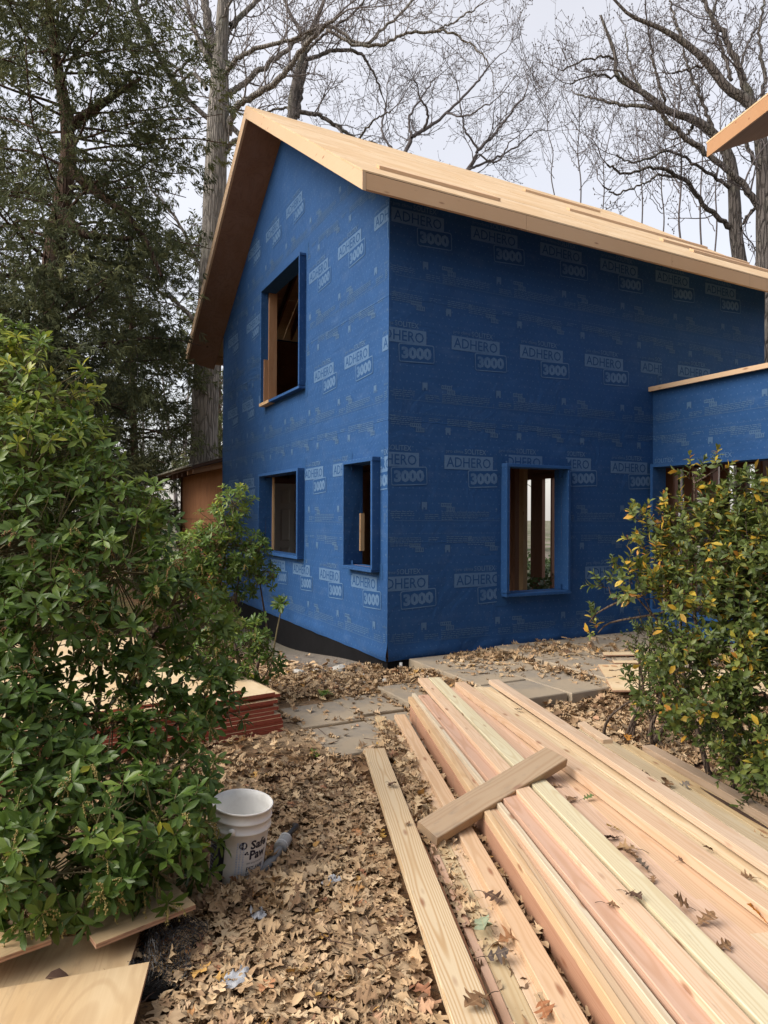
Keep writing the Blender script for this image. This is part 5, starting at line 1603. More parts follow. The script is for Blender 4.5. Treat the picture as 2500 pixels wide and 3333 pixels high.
# scraps by the right bush
sc1 = sheet('plywood_scrap', 'pale plywood scrap with round pencil rings beside the yellow leaved bush', [(2.255, 7.13, .235), (2.105, 6.22, .195), (2.62, 6.23, .195), (2.72, 7.14, .235)], 0.016, M['pale_ply'], M['ply_edge'], 'plywood scraps by the right bush')
sheet('plywood_scrap', 'narrow pale plywood strip lying farther back on the patio', [(2.50, 7.74, .245), (2.46, 7.57, .245), (3.0, 7.62, .245), (3.02, 7.80, .245)], 0.014, M['pale_ply'], M['ply_edge'], 'plywood scraps by the right bush')
sheet('plywood_scrap', 'small pale plywood offcut between the strip and the ringed scrap', [(2.46, 7.29, .243), (2.44, 7.17, .243), (2.95, 7.20, .243), (2.97, 7.32, .243)], 0.014, M['pale_ply'], M['ply_edge'], 'plywood scraps by the right bush')
sheet('plywood_scrap', 'large pale plywood sheet glimpsed through the right bush', [(3.05, 7.05, .20), (2.95, 6.1, .19), (4.5, 6.2, .19), (4.5, 7.1, .20)], 0.018, M['pale_ply'], M['ply_edge'], 'plywood scraps by the right bush')
M['ring'] = mat_plain('pencil rings', (0.50, 0.29, 0.15), 0.8, 0.2, 50)
mb = MB()
for k, x in enumerate((-0.14, -0.05, 0.045, 0.14)):
    n = 18; o1 = []; 
    for i in range(n):
        a = 2 * math.pi * i / n; o1.append((x + 0.032 * math.cos(a), 0.0 + 0.036 * math.sin(a), 0))
    mb.poly(o1)
rg = mb.build('knot_plug', M['ring'])
ctr = (Vector((2.255, 7.13, .235)) + Vector((2.72, 7.14, .235))) / 2 + Vector((-0.035, -0.07, 0.0005))
rg.parent = sc1; rg.matrix_world = Matrix.Translation(ctr) @ Matrix.Rotation(R(2.5), 4, 'X')
rg.matrix_parent_inverse = sc1.matrix_world.inverted(); rg.matrix_world = Matrix.Translation(ctr) @ Matrix.Rotation(R(2.6), 4, 'X')

# ------------------------------------------------------------------ bucket of ice melt
def mat_bucket():
    t = NT('white pail plastic')
    n = t.noise(t.co(), 9, 5, 0.7)
    c = t.mix(t.mapr(n, 0.5, 0.75, 0, 0.5), (0.74, 0.73, 0.70), (0.52, 0.49, 0.44))
    t.set('Base Color', c); t.set('Roughness', 0.42)
    return t.mat
M['pail'] = mat_bucket()
bucket = empty('bucket', (-0.722, 3.345, 0.0))
tag(bucket, 'white plastic ice melt bucket standing in the leaves by the pieris bush', 'bucket')
bucket.rotation_euler = (R(1.5), R(5.5), R(8))
mb = MB()
def br_(z): return 0.126 + (0.143 - 0.126) * z / 0.37
prof = [(0.0, 0.004), (0.118, 0.004), (0.126, 0.012)] + [(br_(z), z) for z in (0.05, 0.12, 0.2, 0.262)]
prof += [(0.1405, 0.264), (0.1475, 0.268), (0.1475, 0.276), (0.1405, 0.281), (0.141, 0.312), (0.1465, 0.315), (0.147, 0.322), (0.142, 0.326), (0.1425, 0.360), (0.1475, 0.362), (0.148, 0.370), (0.1455, 0.373), (0.1395, 0.370), (0.137, 0.33), (0.122, 0.012), (0.0, 0.012)]
mb.lathe(prof, 56)
mb.build('body', M['pail'], bucket, smooth=True)
M['label_dark'] = mat_plain('dark label print', (0.012, 0.014, 0.035), 0.5, 0.3, 40)
M['label_blue'] = mat_plain('pale blue label print', (0.42, 0.50, 0.66), 0.5, 0.1, 40)
def wrap(mb, a0, off=0.0012):
    """flat (x, y) drawing wrapped round the pail: x along the girth, y up; a0 angle of x = 0"""
    out = []
    for (x, y, z) in mb.v:
        r = br_(y) + off + z
        a = a0 + x / 0.134
        out.append((r * math.cos(a), r * math.sin(a), y))
    mb.v = out
# angle -90 deg faces the camera
FA = R(-90)
mb = MB()
for i in range(12):                      # dark panel at the left
    x0, x1 = -0.175 + i * 0.0095, -0.175 + (i + 1) * 0.0095
    mb.poly([(x0, 0.03, 0), (x1, 0.03, 0), (x1, 0.235, 0), (x0, 0.235, 0)])
wrap(mb, FA); mb.build('label_panel', M['label_dark'], bucket)
mb = MB()
for k in range(9): put_text(mb, ('TOUGH ON ICE', 'SAFE FOR PETS', 'DIRECTIONS')[k % 3], 0.01, -0.160, 0.205 - k * 0.018, 0.0004, 0, width=0.06, height=0.006)
wrap(mb, FA, 0.0016); mb.build('label_text', M['label_blue'], bucket)
mb = MB()
put_text(mb, 'Safe', 0.07, 0.062, 0.196, 0, 0, bold=0.0022, width=0.098, height=0.044)
put_text(mb, 'Paw', 0.07, 0.062, 0.146, 0, 0, bold=0.0022, width=0.098, height=0.046)
put_text(mb, 'PET-SAFE', 0.04, 0.052, 0.090, 0, 0, bold=0.0007, width=0.100, height=0.022)
put_text(mb, 'ICE MELT', 0.04, 0.052, 0.063, 0, 0, bold=0.0007, width=0.098, height=0.022)
put_text(mb, '100% Salt & Chloride Free', 0.012, 0.050, 0.126, 0, 0, width=0.10, height=0.008)
n = 24; o1 = [(0.026 + 0.019 * math.cos(2 * math.pi * i / n), 0.218 + 0.019 * math.sin(2 * math.pi * i / n), 0) for i in range(n)]
mb.poly(o1)
for (x, y, r) in ((0.040, 0.178, .005), (0.047, 0.185, .0045), (0.052, 0.176, .004)):
    mb.poly([(x + r * math.cos(2 * math.pi * i / 10), y + r * math.sin(2 * math.pi * i / 10), 0) for i in range(10)])
wrap(mb, FA); mb.build('label_text', M['label_dark'], bucket)
mb = MB()
put_text(mb, 'NO.', 0.012, 0.012, 0.216, 0.0005, 0, width=0.014, height=0.007); put_text(mb, '1', 0.03, 0.029, 0.210, 0.0005, 0, width=0.007, height=0.018)
wrap(mb, FA, 0.0016); mb.build('label_text', M['pail'], bucket)
mb = MB()
rb = random.Random(3)
for i in range(26):                      # pale squiggle band
    for j in range(3):
        x = -0.004 + j * 0.015; y = 0.022 + i * 0.0082
        mb.poly([(x, y, 0), (x + .004, y, 0), (x + .010 * rb.choice((1, .3)), y + .006, 0), (x + .006 * rb.choice((1, .2)), y + .006, 0)])
        mb.poly([(x + .001, y + .002, 0), (x + .009, y + .001, 0), (x + .009, y + .003, 0), (x + .001, y + .004, 0)])
put_text(mb, '35 LB', 0.02, 0.056, 0.030, 0, 0, width=0.05, height=0.016)
wrap(mb, FA); mb.build('label_pattern', M['label_blue'], bucket)
# handle ear and wire bail hanging at the left
M['wire'] = mat_plain('galvanised wire', (0.42, 0.42, 0.42), 0.4, 0.1, 30, 0.8)
ear = MB(); aE = R(-103)
ex, ey = 0.143 * math.cos(aE), 0.143 * math.sin(aE)
for k in range(2): pass
ear.lathe([(0.0, 0.0), (0.016, 0.0), (0.018, 0.006), (0.012, 0.016), (0.0, 0.016)], 20)
eo = ear.build('handle_ear', M['pail'], bucket, smooth=True); eo.location = (ex, ey, 0.286)
eo.rotation_euler = Vector((math.cos(aE), math.sin(aE), 0)).to_track_quat('Z', 'Y').to_euler()
pts = []
for i in range(25):
    f = i / 24; a = aE - math.pi * f * 1.0
    r = 0.158 + 0.012 * math.sin(math.pi * f)
    pts.append((r * math.cos(a), r * math.sin(a), 0.286 - 0.115 * math.sin(math.pi * f) ** 0.8))
mb = MB(); mb.tube(pts, 0.0022, 6); mb.build('wire_handle', M['wire'], bucket, smooth=True)

# hose and coupling in the leaves
M['hose_grey'] = mat_plain('grey hose', (0.20, 0.20, 0.20), 0.6, 0.2, 30); M['hose_black'] = mat_plain('black hose', (0.02, 0.02, 0.022), 0.5, 0.2, 30)
M['coupling'] = mat_plain('grey coupling', (0.36, 0.36, 0.35), 0.5, 0.2, 20)
hose = empty('hose', (-0.52, 3.55, 0.0)); tag(hose, 'grey hose with a banded coupling and black tail lying right of the bucket', 'hose')
L0 = lambda *p: (p[0] + 0.52, p[1] - 3.55, p[2])
mb = MB(); mb.tube([L0(-0.60, 3.30, .035), L0(-0.555, 3.40, .05), L0(-0.53, 3.47, .062), L0(-0.52, 3.52, .07)], [.021, .021, .021, .021], 12); mb.build('hose_end', M['hose_grey'], hose, True)
mb = MB(); mb.tube([L0(-0.527, 3.49, .066), L0(-0.522, 3.515, .068), L0(-0.512, 3.56, .072), L0(-0.508, 3.585, .074)], [.033, .034, .034, .030], 16); mb.build('coupling', M['coupling'], hose, True)
M['ring_white'] = mat_plain('white band', (0.6, 0.6, 0.58), 0.5, 0.1, 20)
mb = MB(); mb.tube([L0(-0.523, 3.512, .068), L0(-0.521, 3.521, .0685)], .0355, 16); mb.tube([L0(-0.511, 3.575, .073), L0(-0.5095, 3.584, .0738)], .0345, 16); mb.build('band', M['ring_white'], hose, True)
mb = MB(); mb.tube([L0(-0.510, 3.58, .072), L0(-0.49, 3.63, .085), L0(-0.475, 3.70, .075), L0(-0.475, 3.78, .05), L0(-0.50, 3.86, .02)], [.016, .014, .014, .014, .013], 10); mb.build('hose_tail', M['hose_black'], hose, True)

# black plastic netting crumpled next to the sheets
mb = MB(); rn = random.Random(8)
def net_h(u, v): return 0.05 + 0.045 * math.sin(6 * u + 1) * math.cos(5 * v) + 0.03 * math.sin(11 * u + 7 * v) + 0.10 * v
NU, NV = 26, 26
def netp(i, j):
    u, v = i / NU, j / NV
    x = -0.985 + 0.24 * u + 0.015 * math.sin(9 * v); y = 2.50 + 0.36 * v + 0.02 * math.sin(8 * u)
    return Vector((x, y, 0.02 + net_h(u, v) * (1 - abs(u - .4)) * 0.7))
for i in range(NU + 1): mb.tube([netp(i, j) + Vector((rn.gauss(0, .003), 0, rn.gauss(0, .005))) for j in range(NV + 1)], 0.0016, 3, cap=False)
for j in range(NV + 1): mb.tube([netp(i, j) + Vector((0, rn.gauss(0, .003), rn.gauss(0, .005))) for i in range(NU + 1)], 0.0016, 3, cap=False)
M['net'] = mat_plain('black plastic', (0.010, 0.010, 0.011), 0.5, 0.2, 30)
nt_ = mb.build('netting', M['net']); tag(nt_, 'crumpled black plastic netting showing beside the sloping plywood sheet', 'netting')
mb = MB(); mb.poly([(-0.99, 2.48, .012), (-0.76, 2.48, .012), (-0.74, 2.9, .012), (-0.99, 2.9, .012)]); hl = mb.build('dark_sheet', M['near_black']); tag(hl, kind='structure')  # flat near-black sheet lying under the netting, without any depth

# rubble and a white pipe stub at the corner of the foundation
M['rubble'] = mat_plain('pale rubble', (0.42, 0.40, 0.36), 0.9, 0.3, 14)
def rock(name, x, y, r, label=None, cat=None, group=None, mt='rubble', parent=None):
    bm = bmesh.new(); bmesh.ops.create_icosphere(bm, subdivisions=2, radius=r)
    sx, sy, sz = random.uniform(.8, 1.5), random.uniform(.7, 1.2), random.uniform(.4, .75); ph = random.uniform(0, 9)
    for v in bm.verts:
        k = 1 + 0.22 * math.sin(v.co.x / r * 2.1 + ph) * math.cos(v.co.y / r * 2.7 + ph) + random.uniform(-.08, .08)
        v.co = Vector((v.co.x * sx * k, v.co.y * sy * k, v.co.z * sz * k))
    me = bpy.data.meshes.new(name); bm.to_mesh(me); bm.free(); me.materials.append(M[mt])
    o = link(bpy.data.objects.new(name, me), parent); o.location = (x, y, ground_z(x, y) + r * 0.22); o.rotation_euler = (0, 0, random.uniform(0, 6))
    return tag(o, label, cat, group)
for x, y, r, lab in ((-0.95, 7.62, .062, 'leftmost pale rubble stone of the row before the black foundation'), (-0.76, 7.66, .058, 'pale rubble stone second in the row before the black foundation'), (-0.50, 7.70, .075, 'broad flat pale rubble stone in the middle of the row'), (0.02, 7.20, .034, 'small white broken stone at the foot of the house corner'), (0.12, 7.26, .040, 'white broken stone right of the house corner near the pipe stub'), (0.42, 7.36, .036, 'small white stone beside the patio slab edge')):
    rock('stone', x, y, r, lab, 'stone')
mb = MB(); rr_ = random.Random(12); NP = 420
for k in range(NP):
    x = rr_.gauss(-0.25, 0.42); y = rr_.gauss(7.05, 0.22); s_ = rr_.uniform(.006, .020); z = ground_z(x, y)
    p = [(x + rr_.uniform(-s_, s_), y + rr_.uniform(-s_, s_), z + rr_.uniform(0, s_)) for _ in range(3)]
    top = (x, y, z + s_ * 1.2); mb.poly([p[0], p[1], top]); mb.poly([p[1], p[2], top]); mb.poly([p[2], p[0], top])
gv = mb.build('gravel', M['rubble']); tag(gv, 'scattered white gravel and rubble crumbs at the house corner', 'gravel', kind='stuff')
mb = MB(); mb.tube([(0, 0, -0.05), (0, 0, 0.10)], 0.018, 12); pp = mb.build('pipe_stub', M['ring_white'], None, True)
w_ = h2w(0.16, -0.03); pp.location = (w_.x, w_.y, ground_z(w_.x, w_.y)); tag(pp, 'short white pipe stub sticking up under the blue wrap at the house corner', 'pipe')

# crumpled grey plastic scraps among the leaves
M['rag'] = mat_plain('dirty grey plastic', (0.36, 0.37, 0.39), 0.45, 0.3, 30)
def rag(x, y, r, lab, sd):
    rg_ = random.Random(sd); mb = MB(); N_ = 9
    for i in range(N_ + 1):
        for j in range(N_ + 1):
            u, v = i / N_ - .5, j / N_ - .5
            mb.v.append((u * 2 * r + rg_.gauss(0, r * .06), v * 1.3 * r + rg_.gauss(0, r * .06), max(0, .22 * r * math.sin(7 * u + sd) * math.cos(9 * v) + rg_.gauss(.18, .10) * r)))
    for i in range(N_):
        for j in range(N_):
            k = i * (N_ + 1) + j; mb.f.append((k, k + N_ + 1, k + N_ + 2, k + 1)); mb.m.append(0)
    o = mb.build('plastic_scrap', M['rag'], None, True); o.location = (x, y, ground_z(x, y) + .030); o.rotation_euler = (0, 0, sd); tag(o, lab, 'plastic scrap')
rag(-0.245, 3.25, .045, 'crumpled whitish plastic scrap in the leaves right of the bucket', 1)
rag(-0.545, 2.99, .045, 'crumpled grey plastic scrap in the leaves just in front of the bucket', 2)
rag(-0.545, 2.56, .060, 'larger crumpled grey plastic scrap in the leaves near the bottom of the photo', 4)
# fallen sticks
tk = MB(); rk = random.Random(9)
for k in range(150):
    y = rk.uniform(1.9, 6.8); x = rk.uniform(-.75, .35) * y * .55; s_, t_ = (Vector((x, y, 0)) - P1).dot(VV), (Vector((x, y, 0)) - P1).dot(UU)
    if (-.53 < s_ < -.33 and t_ < 2.65) or (-.17 < s_ < 1.7 and t_ < 3.6) or math.hypot(x + .722, y - 3.345) < .18: continue
    a = rk.uniform(0, 6.28); ln = rk.uniform(.05, .22); z = ground_z(x, y) + rk.uniform(.025, .05); p = []
    for i in range(4): p.append((x + math.cos(a) * ln * i / 3 + rk.gauss(0, .006), y + math.sin(a) * ln * i / 3 + rk.gauss(0, .006), z + rk.gauss(0, .006)))
    tk.tube(p, [.003, .0026, .002, .0014], 4)
tko = tk.build('fallen_sticks', M['rafter_tail']); tag(tko, 'thin broken sticks scattered through the leaf litter', 'sticks', kind='stuff')
# ------------------------------------------------------------------ leafy shrubs
def leaf_template(kind, curl=0.25, fold=0.25, seed=0):
    """unit leaf along +y, normal +z; returns verts, quads"""
    rng = np.random.default_rng(seed)
    if kind == 'pieris':
        ts = np.array([0.0, 0.30, 0.62, 0.86, 1.0]); ws = np.array([0.03, 0.095, 0.165, 0.11, 0.008])
    elif kind == 'azalea':
        ts = np.array([0.0, 0.25, 0.6, 1.0]); ws = np.array([0.03, 0.19, 0.21, 0.01])
    elif kind == 'oak':
        ts = np.array([0, .07, .15, .22, .28, .32, .36, .44, .52, .57, .61, .68, .76, .81, .85, .92, 1.0])
        ws = np.array([.015, .03, .06, .17, .29, .26, .10, .07, .26, .42, .33, .10, .24, .30, .14, .12, .01])
        ws = ws * rng.uniform(0.8, 1.2, len(ws))
    elif kind == 'oak_low':
        ts = np.array([0, .18, .29, .40, .56, .68, .80, .90, 1.0]); ws = np.array([.02, .08, .30, .09, .38, .11, .28, .14, .01]) * rng.uniform(.85, 1.15, 9)
    elif kind == 'round':
        ts = np.array([0, .2, .5, .8, 1.0]); ws = np.array([.02, .24, .33, .20, .01])
    V = []
    for i, (t, w) in enumerate(zip(ts, ws)):
        lag = 0.05 if kind.startswith('oak') and w > .2 else 0.0
        z0 = -curl * t * t
        wl, wr = w * rng.uniform(.85, 1.15), w * rng.uniform(.85, 1.15)
        zz = fold * w
        jl = rng.normal(0, 0.05) if kind.startswith('oak') else 0; jr = rng.normal(0, 0.05) if kind.startswith('oak') else 0
        V += [(-wl, t + lag, z0 + zz + jl), (0, t, z0), (wr, t + lag, z0 + zz + jr)]
    Q = []
    for i in range(len(ts) - 1):
        a = i * 3; Q += [(a, a + 1, a + 4, a + 3), (a + 1, a + 2, a + 5, a + 4)]
    return np.array(V), np.array(Q)

def frames(Dv, Nv):
    """y axis = leaf direction, z axis = upper side"""
    y = Dv / (np.linalg.norm(Dv, axis=1, keepdims=True) + 1e-9)
    x = np.cross(y, Nv); x /= np.linalg.norm(x, axis=1, keepdims=True) + 1e-9
    z = np.cross(x, y)
    return np.stack([x, y, z], -1)        # columns

def leaves_mesh(name, tpl, P, Fm, S, T, mat, origin, wscale=None):
    V0, Q0 = tpl; n = len(P)
    v = np.repeat(V0[None], n, 0)
    if wscale is not None: v = v * np.stack([wscale, np.ones(n), np.ones(n)], 1)[:, None, :]
    v = np.einsum('nij,nkj->nki', Fm, v * S[:, None, None]) + P[:, None, :]
    q = (Q0[None] + (np.arange(n) * len(V0))[:, None, None]).reshape(-1, 4)
    return np_mesh(name, v.reshape(-1, 3) - np.asarray(origin), q, mat, np.repeat(T, len(V0)), smooth=True)

def ramp_eval(stops, t):
    for (a, ca), (b, cb) in zip(stops[:-1], stops[1:]):
        if t <= b:
            f = (t - a) / (b - a + 1e-9); return tuple(ca[i] + (cb[i] - ca[i]) * f for i in range(3))
    return stops[-1][1]

def leaf_objcolor(name, rough, trans, spec):
    t = NT(name)
    c = t.obinfo().outputs['Color']
    n = t.noise(t.co(), 5, 3)
    x, y, z = t.sep(t.co())
    mid = t.mapr(t.math('ABSOLUTE', x), 0.0, 0.018, 0.35, 0.0)
    c = t.mix(t.mapr(n, 0.35, 0.75, 0.0, 0.3), c, t.mix(1.0, c, (0.62, 0.60, 0.45), 'MULTIPLY'))
    c = t.mix(mid, c, (0.20, 0.25, 0.08))
    t.set('Base Color', c); t.set('Roughness', rough); t.set('Specular IOR Level', spec)
    t.translucent(c, trans)
    return t.mat

PIERIS = [(0.0, (0.054, 0.105, 0.020)), (0.45, (0.110, 0.185, 0.034)), (0.75, (0.185, 0.260, 0.045)), (0.93, (0.29, 0.35, 0.05)), (1.0, (0.42, 0.42, 0.05))]
AZALEA = [(0.0, (0.045, 0.072, 0.018)), (0.40, (0.105, 0.145, 0.034)), (0.62, (0.20, 0.225, 0.05)), (0.76, (0.34, 0.31, 0.05)), (0.90, (0.58, 0.38, 0.045)), (1.0, (0.58, 0.26, 0.05))]
M['pieris'] = leaf_material('pieris leaves', PIERIS, 0.36, 0.38, spec=0.35)
M['azalea'] = leaf_material('bush leaves', AZALEA, 0.45, 0.3, spec=0.4)
M['pieris_one'] = leaf_objcolor('pieris leaf', 0.36, 0.38, 0.35)
M['azalea_one'] = leaf_objcolor('bush leaf', 0.45, 0.3, 0.4)
M['bark_shrub'] = mat_bark('shrub bark', (0.085, 0.060, 0.045), (0.17, 0.125, 0.095), 60, 0.2, 0.1, 0.01)
M['stem_green'] = mat_plain('young stems', (0.16, 0.13, 0.06), 0.8, 0.3, 20)
M['panicle'] = leaf_material('flower buds', [(0, (0.26, 0.20, 0.06)), (0.6, (0.36, 0.29, 0.09)), (1, (0.34, 0.16, 0.08))], 0.6, 0.1)

CAMP = np.array([0, 0, CAMZ])
def finish_leaves(root, origin, tpl, P, Dv, Nv, S, T, mat, mat_one, stops, ws=None, n_one=300):
    """the 300 leaves that show largest as parts of their own, the rest as one part"""
    Fm = frames(Dv, Nv)
    view = CAMP - P; dist = np.linalg.norm(view, axis=1); view /= dist[:, None]
    facing = np.abs((Fm[:, :, 2] * view).sum(1))
    score = (S / dist) ** 2 * (0.25 + facing)
    # hidden behind other leaves: prefer those standing proud towards the viewer
    score *= np.where(dist < np.percentile(dist, 70), 1.0, 0.3)
    infr = (np.abs(P[:, 0] / P[:, 1]) < 0.57) & ((P[:, 2] - CAMZ) / P[:, 1] > -0.75)
    score = score * np.where(infr, 1.0, 0.001)
    order = np.argsort(-score); one = order[:n_one]; rest = order[n_one:]
    me = np_mesh('leaf', tpl[0], tpl[1], mat_one, smooth=True)
    for i in one:
        o = bpy.data.objects.new('leaf', me); COL.objects.link(o); o.parent = root
        w = ws[i] if ws is not None else 1.0
        m = Fm[i] * S[i]; m = m * np.array([w, 1, 1])[None, :]
        p = P[i] - origin
        o.matrix_local = Matrix(((m[0, 0], m[0, 1], m[0, 2], p[0]), (m[1, 0], m[1, 1], m[1, 2], p[1]), (m[2, 0], m[2, 1], m[2, 2], p[2]), (0, 0, 0, 1)))
        o.color = (*ramp_eval(stops, T[i]), 1)
    f = link(bpy.data.objects.new('foliage', leaves_mesh('foliage', tpl, P[rest], Fm[rest], S[rest], T[rest], mat, origin, ws[rest] if ws is not None else None)), root)
    f['kind'] = 'stuff'

def bx_(x, y, D, r): return (px(x, y, D), r)

def pieris(label, base, blobs, seed, leaf=0.072, dens=210, stems=5, panicles=60, group=None, n_one=300, tint_hi=2.75, stem_r=0.028, upper_tint=0.42):
    rng = np.random.default_rng(seed)
    base = np.array([base[0], base[1], ground_z(base[0], base[1])])
    root = empty('pieris_shrub', base); tag(root, label, 'shrub', group)
    tb = Tubes(); tw = Tubes()
    P, Dv, Nv, S, T = [], [], [], [], []
    tips = []
    cen = np.array([b[0] for b in blobs])
    mains = []
    for k in range(stems):                                   # crooked bare main stems
        tgt = cen[(k * 7) % len(cen)]
        mid = base + (tgt - base) * 0.45 + rng.normal(0, 0.12, 3) + np.array([0, 0, -0.05])
        st_ = base + np.array([rng.normal(0, .08), rng.normal(0, .08), -0.05])
        q = resample([st_, st_ * .4 + mid * .6 + rng.normal(0, .05, 3), mid, tgt], 14)
        r0 = stem_r * rng.uniform(.7, 1.2)
        tb.add(q, np.linspace(r0, 0.006, 14), 8); mains.append(q)
    allm = np.concatenate(mains)
    for (c, r) in blobs:
        j = np.argmin(np.linalg.norm(allm - c, axis=1) + rng.uniform(0, .05, len(allm)))
        q = resample([allm[j], (allm[j] + c) / 2 + rng.normal(0, .06, 3), c], 8)
        tw.add(q, np.linspace(0.011, 0.005, 8), 5)
        n = max(3, int(dens * r * r))
        for _ in range(n):
            d = unit(rng.normal(0, 1, 3) + np.array([0, -0.35, 0.15]))
            p = c + d * r * rng.uniform(0.72, 1.08)
            if p[2] < ground_z(p[0], p[1]) + 0.12: continue
            ax = unit(d * 0.75 + np.array([0, -0.1, 0.55]) + rng.normal(0, 0.2, 3))
            q = resample([c + d * r * 0.1, c + d * r * .5 + rng.normal(0, .03, 3) - np.array([0, 0, .03]), p - ax * .03, p], 6)
            tw.add(q, np.linspace(0.0045, 0.0026, 6), 3)
            tips.append((p, ax))
            m = rng.integers(8, 14); az0 = rng.uniform(0, 6.28)
            u = unit(np.cross(ax, rng.normal(0, 1, 3))); v = np.cross(ax, u)
            base_t = rng.uniform(0.05, 0.62)
            hi = np.clip((p[2] - (tint_hi - 1.3)) / 1.3, 0, 1)
            young = rng.uniform() < 0.10 + 0.15 * hi
            for i in range(m):
                a = az0 + i * 2.4 + rng.normal(0, .15)
                el = R(rng.uniform(-18, 42)) if i < m * .75 else R(rng.uniform(35, 75))
                o = u * math.cos(a) + v * math.sin(a)
                dl = o * math.cos(el) + ax * math.sin(el)
                P.append(p - ax * rng.uniform(0, .03) + o * .004); Dv.append(dl); Nv.append(ax * math.cos(el) - o * math.sin(el) + rng.normal(0, .15, 3))
                S.append(leaf * rng.uniform(.72, 1.2) * (0.75 if i > m * .8 else 1))
                tt = base_t + upper_tint * hi + rng.normal(0, .07)
                if young and i > m * .5: tt += 0.25
                if rng.uniform() < 0.004: tt = 1.0
                T.append(np.clip(tt, 0, 1))
    tb.build('stems', M['bark_shrub'], root, base)
    tw.build('twigs', M['stem_green'], root, base)['kind'] = 'stuff'
    P, Dv, Nv, S, T = map(np.array, (P, Dv, Nv, S, T))
    finish_leaves(root, base, leaf_template('pieris', 0.22, 0.35), P, Dv, Nv, S, T, M['pieris'], M['pieris_one'], PIERIS, None, n_one)
    # drooping bud panicles
    if panicles:
        V, F, TT = [], [], []; cnt = 0
        oc = np.array([[1, 0, 0], [-1, 0, 0], [0, 1, 0], [0, -1, 0], [0, 0, 1.3], [0, 0, -1.3]])
        of = np.array([[0, 2, 4], [2, 1, 4], [1, 3, 4], [3, 0, 4], [2, 0, 5], [1, 2, 5], [3, 1, 5], [0, 3, 5]])
        sel = sorted(tips, key=lambda q: np.linalg.norm(q[0] - CAMP))[:int(len(tips) * .45)]
        pt = Tubes()
        for _ in range(panicles):
            p, ax = sel[rng.integers(0, len(sel))]
            tone = rng.uniform(0, .6) if p[2] < 1.0 else rng.uniform(.5, 1)
            for s_ in range(rng.integers(2, 5)):
                d = unit(ax * .6 + rng.normal(0, .7, 3)); q = [p]
                ln = rng.uniform(.05, .10)
                for i in range(7):
                    d = unit(d + np.array([0, 0, -0.32])); q.append(q[-1] + d * ln / 7)
                q = np.array(q); pt.add(q, np.full(8, .0011), 3)
                for i in range(2, 8):
                    for sd in (-1, 1):
                        o = q[i] + rng.normal(0, .0035, 3) + np.array([0, 0, -.002])
                        V.append(oc * rng.uniform(.0030, .0048) + o); F.append(of + cnt * 6); TT.append(np.full(6, np.clip(tone + rng.normal(0, .1), 0, 1))); cnt += 1
        V.append(np.concatenate(pt.v)); 
        quads = np.concatenate(pt.q) + cnt * 6
        TT.append(np.full(len(V[-1]), .3))
        o = link(bpy.data.objects.new('flower_buds', np_mesh('flower_buds', np.concatenate(V) - base, [np.concatenate(F), quads], M['panicle'], np.concatenate(TT))), root); o['kind'] = 'stuff'
    return root

BL = [(60, 850, 4.3, .32), (125, 880, 4.3, .26), (20, 770, 4.4, .22), (-40, 850, 4.4, .40), (-60, 1010, 4.0, .45), (60, 1020, 4.0, .40), (165, 980, 4.2, .24), (215, 1070, 4.1, .28), (280, 1120, 4.0, .24), (110, 1180, 3.8, .38), (-40, 1220, 3.6, .45),
      (335, 1140, 4.0, .14), (250, 1240, 3.8, .33), (350, 1230, 4.0, .14), (375, 1310, 3.9, .22), (450, 1345, 4.1, .17), (130, 1320, 3.5, .32), (0, 1380, 3.4, .34), (280, 1350, 3.6, .22),
      (470, 1440, 4.0, .16), (490, 1540, 3.9, .13), (390, 1560, 3.6, .16), (420, 1400, 3.9, .14), (300, 1460, 3.5, .13), (230, 1420, 3.5, .15), (200, 1545, 3.3, .15), (20, 1530, 3.2, .24), (40, 1440, 3.3, .16), (330, 1500, 3.6, .12), (130, 1500, 3.4, .12), (440, 1500, 3.8, .16), (400, 1470, 3.8, .12),
      (100, 1660, 3.1, .26), (0, 1630, 3.1, .32), (230, 1680, 3.2, .26), (350, 1670, 3.3, .24), (435, 1690, 3.5, .15), (330, 1590, 3.4, .14), (130, 1590, 3.2, .14),
      (80, 1775, 2.9, .27), (-30, 1810, 2.8, .3), (220, 1790, 2.9, .26), (340, 1780, 3.0, .22), (415, 1780, 3.15, .14), (440, 1850, 3.1, .08),
      (250, 1880, 2.75, .17), (120, 1890, 2.7, .19), (345, 1890, 2.8, .13), (400, 1850, 2.95, .10), (20, 1880, 2.6, .18), (190, 1940, 2.62, .08), (90, 1960, 2.58, .06)]
pieris('large glossy pieris bush filling the left side, with drooping bud clusters', (-1.95, 3.75), [bx_(b[0], b[1], b[2], b[3] * 1.10) for b in BL], 5, 0.078, 430, 7, 260, stem_r=0.034)
BL2 = [(505, 1095, 6.8, .17), (478, 1140, 6.8, .20), (528, 1180, 6.8, .18), (455, 1200, 6.7, .24), (500, 1225, 6.8, .20), (415, 1195, 6.6, .20), (560, 1185, 6.8, .11), (560, 1245, 6.9, .15), (440, 1270, 6.6, .22), (505, 1290, 6.9, .12), (585, 1235, 6.8, .08), (400, 1250, 6.5, .18)]
pieris('small upright pieris with a slanting brown stem in front of the blue gable wall', (-1.42, 6.85), [bx_(b[0], b[1], b[2], b[3] * 1.3) for b in BL2], 8, 0.062, 700, 3, 6, 'small pieris by the house', 60, 2.1, 0.026, 0.3)
BL3 = [(480, 1360, 6.2, .20), (540, 1385, 6.2, .18), (570, 1400, 6.3, .12), (450, 1420, 6.1, .20), (520, 1440, 6.1, .14), (560, 1335, 6.3, .08)]
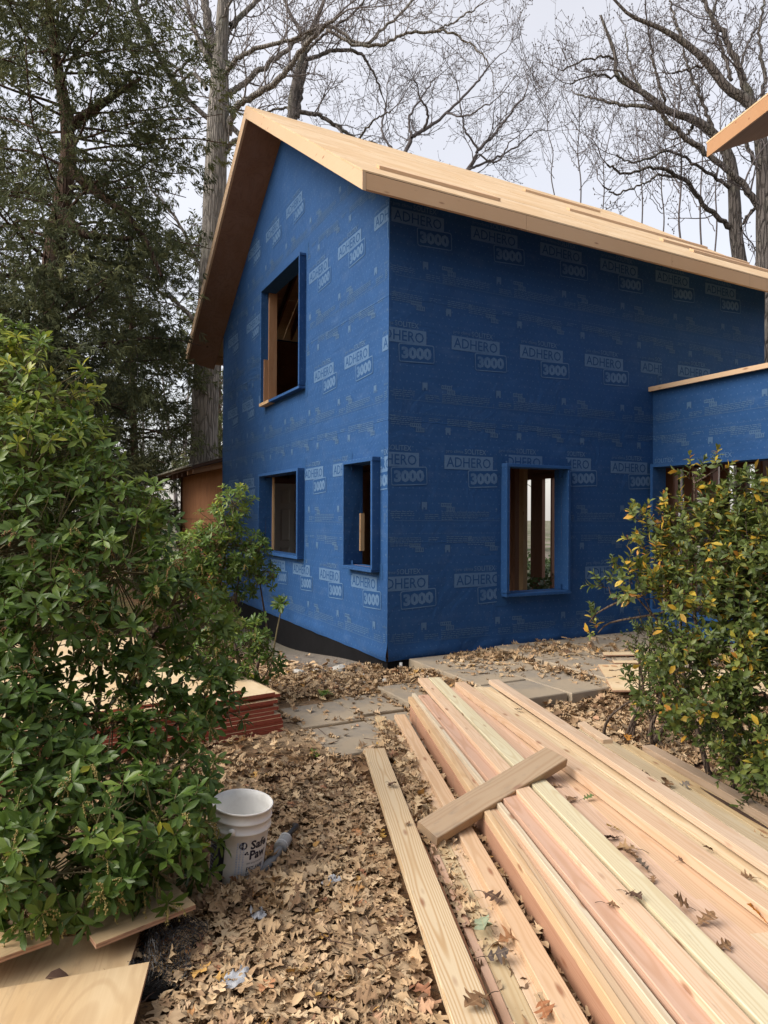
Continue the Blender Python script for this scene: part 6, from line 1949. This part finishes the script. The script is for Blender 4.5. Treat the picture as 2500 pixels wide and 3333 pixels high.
pieris('low bright pieris shoots between the big bush and the foundation', (-1.55, 6.2), [bx_(b[0], b[1], b[2], b[3] * 1.15) for b in BL3], 9, 0.062, 700, 3, 16, 'small pieris by the house', 60, 1.6, 0.014, 0.3)
# dark rhododendron sprig low by the wall
BL4 = [(590, 1430, 6.6, .14), (560, 1455, 6.5, .12), (612, 1300, 6.7, .05)]
pieris('low dark leathery sprig at the foot of the gable wall', (-1.18, 6.55), [bx_(*b) for b in BL4], 19, 0.085, 420, 2, 0, 'small pieris by the house', 20, 9.0, 0.008, 0.0)

def small_bush(label, base, blobs, seed, dens, leaf, shoots, n_one=300, name='bush', bare=30):
    rng = np.random.default_rng(seed)
    base = np.array([base[0], base[1], ground_z(base[0], base[1])])
    root = empty(name, base); tag(root, label, 'bush')
    tb = Tubes(); tw = Tubes(); mains = []
    P, Dv, Nv, S, T, Wd = [], [], [], [], [], []
    for k in range(10):
        tgt = blobs[(k * 5) % len(blobs)][0]
        st_ = base + np.array([rng.normal(0, .14), rng.normal(0, .14), -0.05])
        mid = st_ * .5 + tgt * .5 + rng.normal(0, .10, 3)
        q = resample([st_, mid, tgt], 12); tb.add(q, np.linspace(0.017 * rng.uniform(.7, 1.2), .005, 12), 7); mains.append(q)
    allm = np.concatenate(mains)
    for _ in range(bare):                                     # tangle of bare twigs low inside
        j = rng.integers(0, len(allm)); q = wander(allm[j], rng.normal(0, 1, 3) + np.array([0, 0, .3]), rng.uniform(.15, .4), 6, .25, .03, rng)
        tw.add(q, np.linspace(.005, .002, 7), 4)
    for bl in blobs:
        c, r = bl[0], bl[1]; yel = bl[2] if len(bl) > 2 else 0.2
        j = np.argmin(np.linalg.norm(allm - c, axis=1))
        q = resample([allm[j], (allm[j] + c) / 2 + rng.normal(0, .04, 3), c], 7); tw.add(q, np.linspace(.008, .004, 7), 4)
        for _ in range(max(2, int(dens * r * r))):
            d = unit(rng.normal(0, 1, 3) + np.array([0, -.3, .2]))
            a = c + d * r * rng.uniform(.25, .6)
            ax = unit(d * .6 + np.array([0, -.05, .6]) + rng.normal(0, .25, 3))
            ln = shoots * rng.uniform(.6, 1.3) * min(1, r / .2 + .3)
            q = wander(a, ax, ln, 5, .12, .04, rng); tw.add(q, np.linspace(.0032, .0015, 6), 3)
            m = int(rng.integers(11, 19) * min(1, ln / shoots + .3))
            yb = rng.uniform() < yel * 1.25
            for i in range(m):
                f = (0.15 + .85 * (i + .5) / m) * 4.999; k = int(f)
                b = q[k] + (q[k + 1] - q[k]) * (f - k); dd = unit(q[k + 1] - q[k])
                u = unit(np.cross(dd, np.array([.3, .5, .2]))); v = np.cross(dd, u)
                an = i * 2.4 + rng.normal(0, .3); o = u * math.cos(an) + v * math.sin(an)
                el = R(rng.uniform(10, 55)) if i < m - 3 else R(rng.uniform(45, 80))
                dl = o * math.cos(el) + dd * math.sin(el)
                P.append(b); Dv.append(dl + np.array([0, 0, -.1])); Nv.append(dd * math.cos(el) - o * math.sin(el) + rng.normal(0, .25, 3))
                S.append(leaf * rng.uniform(.6, 1.25)); Wd.append(rng.uniform(.8, 1.2))
                if yb: t_ = np.clip(rng.normal(.72, .17), .3, 1) if rng.uniform() < .65 else rng.uniform(.3, .6)
                else: t_ = np.clip(rng.normal(.32, .16), 0, .62)
                if rng.uniform() < .012 * (1 + 4 * yel): t_ = rng.uniform(.84, .95); S[-1] = leaf * 1.35
                T.append(t_)
    tb.build('stems', M['bark_shrub'], root, base)
    tw.build('twigs', M['bark_shrub'], root, base)['kind'] = 'stuff'
    P, Dv, Nv, S, T, Wd = map(np.array, (P, Dv, Nv, S, T, Wd))
    finish_leaves(root, base, leaf_template('azalea', 0.18, 0.30), P, Dv, Nv, S, T, M['azalea'], M['azalea_one'], AZALEA, Wd, n_one)
    return root
RB = [(1560, 1120, 4.3, .18, .35), (1500, 1040, 4.35, .09, .6), (1550, 1010, 4.3, .07, .5), (1640, 1100, 4.2, .21, .25), (1610, 1060, 4.3, .08, .3), (1500, 1160, 4.3, .24, .4), (1600, 1200, 4.2, .36, .25), (1425, 1125, 4.4, .10, .5), (1375, 1118, 4.4, .08, .5), (1405, 1170, 4.4, .10, .5), (1440, 1235, 4.3, .20, .45), (1370, 1280, 4.2, .16, .5), (1315, 1265, 4.3, .07, .4), (1345, 1225, 4.3, .08, .4), (1500, 1300, 4.1, .30, .3), (1620, 1330, 4.0, .36, .12),
      (1275, 1340, 4.4, .055, .5), (1292, 1365, 4.4, .04, .5), (1470, 1420, 4.05, .22, .15), (1580, 1440, 3.9, .28, .06), (1650, 1490, 3.8, .28, .05), (1450, 1520, 4.1, .20, .06), (1540, 1540, 3.9, .22, .06), (1620, 1600, 3.8, .25, .08), (1660, 1690, 3.7, .15, .05), (1570, 1640, 3.9, .10, .1), (1415, 1540, 4.4, .11, .05), (1450, 1570, 4.4, .09, .05), (1510, 1590, 4.3, .14, .05), (1580, 1630, 4.1, .16, .08), (1640, 1680, 3.9, .16, .05), (1380, 1480, 4.5, .09, .1), (1650, 1200, 4.0, .3, .15), (1700, 1350, 3.9, .35, .1)]
small_bush('leafy bush turning yellow and orange at the right edge in front of the wing', (2.45, 4.50), [(px(x, y, D), r, w_) for x, y, D, r, w_ in RB], 15, 780, 0.049, 0.18, bare=26)
DB = [(1405, 1375, 5.3, .20, 0.0), (1400, 1430, 5.3, .15, 0.0), (1440, 1400, 5.3, .23, 0.0), (1430, 1470, 5.2, .18, 0.0), (1380, 1400, 5.35, .09, 0.0), (1470, 1480, 5.2, .20, 0.0)]
small_bush('small dark green bushy shrub at the left foot of the yellowing bush', (2.02, 5.30), [(px(x, y, D), r, w_) for x, y, D, r, w_ in DB], 16, 900, 0.028, 0.11, 60, bare=8)
# seedlings in the leaves
def seedling(label, x, y, n, s, seed):
    rng = np.random.default_rng(seed)
    base = np.array([x, y, ground_z(x, y)]); root = empty('seedling', base); tag(root, label, 'plant')
    tw = Tubes(); P, Dv, Nv = [], [], []
    for k in range(n):
        d = unit(np.array([rng.normal(0, .7), rng.normal(0, .7), .8])); q = wander(base, d, s * rng.uniform(.6, 1.3), 4, .15, 0, rng); tw.add(q, np.linspace(.002, .001, 5), 3)
        for i in range(4): P.append(q[-1 - (i // 2)]); Dv.append(np.array([rng.normal(0, 1), rng.normal(0, 1), rng.uniform(-.1, .5)])); Nv.append(np.array([rng.normal(0, .3), rng.normal(0, .3), 1]))
    tw.build('stem', M['stem_green'], root, base)
    P, Dv, Nv = map(np.array, (P, Dv, Nv)); k = len(P)
    tpl = leaf_template('pieris', .2, .3)
    link(bpy.data.objects.new('leaves', leaves_mesh('leaves', tpl, P, frames(Dv, Nv), np.full(k, s * .8), rng.uniform(.4, .8, k), M['pieris'], base)), root)['kind'] = 'stuff'
seedling('small green seedling in the leaves in front of the patio path', -0.58, 6.55, 6, .09, 1)
seedling('low green sprout in the trodden sand near the lumber', -0.50, 4.95, 4, .05, 2)
seedling('green seedling in the leaves at the foot of the yellowing bush', 1.35, 4.05, 6, .10, 3)
seedling('green sprig in the leaves near the right edge of the photo', 1.75, 3.45, 7, .10, 4)
seedling('small green weeds between pile and yellowing bush', 1.02, 4.75, 7, .06, 5)

# ------------------------------------------------------------------ leaf litter
LIT = [(0.0, (0.13, 0.078, 0.048)), (0.22, (0.27, 0.170, 0.098)), (0.5, (0.46, 0.310, 0.180)), (0.72, (0.58, 0.42, 0.25)), (0.86, (0.66, 0.50, 0.32)), (0.93, (0.38, 0.18, 0.105)), (1.0, (0.54, 0.33, 0.09))]
M['litter'] = leaf_material('fallen leaves', LIT, 0.75, 0.08, spec=0.2, back=(0.36, 0.27, 0.17))
M['litter_one'] = leaf_objcolor('fallen leaf', 0.75, 0.08, 0.2)
def mat_litter_one():
    t = NT('fallen leaf')
    c = t.obinfo().outputs['Color']; x, y, z = t.sep(t.co())
    n = t.noise(t.co(), 4, 4); c2 = t.mix(t.mapr(n, .4, .75, 0, .45), c, t.mix(1.0, c, (.5, .42, .36), 'MULTIPLY'))
    vein = t.mapr(t.math('ABSOLUTE', x), 0.0, 0.02, .4, 0.0); c2 = t.mix(vein, c2, (.40, .28, .15))
    t.set('Base Color', c2); t.set('Roughness', .75); t.set('Specular IOR Level', .2); t.translucent(c2, .08); return t.mat
M['litter_one'] = mat_litter_one()
TPL_HI = [leaf_template('oak', c, f, k) for k, (c, f) in enumerate(((.10, .22), (-.10, .28), (.22, -.15), (.06, .40), (-.18, -.2), (.32, .28)))]
TPL_LO = [leaf_template('oak_low', c, f, 20 + k) for k, (c, f) in enumerate(((.3, .6), (-.2, .6), (.5, -.3), (.1, .9)))]
TPL_RD = [leaf_template('round', c, f, 30 + k) for k, (c, f) in enumerate(((.3, .5), (-.3, .6)))]
rl = np.random.default_rng(101)
def st_np(x, y):
    dx, dy = x - P1.x, y - P1.y
    return dx * VV.x + dy * VV.y, dx * UU.x + dy * UU.y
def litter_ok(x, y):
    s_, t_ = st_np(x, y)
    ok = ~((s_ > -0.015) & (s_ < 1.04 - 0.02 * t_) & (t_ < 3.62))
    ok &= ~((s_ >= 1.0) & (s_ < 1.62) & (t_ < 2.45 - 0.4 * (s_ - 1.05)))
    ok &= ~((s_ > -.53) & (s_ < -.335) & (t_ < 2.63))
    ok &= ~((s_ > -.165) & (s_ < -.04) & (t_ < 3.5) & (rl.uniform(size=len(x)) < .93))
    ok &= ~((np.hypot(x + .722, y - 3.345) < .15))
    ok &= ~((x < -.80) & (y < 2.62) & (x > -2.4))
    X = (x - HOX) * _c + (y - HOY) * _s; Y = -(x - HOX) * _s + (y - HOY) * _c
    ok &= ~((X > 0.0) & (Y > -0.05)) & ~((X > -.02) & (Y > 0))
    pat = ((X > .25) & (X < 4.2) & (Y > -2.0)) | ((X > -1.55) & (X < .25) & (Y > -2.25) & (Y < -.68))
    drift = (np.abs(X - 1.42) < .16) | (Y > -.35) | (np.sin(3.1 * x + 2 * y) * np.sin(2.3 * y - x) > .55)
    path = (X < .25)
    ok &= ~pat | (rl.uniform(size=len(x)) < np.where(drift, .85, np.where(path, .36, .22)))
    sand = np.hypot(x + .55, (y - 5.7) * 1.15) < .95
    ok &= ~sand | (rl.uniform(size=len(x)) < .30)
    strip = (X > -.55) & (X < .02) & (Y > .5)
    ok &= ~strip | (rl.uniform(size=len(x)) < .12)
    far = Y > .2
    ok &= ~far | (rl.uniform(size=len(x)) < .5)
    d = (np.abs(x / y) < 0.62)
    return ok & d
def gz_np(x, y): return np.array([ground_z(a, b) for a, b in zip(x, y)])
def scatter(n, x0, x1, y0, y1):
    x = rl.uniform(x0, x1, n); y = rl.uniform(y0, y1, n); k = litter_ok(x, y); return x[k], y[k]
def leafset(x, y, tilt=.38, lift=.035):
    n = len(x); z = gz_np(x, y) + rl.uniform(.004, lift, n) + 0.012 * (np.sin(5 * x + 3 * y) * np.sin(4 * y - 2 * x) + 0.5)
    az = rl.uniform(0, 6.283, n); D_ = np.stack([np.cos(az), np.sin(az), rl.normal(0, tilt * .6, n)], 1)
    N_ = np.stack([rl.normal(0, tilt, n), rl.normal(0, tilt, n), np.where(rl.uniform(size=n) < .75, 1.0, -1.0)], 1)
    return np.stack([x, y, z], 1), D_, N_
def tints(n):
    t_ = np.clip(rl.normal(.50, .23, n), 0, .88); r = rl.uniform(size=n)
    t_[r > .955] = rl.uniform(.9, 1.0, (r > .955).sum()); return t_
Vs, Qs, Ts = [], [], []; cnt = 0
cand = []
def add_leaves(tpls, x, y, smin, smax, tilt, lift, keep=False):
    global cnt
    P_, D_, N_ = leafset(x, y, tilt, lift); n = len(x); T_ = tints(n); S_ = rl.uniform(smin, smax, n); which = rl.integers(0, len(tpls), n); Fm = frames(D_, N_)
    P_ = P_ - Fm[:, :, 1] * (S_ * .5)[:, None]
    P_[:, 2] = np.maximum(P_[:, 2], gz_np(P_[:, 0], P_[:, 1]) + .004)
    skip = np.zeros(n, bool)
    if keep:
        order = np.argsort(np.hypot(x, y) - 3 * S_ * 4)[:300]; skip[order] = True
        for i in order: cand.append((P_[i], Fm[i], S_[i], T_[i], which[i]))
    for k in range(len(tpls)):
        m = (which == k) & ~skip
        if not m.any(): continue
        V0, Q0 = tpls[k]; c = m.sum()
        v = np.einsum('nij,nkj->nki', Fm[m], V0[None] * S_[m][:, None, None]) + P_[m][:, None, :]
        Qs.append((Q0[None] + (np.arange(c) * len(V0))[:, None, None]).reshape(-1, 4) + cnt); Vs.append(v.reshape(-1, 3)); Ts.append(np.repeat(T_[m], len(V0))); cnt += c * len(V0)
x, y = scatter(12500, -2.3, 2.9, 1.75, 4.4); add_leaves(TPL_HI, x, y, .050, .112, .22, .030, keep=True)
x, y = scatter(6500, -2.3, 2.9, 1.75, 4.4); add_leaves(TPL_RD, x, y, .022, .060, .22, .028)
x, y = scatter(19000, -3.4, 4.4, 4.4, 8.0); add_leaves(TPL_LO, x, y, .04, .10, .24, .026)
x, y = scatter(3500, -3.4, 4.4, 4.4, 9.0); add_leaves(TPL_RD, x, y, .04, .08, .35, .03)
x, y = scatter(6000, -8, 0.5, 8.0, 14.0); add_leaves(TPL_RD, x, y, .07, .13, .35, .03)
# thicker drifts: against the long board, in the gaps, round the bucket, along the foundation
def drift(n, cx, cy, sx, sy, lift, tp=TPL_HI, smin=.07, smax=.13):
    x = rl.normal(cx, sx, n); y = rl.normal(cy, sy, n); s_, t_ = st_np(x, y)
    k = ~((s_ > -.53) & (s_ < -.335) & (t_ < 2.63)) & ~((s_ > -.02) & (s_ < 1.1) & (t_ < 3.6)) & (np.hypot(x + .722, y - 3.345) > .165) & ~((s_ > -.165) & (s_ < -.04) & (t_ < 3.5))
    X = (x - HOX) * _c + (y - HOY) * _s; Y = -(x - HOX) * _s + (y - HOY) * _c
    k &= ~((X > -.02) & (Y > -.04))
    add_leaves(tp, x[k], y[k], smin, smax, .6, lift)
for (n, s_, t_, a, b, l) in ((420, -.25, 1.8, .045, .55, .075), (160, -.25, .9, .04, .4, .05), (140, -.22, 2.8, .06, .25, .06)):
    w_ = st(s_, t_); drift(n, w_.x - .05, w_.y, a, b, l)
drift(300, -.72, 3.13, .20, .06, .07); drift(120, -.52, 3.35, .06, .2, .06); drift(200, -1.0, 3.1, .2, .2, .06)
drift(260, 0.9, 7.75, .6, .10, .05, TPL_LO); drift(220, 2.0, 8.1, .5, .18, .05, TPL_LO)
LM = np_mesh('leaf_litter', np.concatenate(Vs), np.concatenate(Qs), M['litter'], np.concatenate(Ts), smooth=True)
lit = link(bpy.data.objects.new('leaf_litter', LM)); tag(lit, 'thick litter of dry brown oak leaves covering the ground', 'leaf litter', kind='stuff')
one_me = [np_mesh('leaf', t_[0], t_[1], M['litter_one'], smooth=True) for t_ in TPL_HI]
def put_leaf(me, p, Fm, s, col, parent=None, name='leaf'):
    o = bpy.data.objects.new(name, me); COL.objects.link(o); o.parent = parent
    m = Fm * s
    o.matrix_local = Matrix(((m[0, 0], m[0, 1], m[0, 2], p[0]), (m[1, 0], m[1, 1], m[1, 2], p[1]), (m[2, 0], m[2, 1], m[2, 2], p[2]), (0, 0, 0, 1)))
    o.color = (*col, 1); return o
for (p, Fm, s, t_, w_) in cand[:300]: put_leaf(one_me[w_], p, Fm, s, ramp_eval(LIT, t_), ground)
# single leaves lying on the boards
BR, DK, YE, OR, GN, TN = (0.20, .115, .06), (.11, .065, .045), (.42, .27, .08), (.50, .22, .04), (.26, .30, .20), (.33, .21, .11)
LV = [(.317, .317, .242, .085, DK, 'dark leaf with a stalk lying across the dark slot between the cream boards'),
      (.507, .256, .212, .085, BR, 'lobed brown leaf standing up in the dip right of the clear cream board'),
      (.524, .155, .212, .095, BR, 'big curled brown leaf just nearer than the upright lobed one'),
      (.499, .009, .212, .07, BR, 'small spiky leaf nearest the viewer in the dip beside the cream board'),
      (.510, .844, .212, .08, DK, 'dark curled leaf at the far end of the leaf cluster on the pink board'),
      (.533, .738, .216, .10, TN, 'large tan leaf in the middle of the cluster on the pink board'),
      (.515, .668, .212, .09, BR, 'crumpled brown leaf at the near side of the leaf cluster'),
      (.508, .565, .212, .085, (.16, .13, .10), 'greyish leaf with a stalk trailing after the leaf cluster'),
      (.571, .952, .212, .075, YE, 'yellow tan leaf lying flat beyond the leaf cluster'),
      (.766, .157, .210, .10, OR, 'orange leaf caught under the orange board side near the right edge'),
      (.873, .654, .234, .06, BR, 'small brown leaf on the pale board below the topmost pink board'),
      (.896, .396, .234, .06, BR, 'small brown leaf nearer the right edge on the pale board'),
      (.725, .624, .208, .05, DK, 'tiny dark leaf at the foot of the orange board side'),
      (.490, .458, .214, .05, BR, 'little brown leaf against the edge of the clear cream board'),
      (-.168, .653, .092, .105, DK, 'broad curled dark leaf with a long stalk on the single left two-by-four'),
      (-.250, .496, .066, .125, GN, 'pale green lichen coloured oak leaf in the gap beside the grained board'),
      (-.264, .289, .062, .10, (.09, .07, .06), 'dark cupped leaf in the gap beside the grained board'),
      (-.185, .387, .064, .11, (.27, .13, .06), 'reddish brown oak leaf lying above the dark cupped leaf'),
      (-.404, .006, .106, .115, BR, 'spidery lobed oak leaf near the bottom of the grained board'),
      (-.409, 1.371, .105, .05, BR, 'tiny brown scrap of leaf halfway along the grained board'),
      (-.177, .017, .060, .09, (.30, .13, .06), 'reddish leaf in the gap at the very bottom of the photo'),
      (.228, .305, .214, .08, BR, 'thin lobed leaf caught below the cream stamped board'),
      (-.419, 1.907, .106, .085, DK, 'ragged dark leaf near the far end of the grained board'),
      (.493, 1.494, .212, .075, BR, 'star shaped brown leaf right of the weathered offcut'),
      (.500, 1.304, .212, .085, BR, 'brown leaf with a stalk below the star shaped leaf'),
      (.755, 2.93, .234, .08, (.20, .17, .13), 'grey brown leaf near the far end of the light board'),
      (1.132, 1.738, .176, .085, DK, 'crumpled leaf beside the topmost pink board, on the right flank'),
      (1.163, 1.488, .176, .11, BR, 'dark brown leaf bunch at the tip of the broken grey board'),
      (1.312, 1.554, .146, .075, (.15, .13, .11), 'grey ragged leaf on the green tinged right flank board'),
      (1.323, .889, .146, .085, TN, 'thin curled leaf on the right flank close to the right edge'),
      (1.441, 2.457, .125, .095, OR, 'bright orange leaf leaning at the end of the yellowish board'),
      (.590, 1.310, .212, .07, (.10, .15, .05), 'green leaf sprig lying on the plain pinkish board')]
rp = np.random.default_rng(55)
for k, (s_, t_, z, sz, col, lab) in enumerate(LV):
    w_ = st(s_, t_, z); az = rp.uniform(0, 6.28)
    up_ = 0.75 if 'upright' in lab or 'standing' in lab or 'leaning' in lab else 0.22
    D_ = np.array([[math.cos(az), math.sin(az), up_ * rp.uniform(.4, 1)]]); N_ = np.array([[rp.normal(0, .25), rp.normal(0, .25) - up_ * .5, 1.0]])
    Fm = frames(D_, N_)[0]; p = np.array(w_) - Fm[:, 1] * sz * .4; p[2] = max(p[2], z)
    o = put_leaf(one_me[k % 6], p + np.array([0, 0, sz * .10]), Fm, sz, col, None, 'fallen_leaf'); tag(o, lab, 'leaf', 'leaves lying on the lumber')
    # leaf stalk
    mb = MB(); mb.tube([(0, 0.02, 0), (0.01, -0.12, 0.03), (0.03, -0.30, 0.01), (0.07, -.48, -0.06)], [.016, .012, .011, .012], 5); sk = mb.build('stalk', M['stem_dark'] if 'stem_dark' in M else M['bark_shrub'], o)
o = put_leaf(np_mesh('leaf', TPL_RD[0][0], TPL_RD[0][1], M['litter_one'], smooth=True), np.array([-1.21, 2.45, .104]), frames(np.array([[.9, .3, .02]]), np.array([[0, -.1, 1.]]))[0], .085, DK, None, 'fallen_leaf'); tag(o, 'dark curled leaf lying on the sloping plywood sheet at lower left', 'leaf')
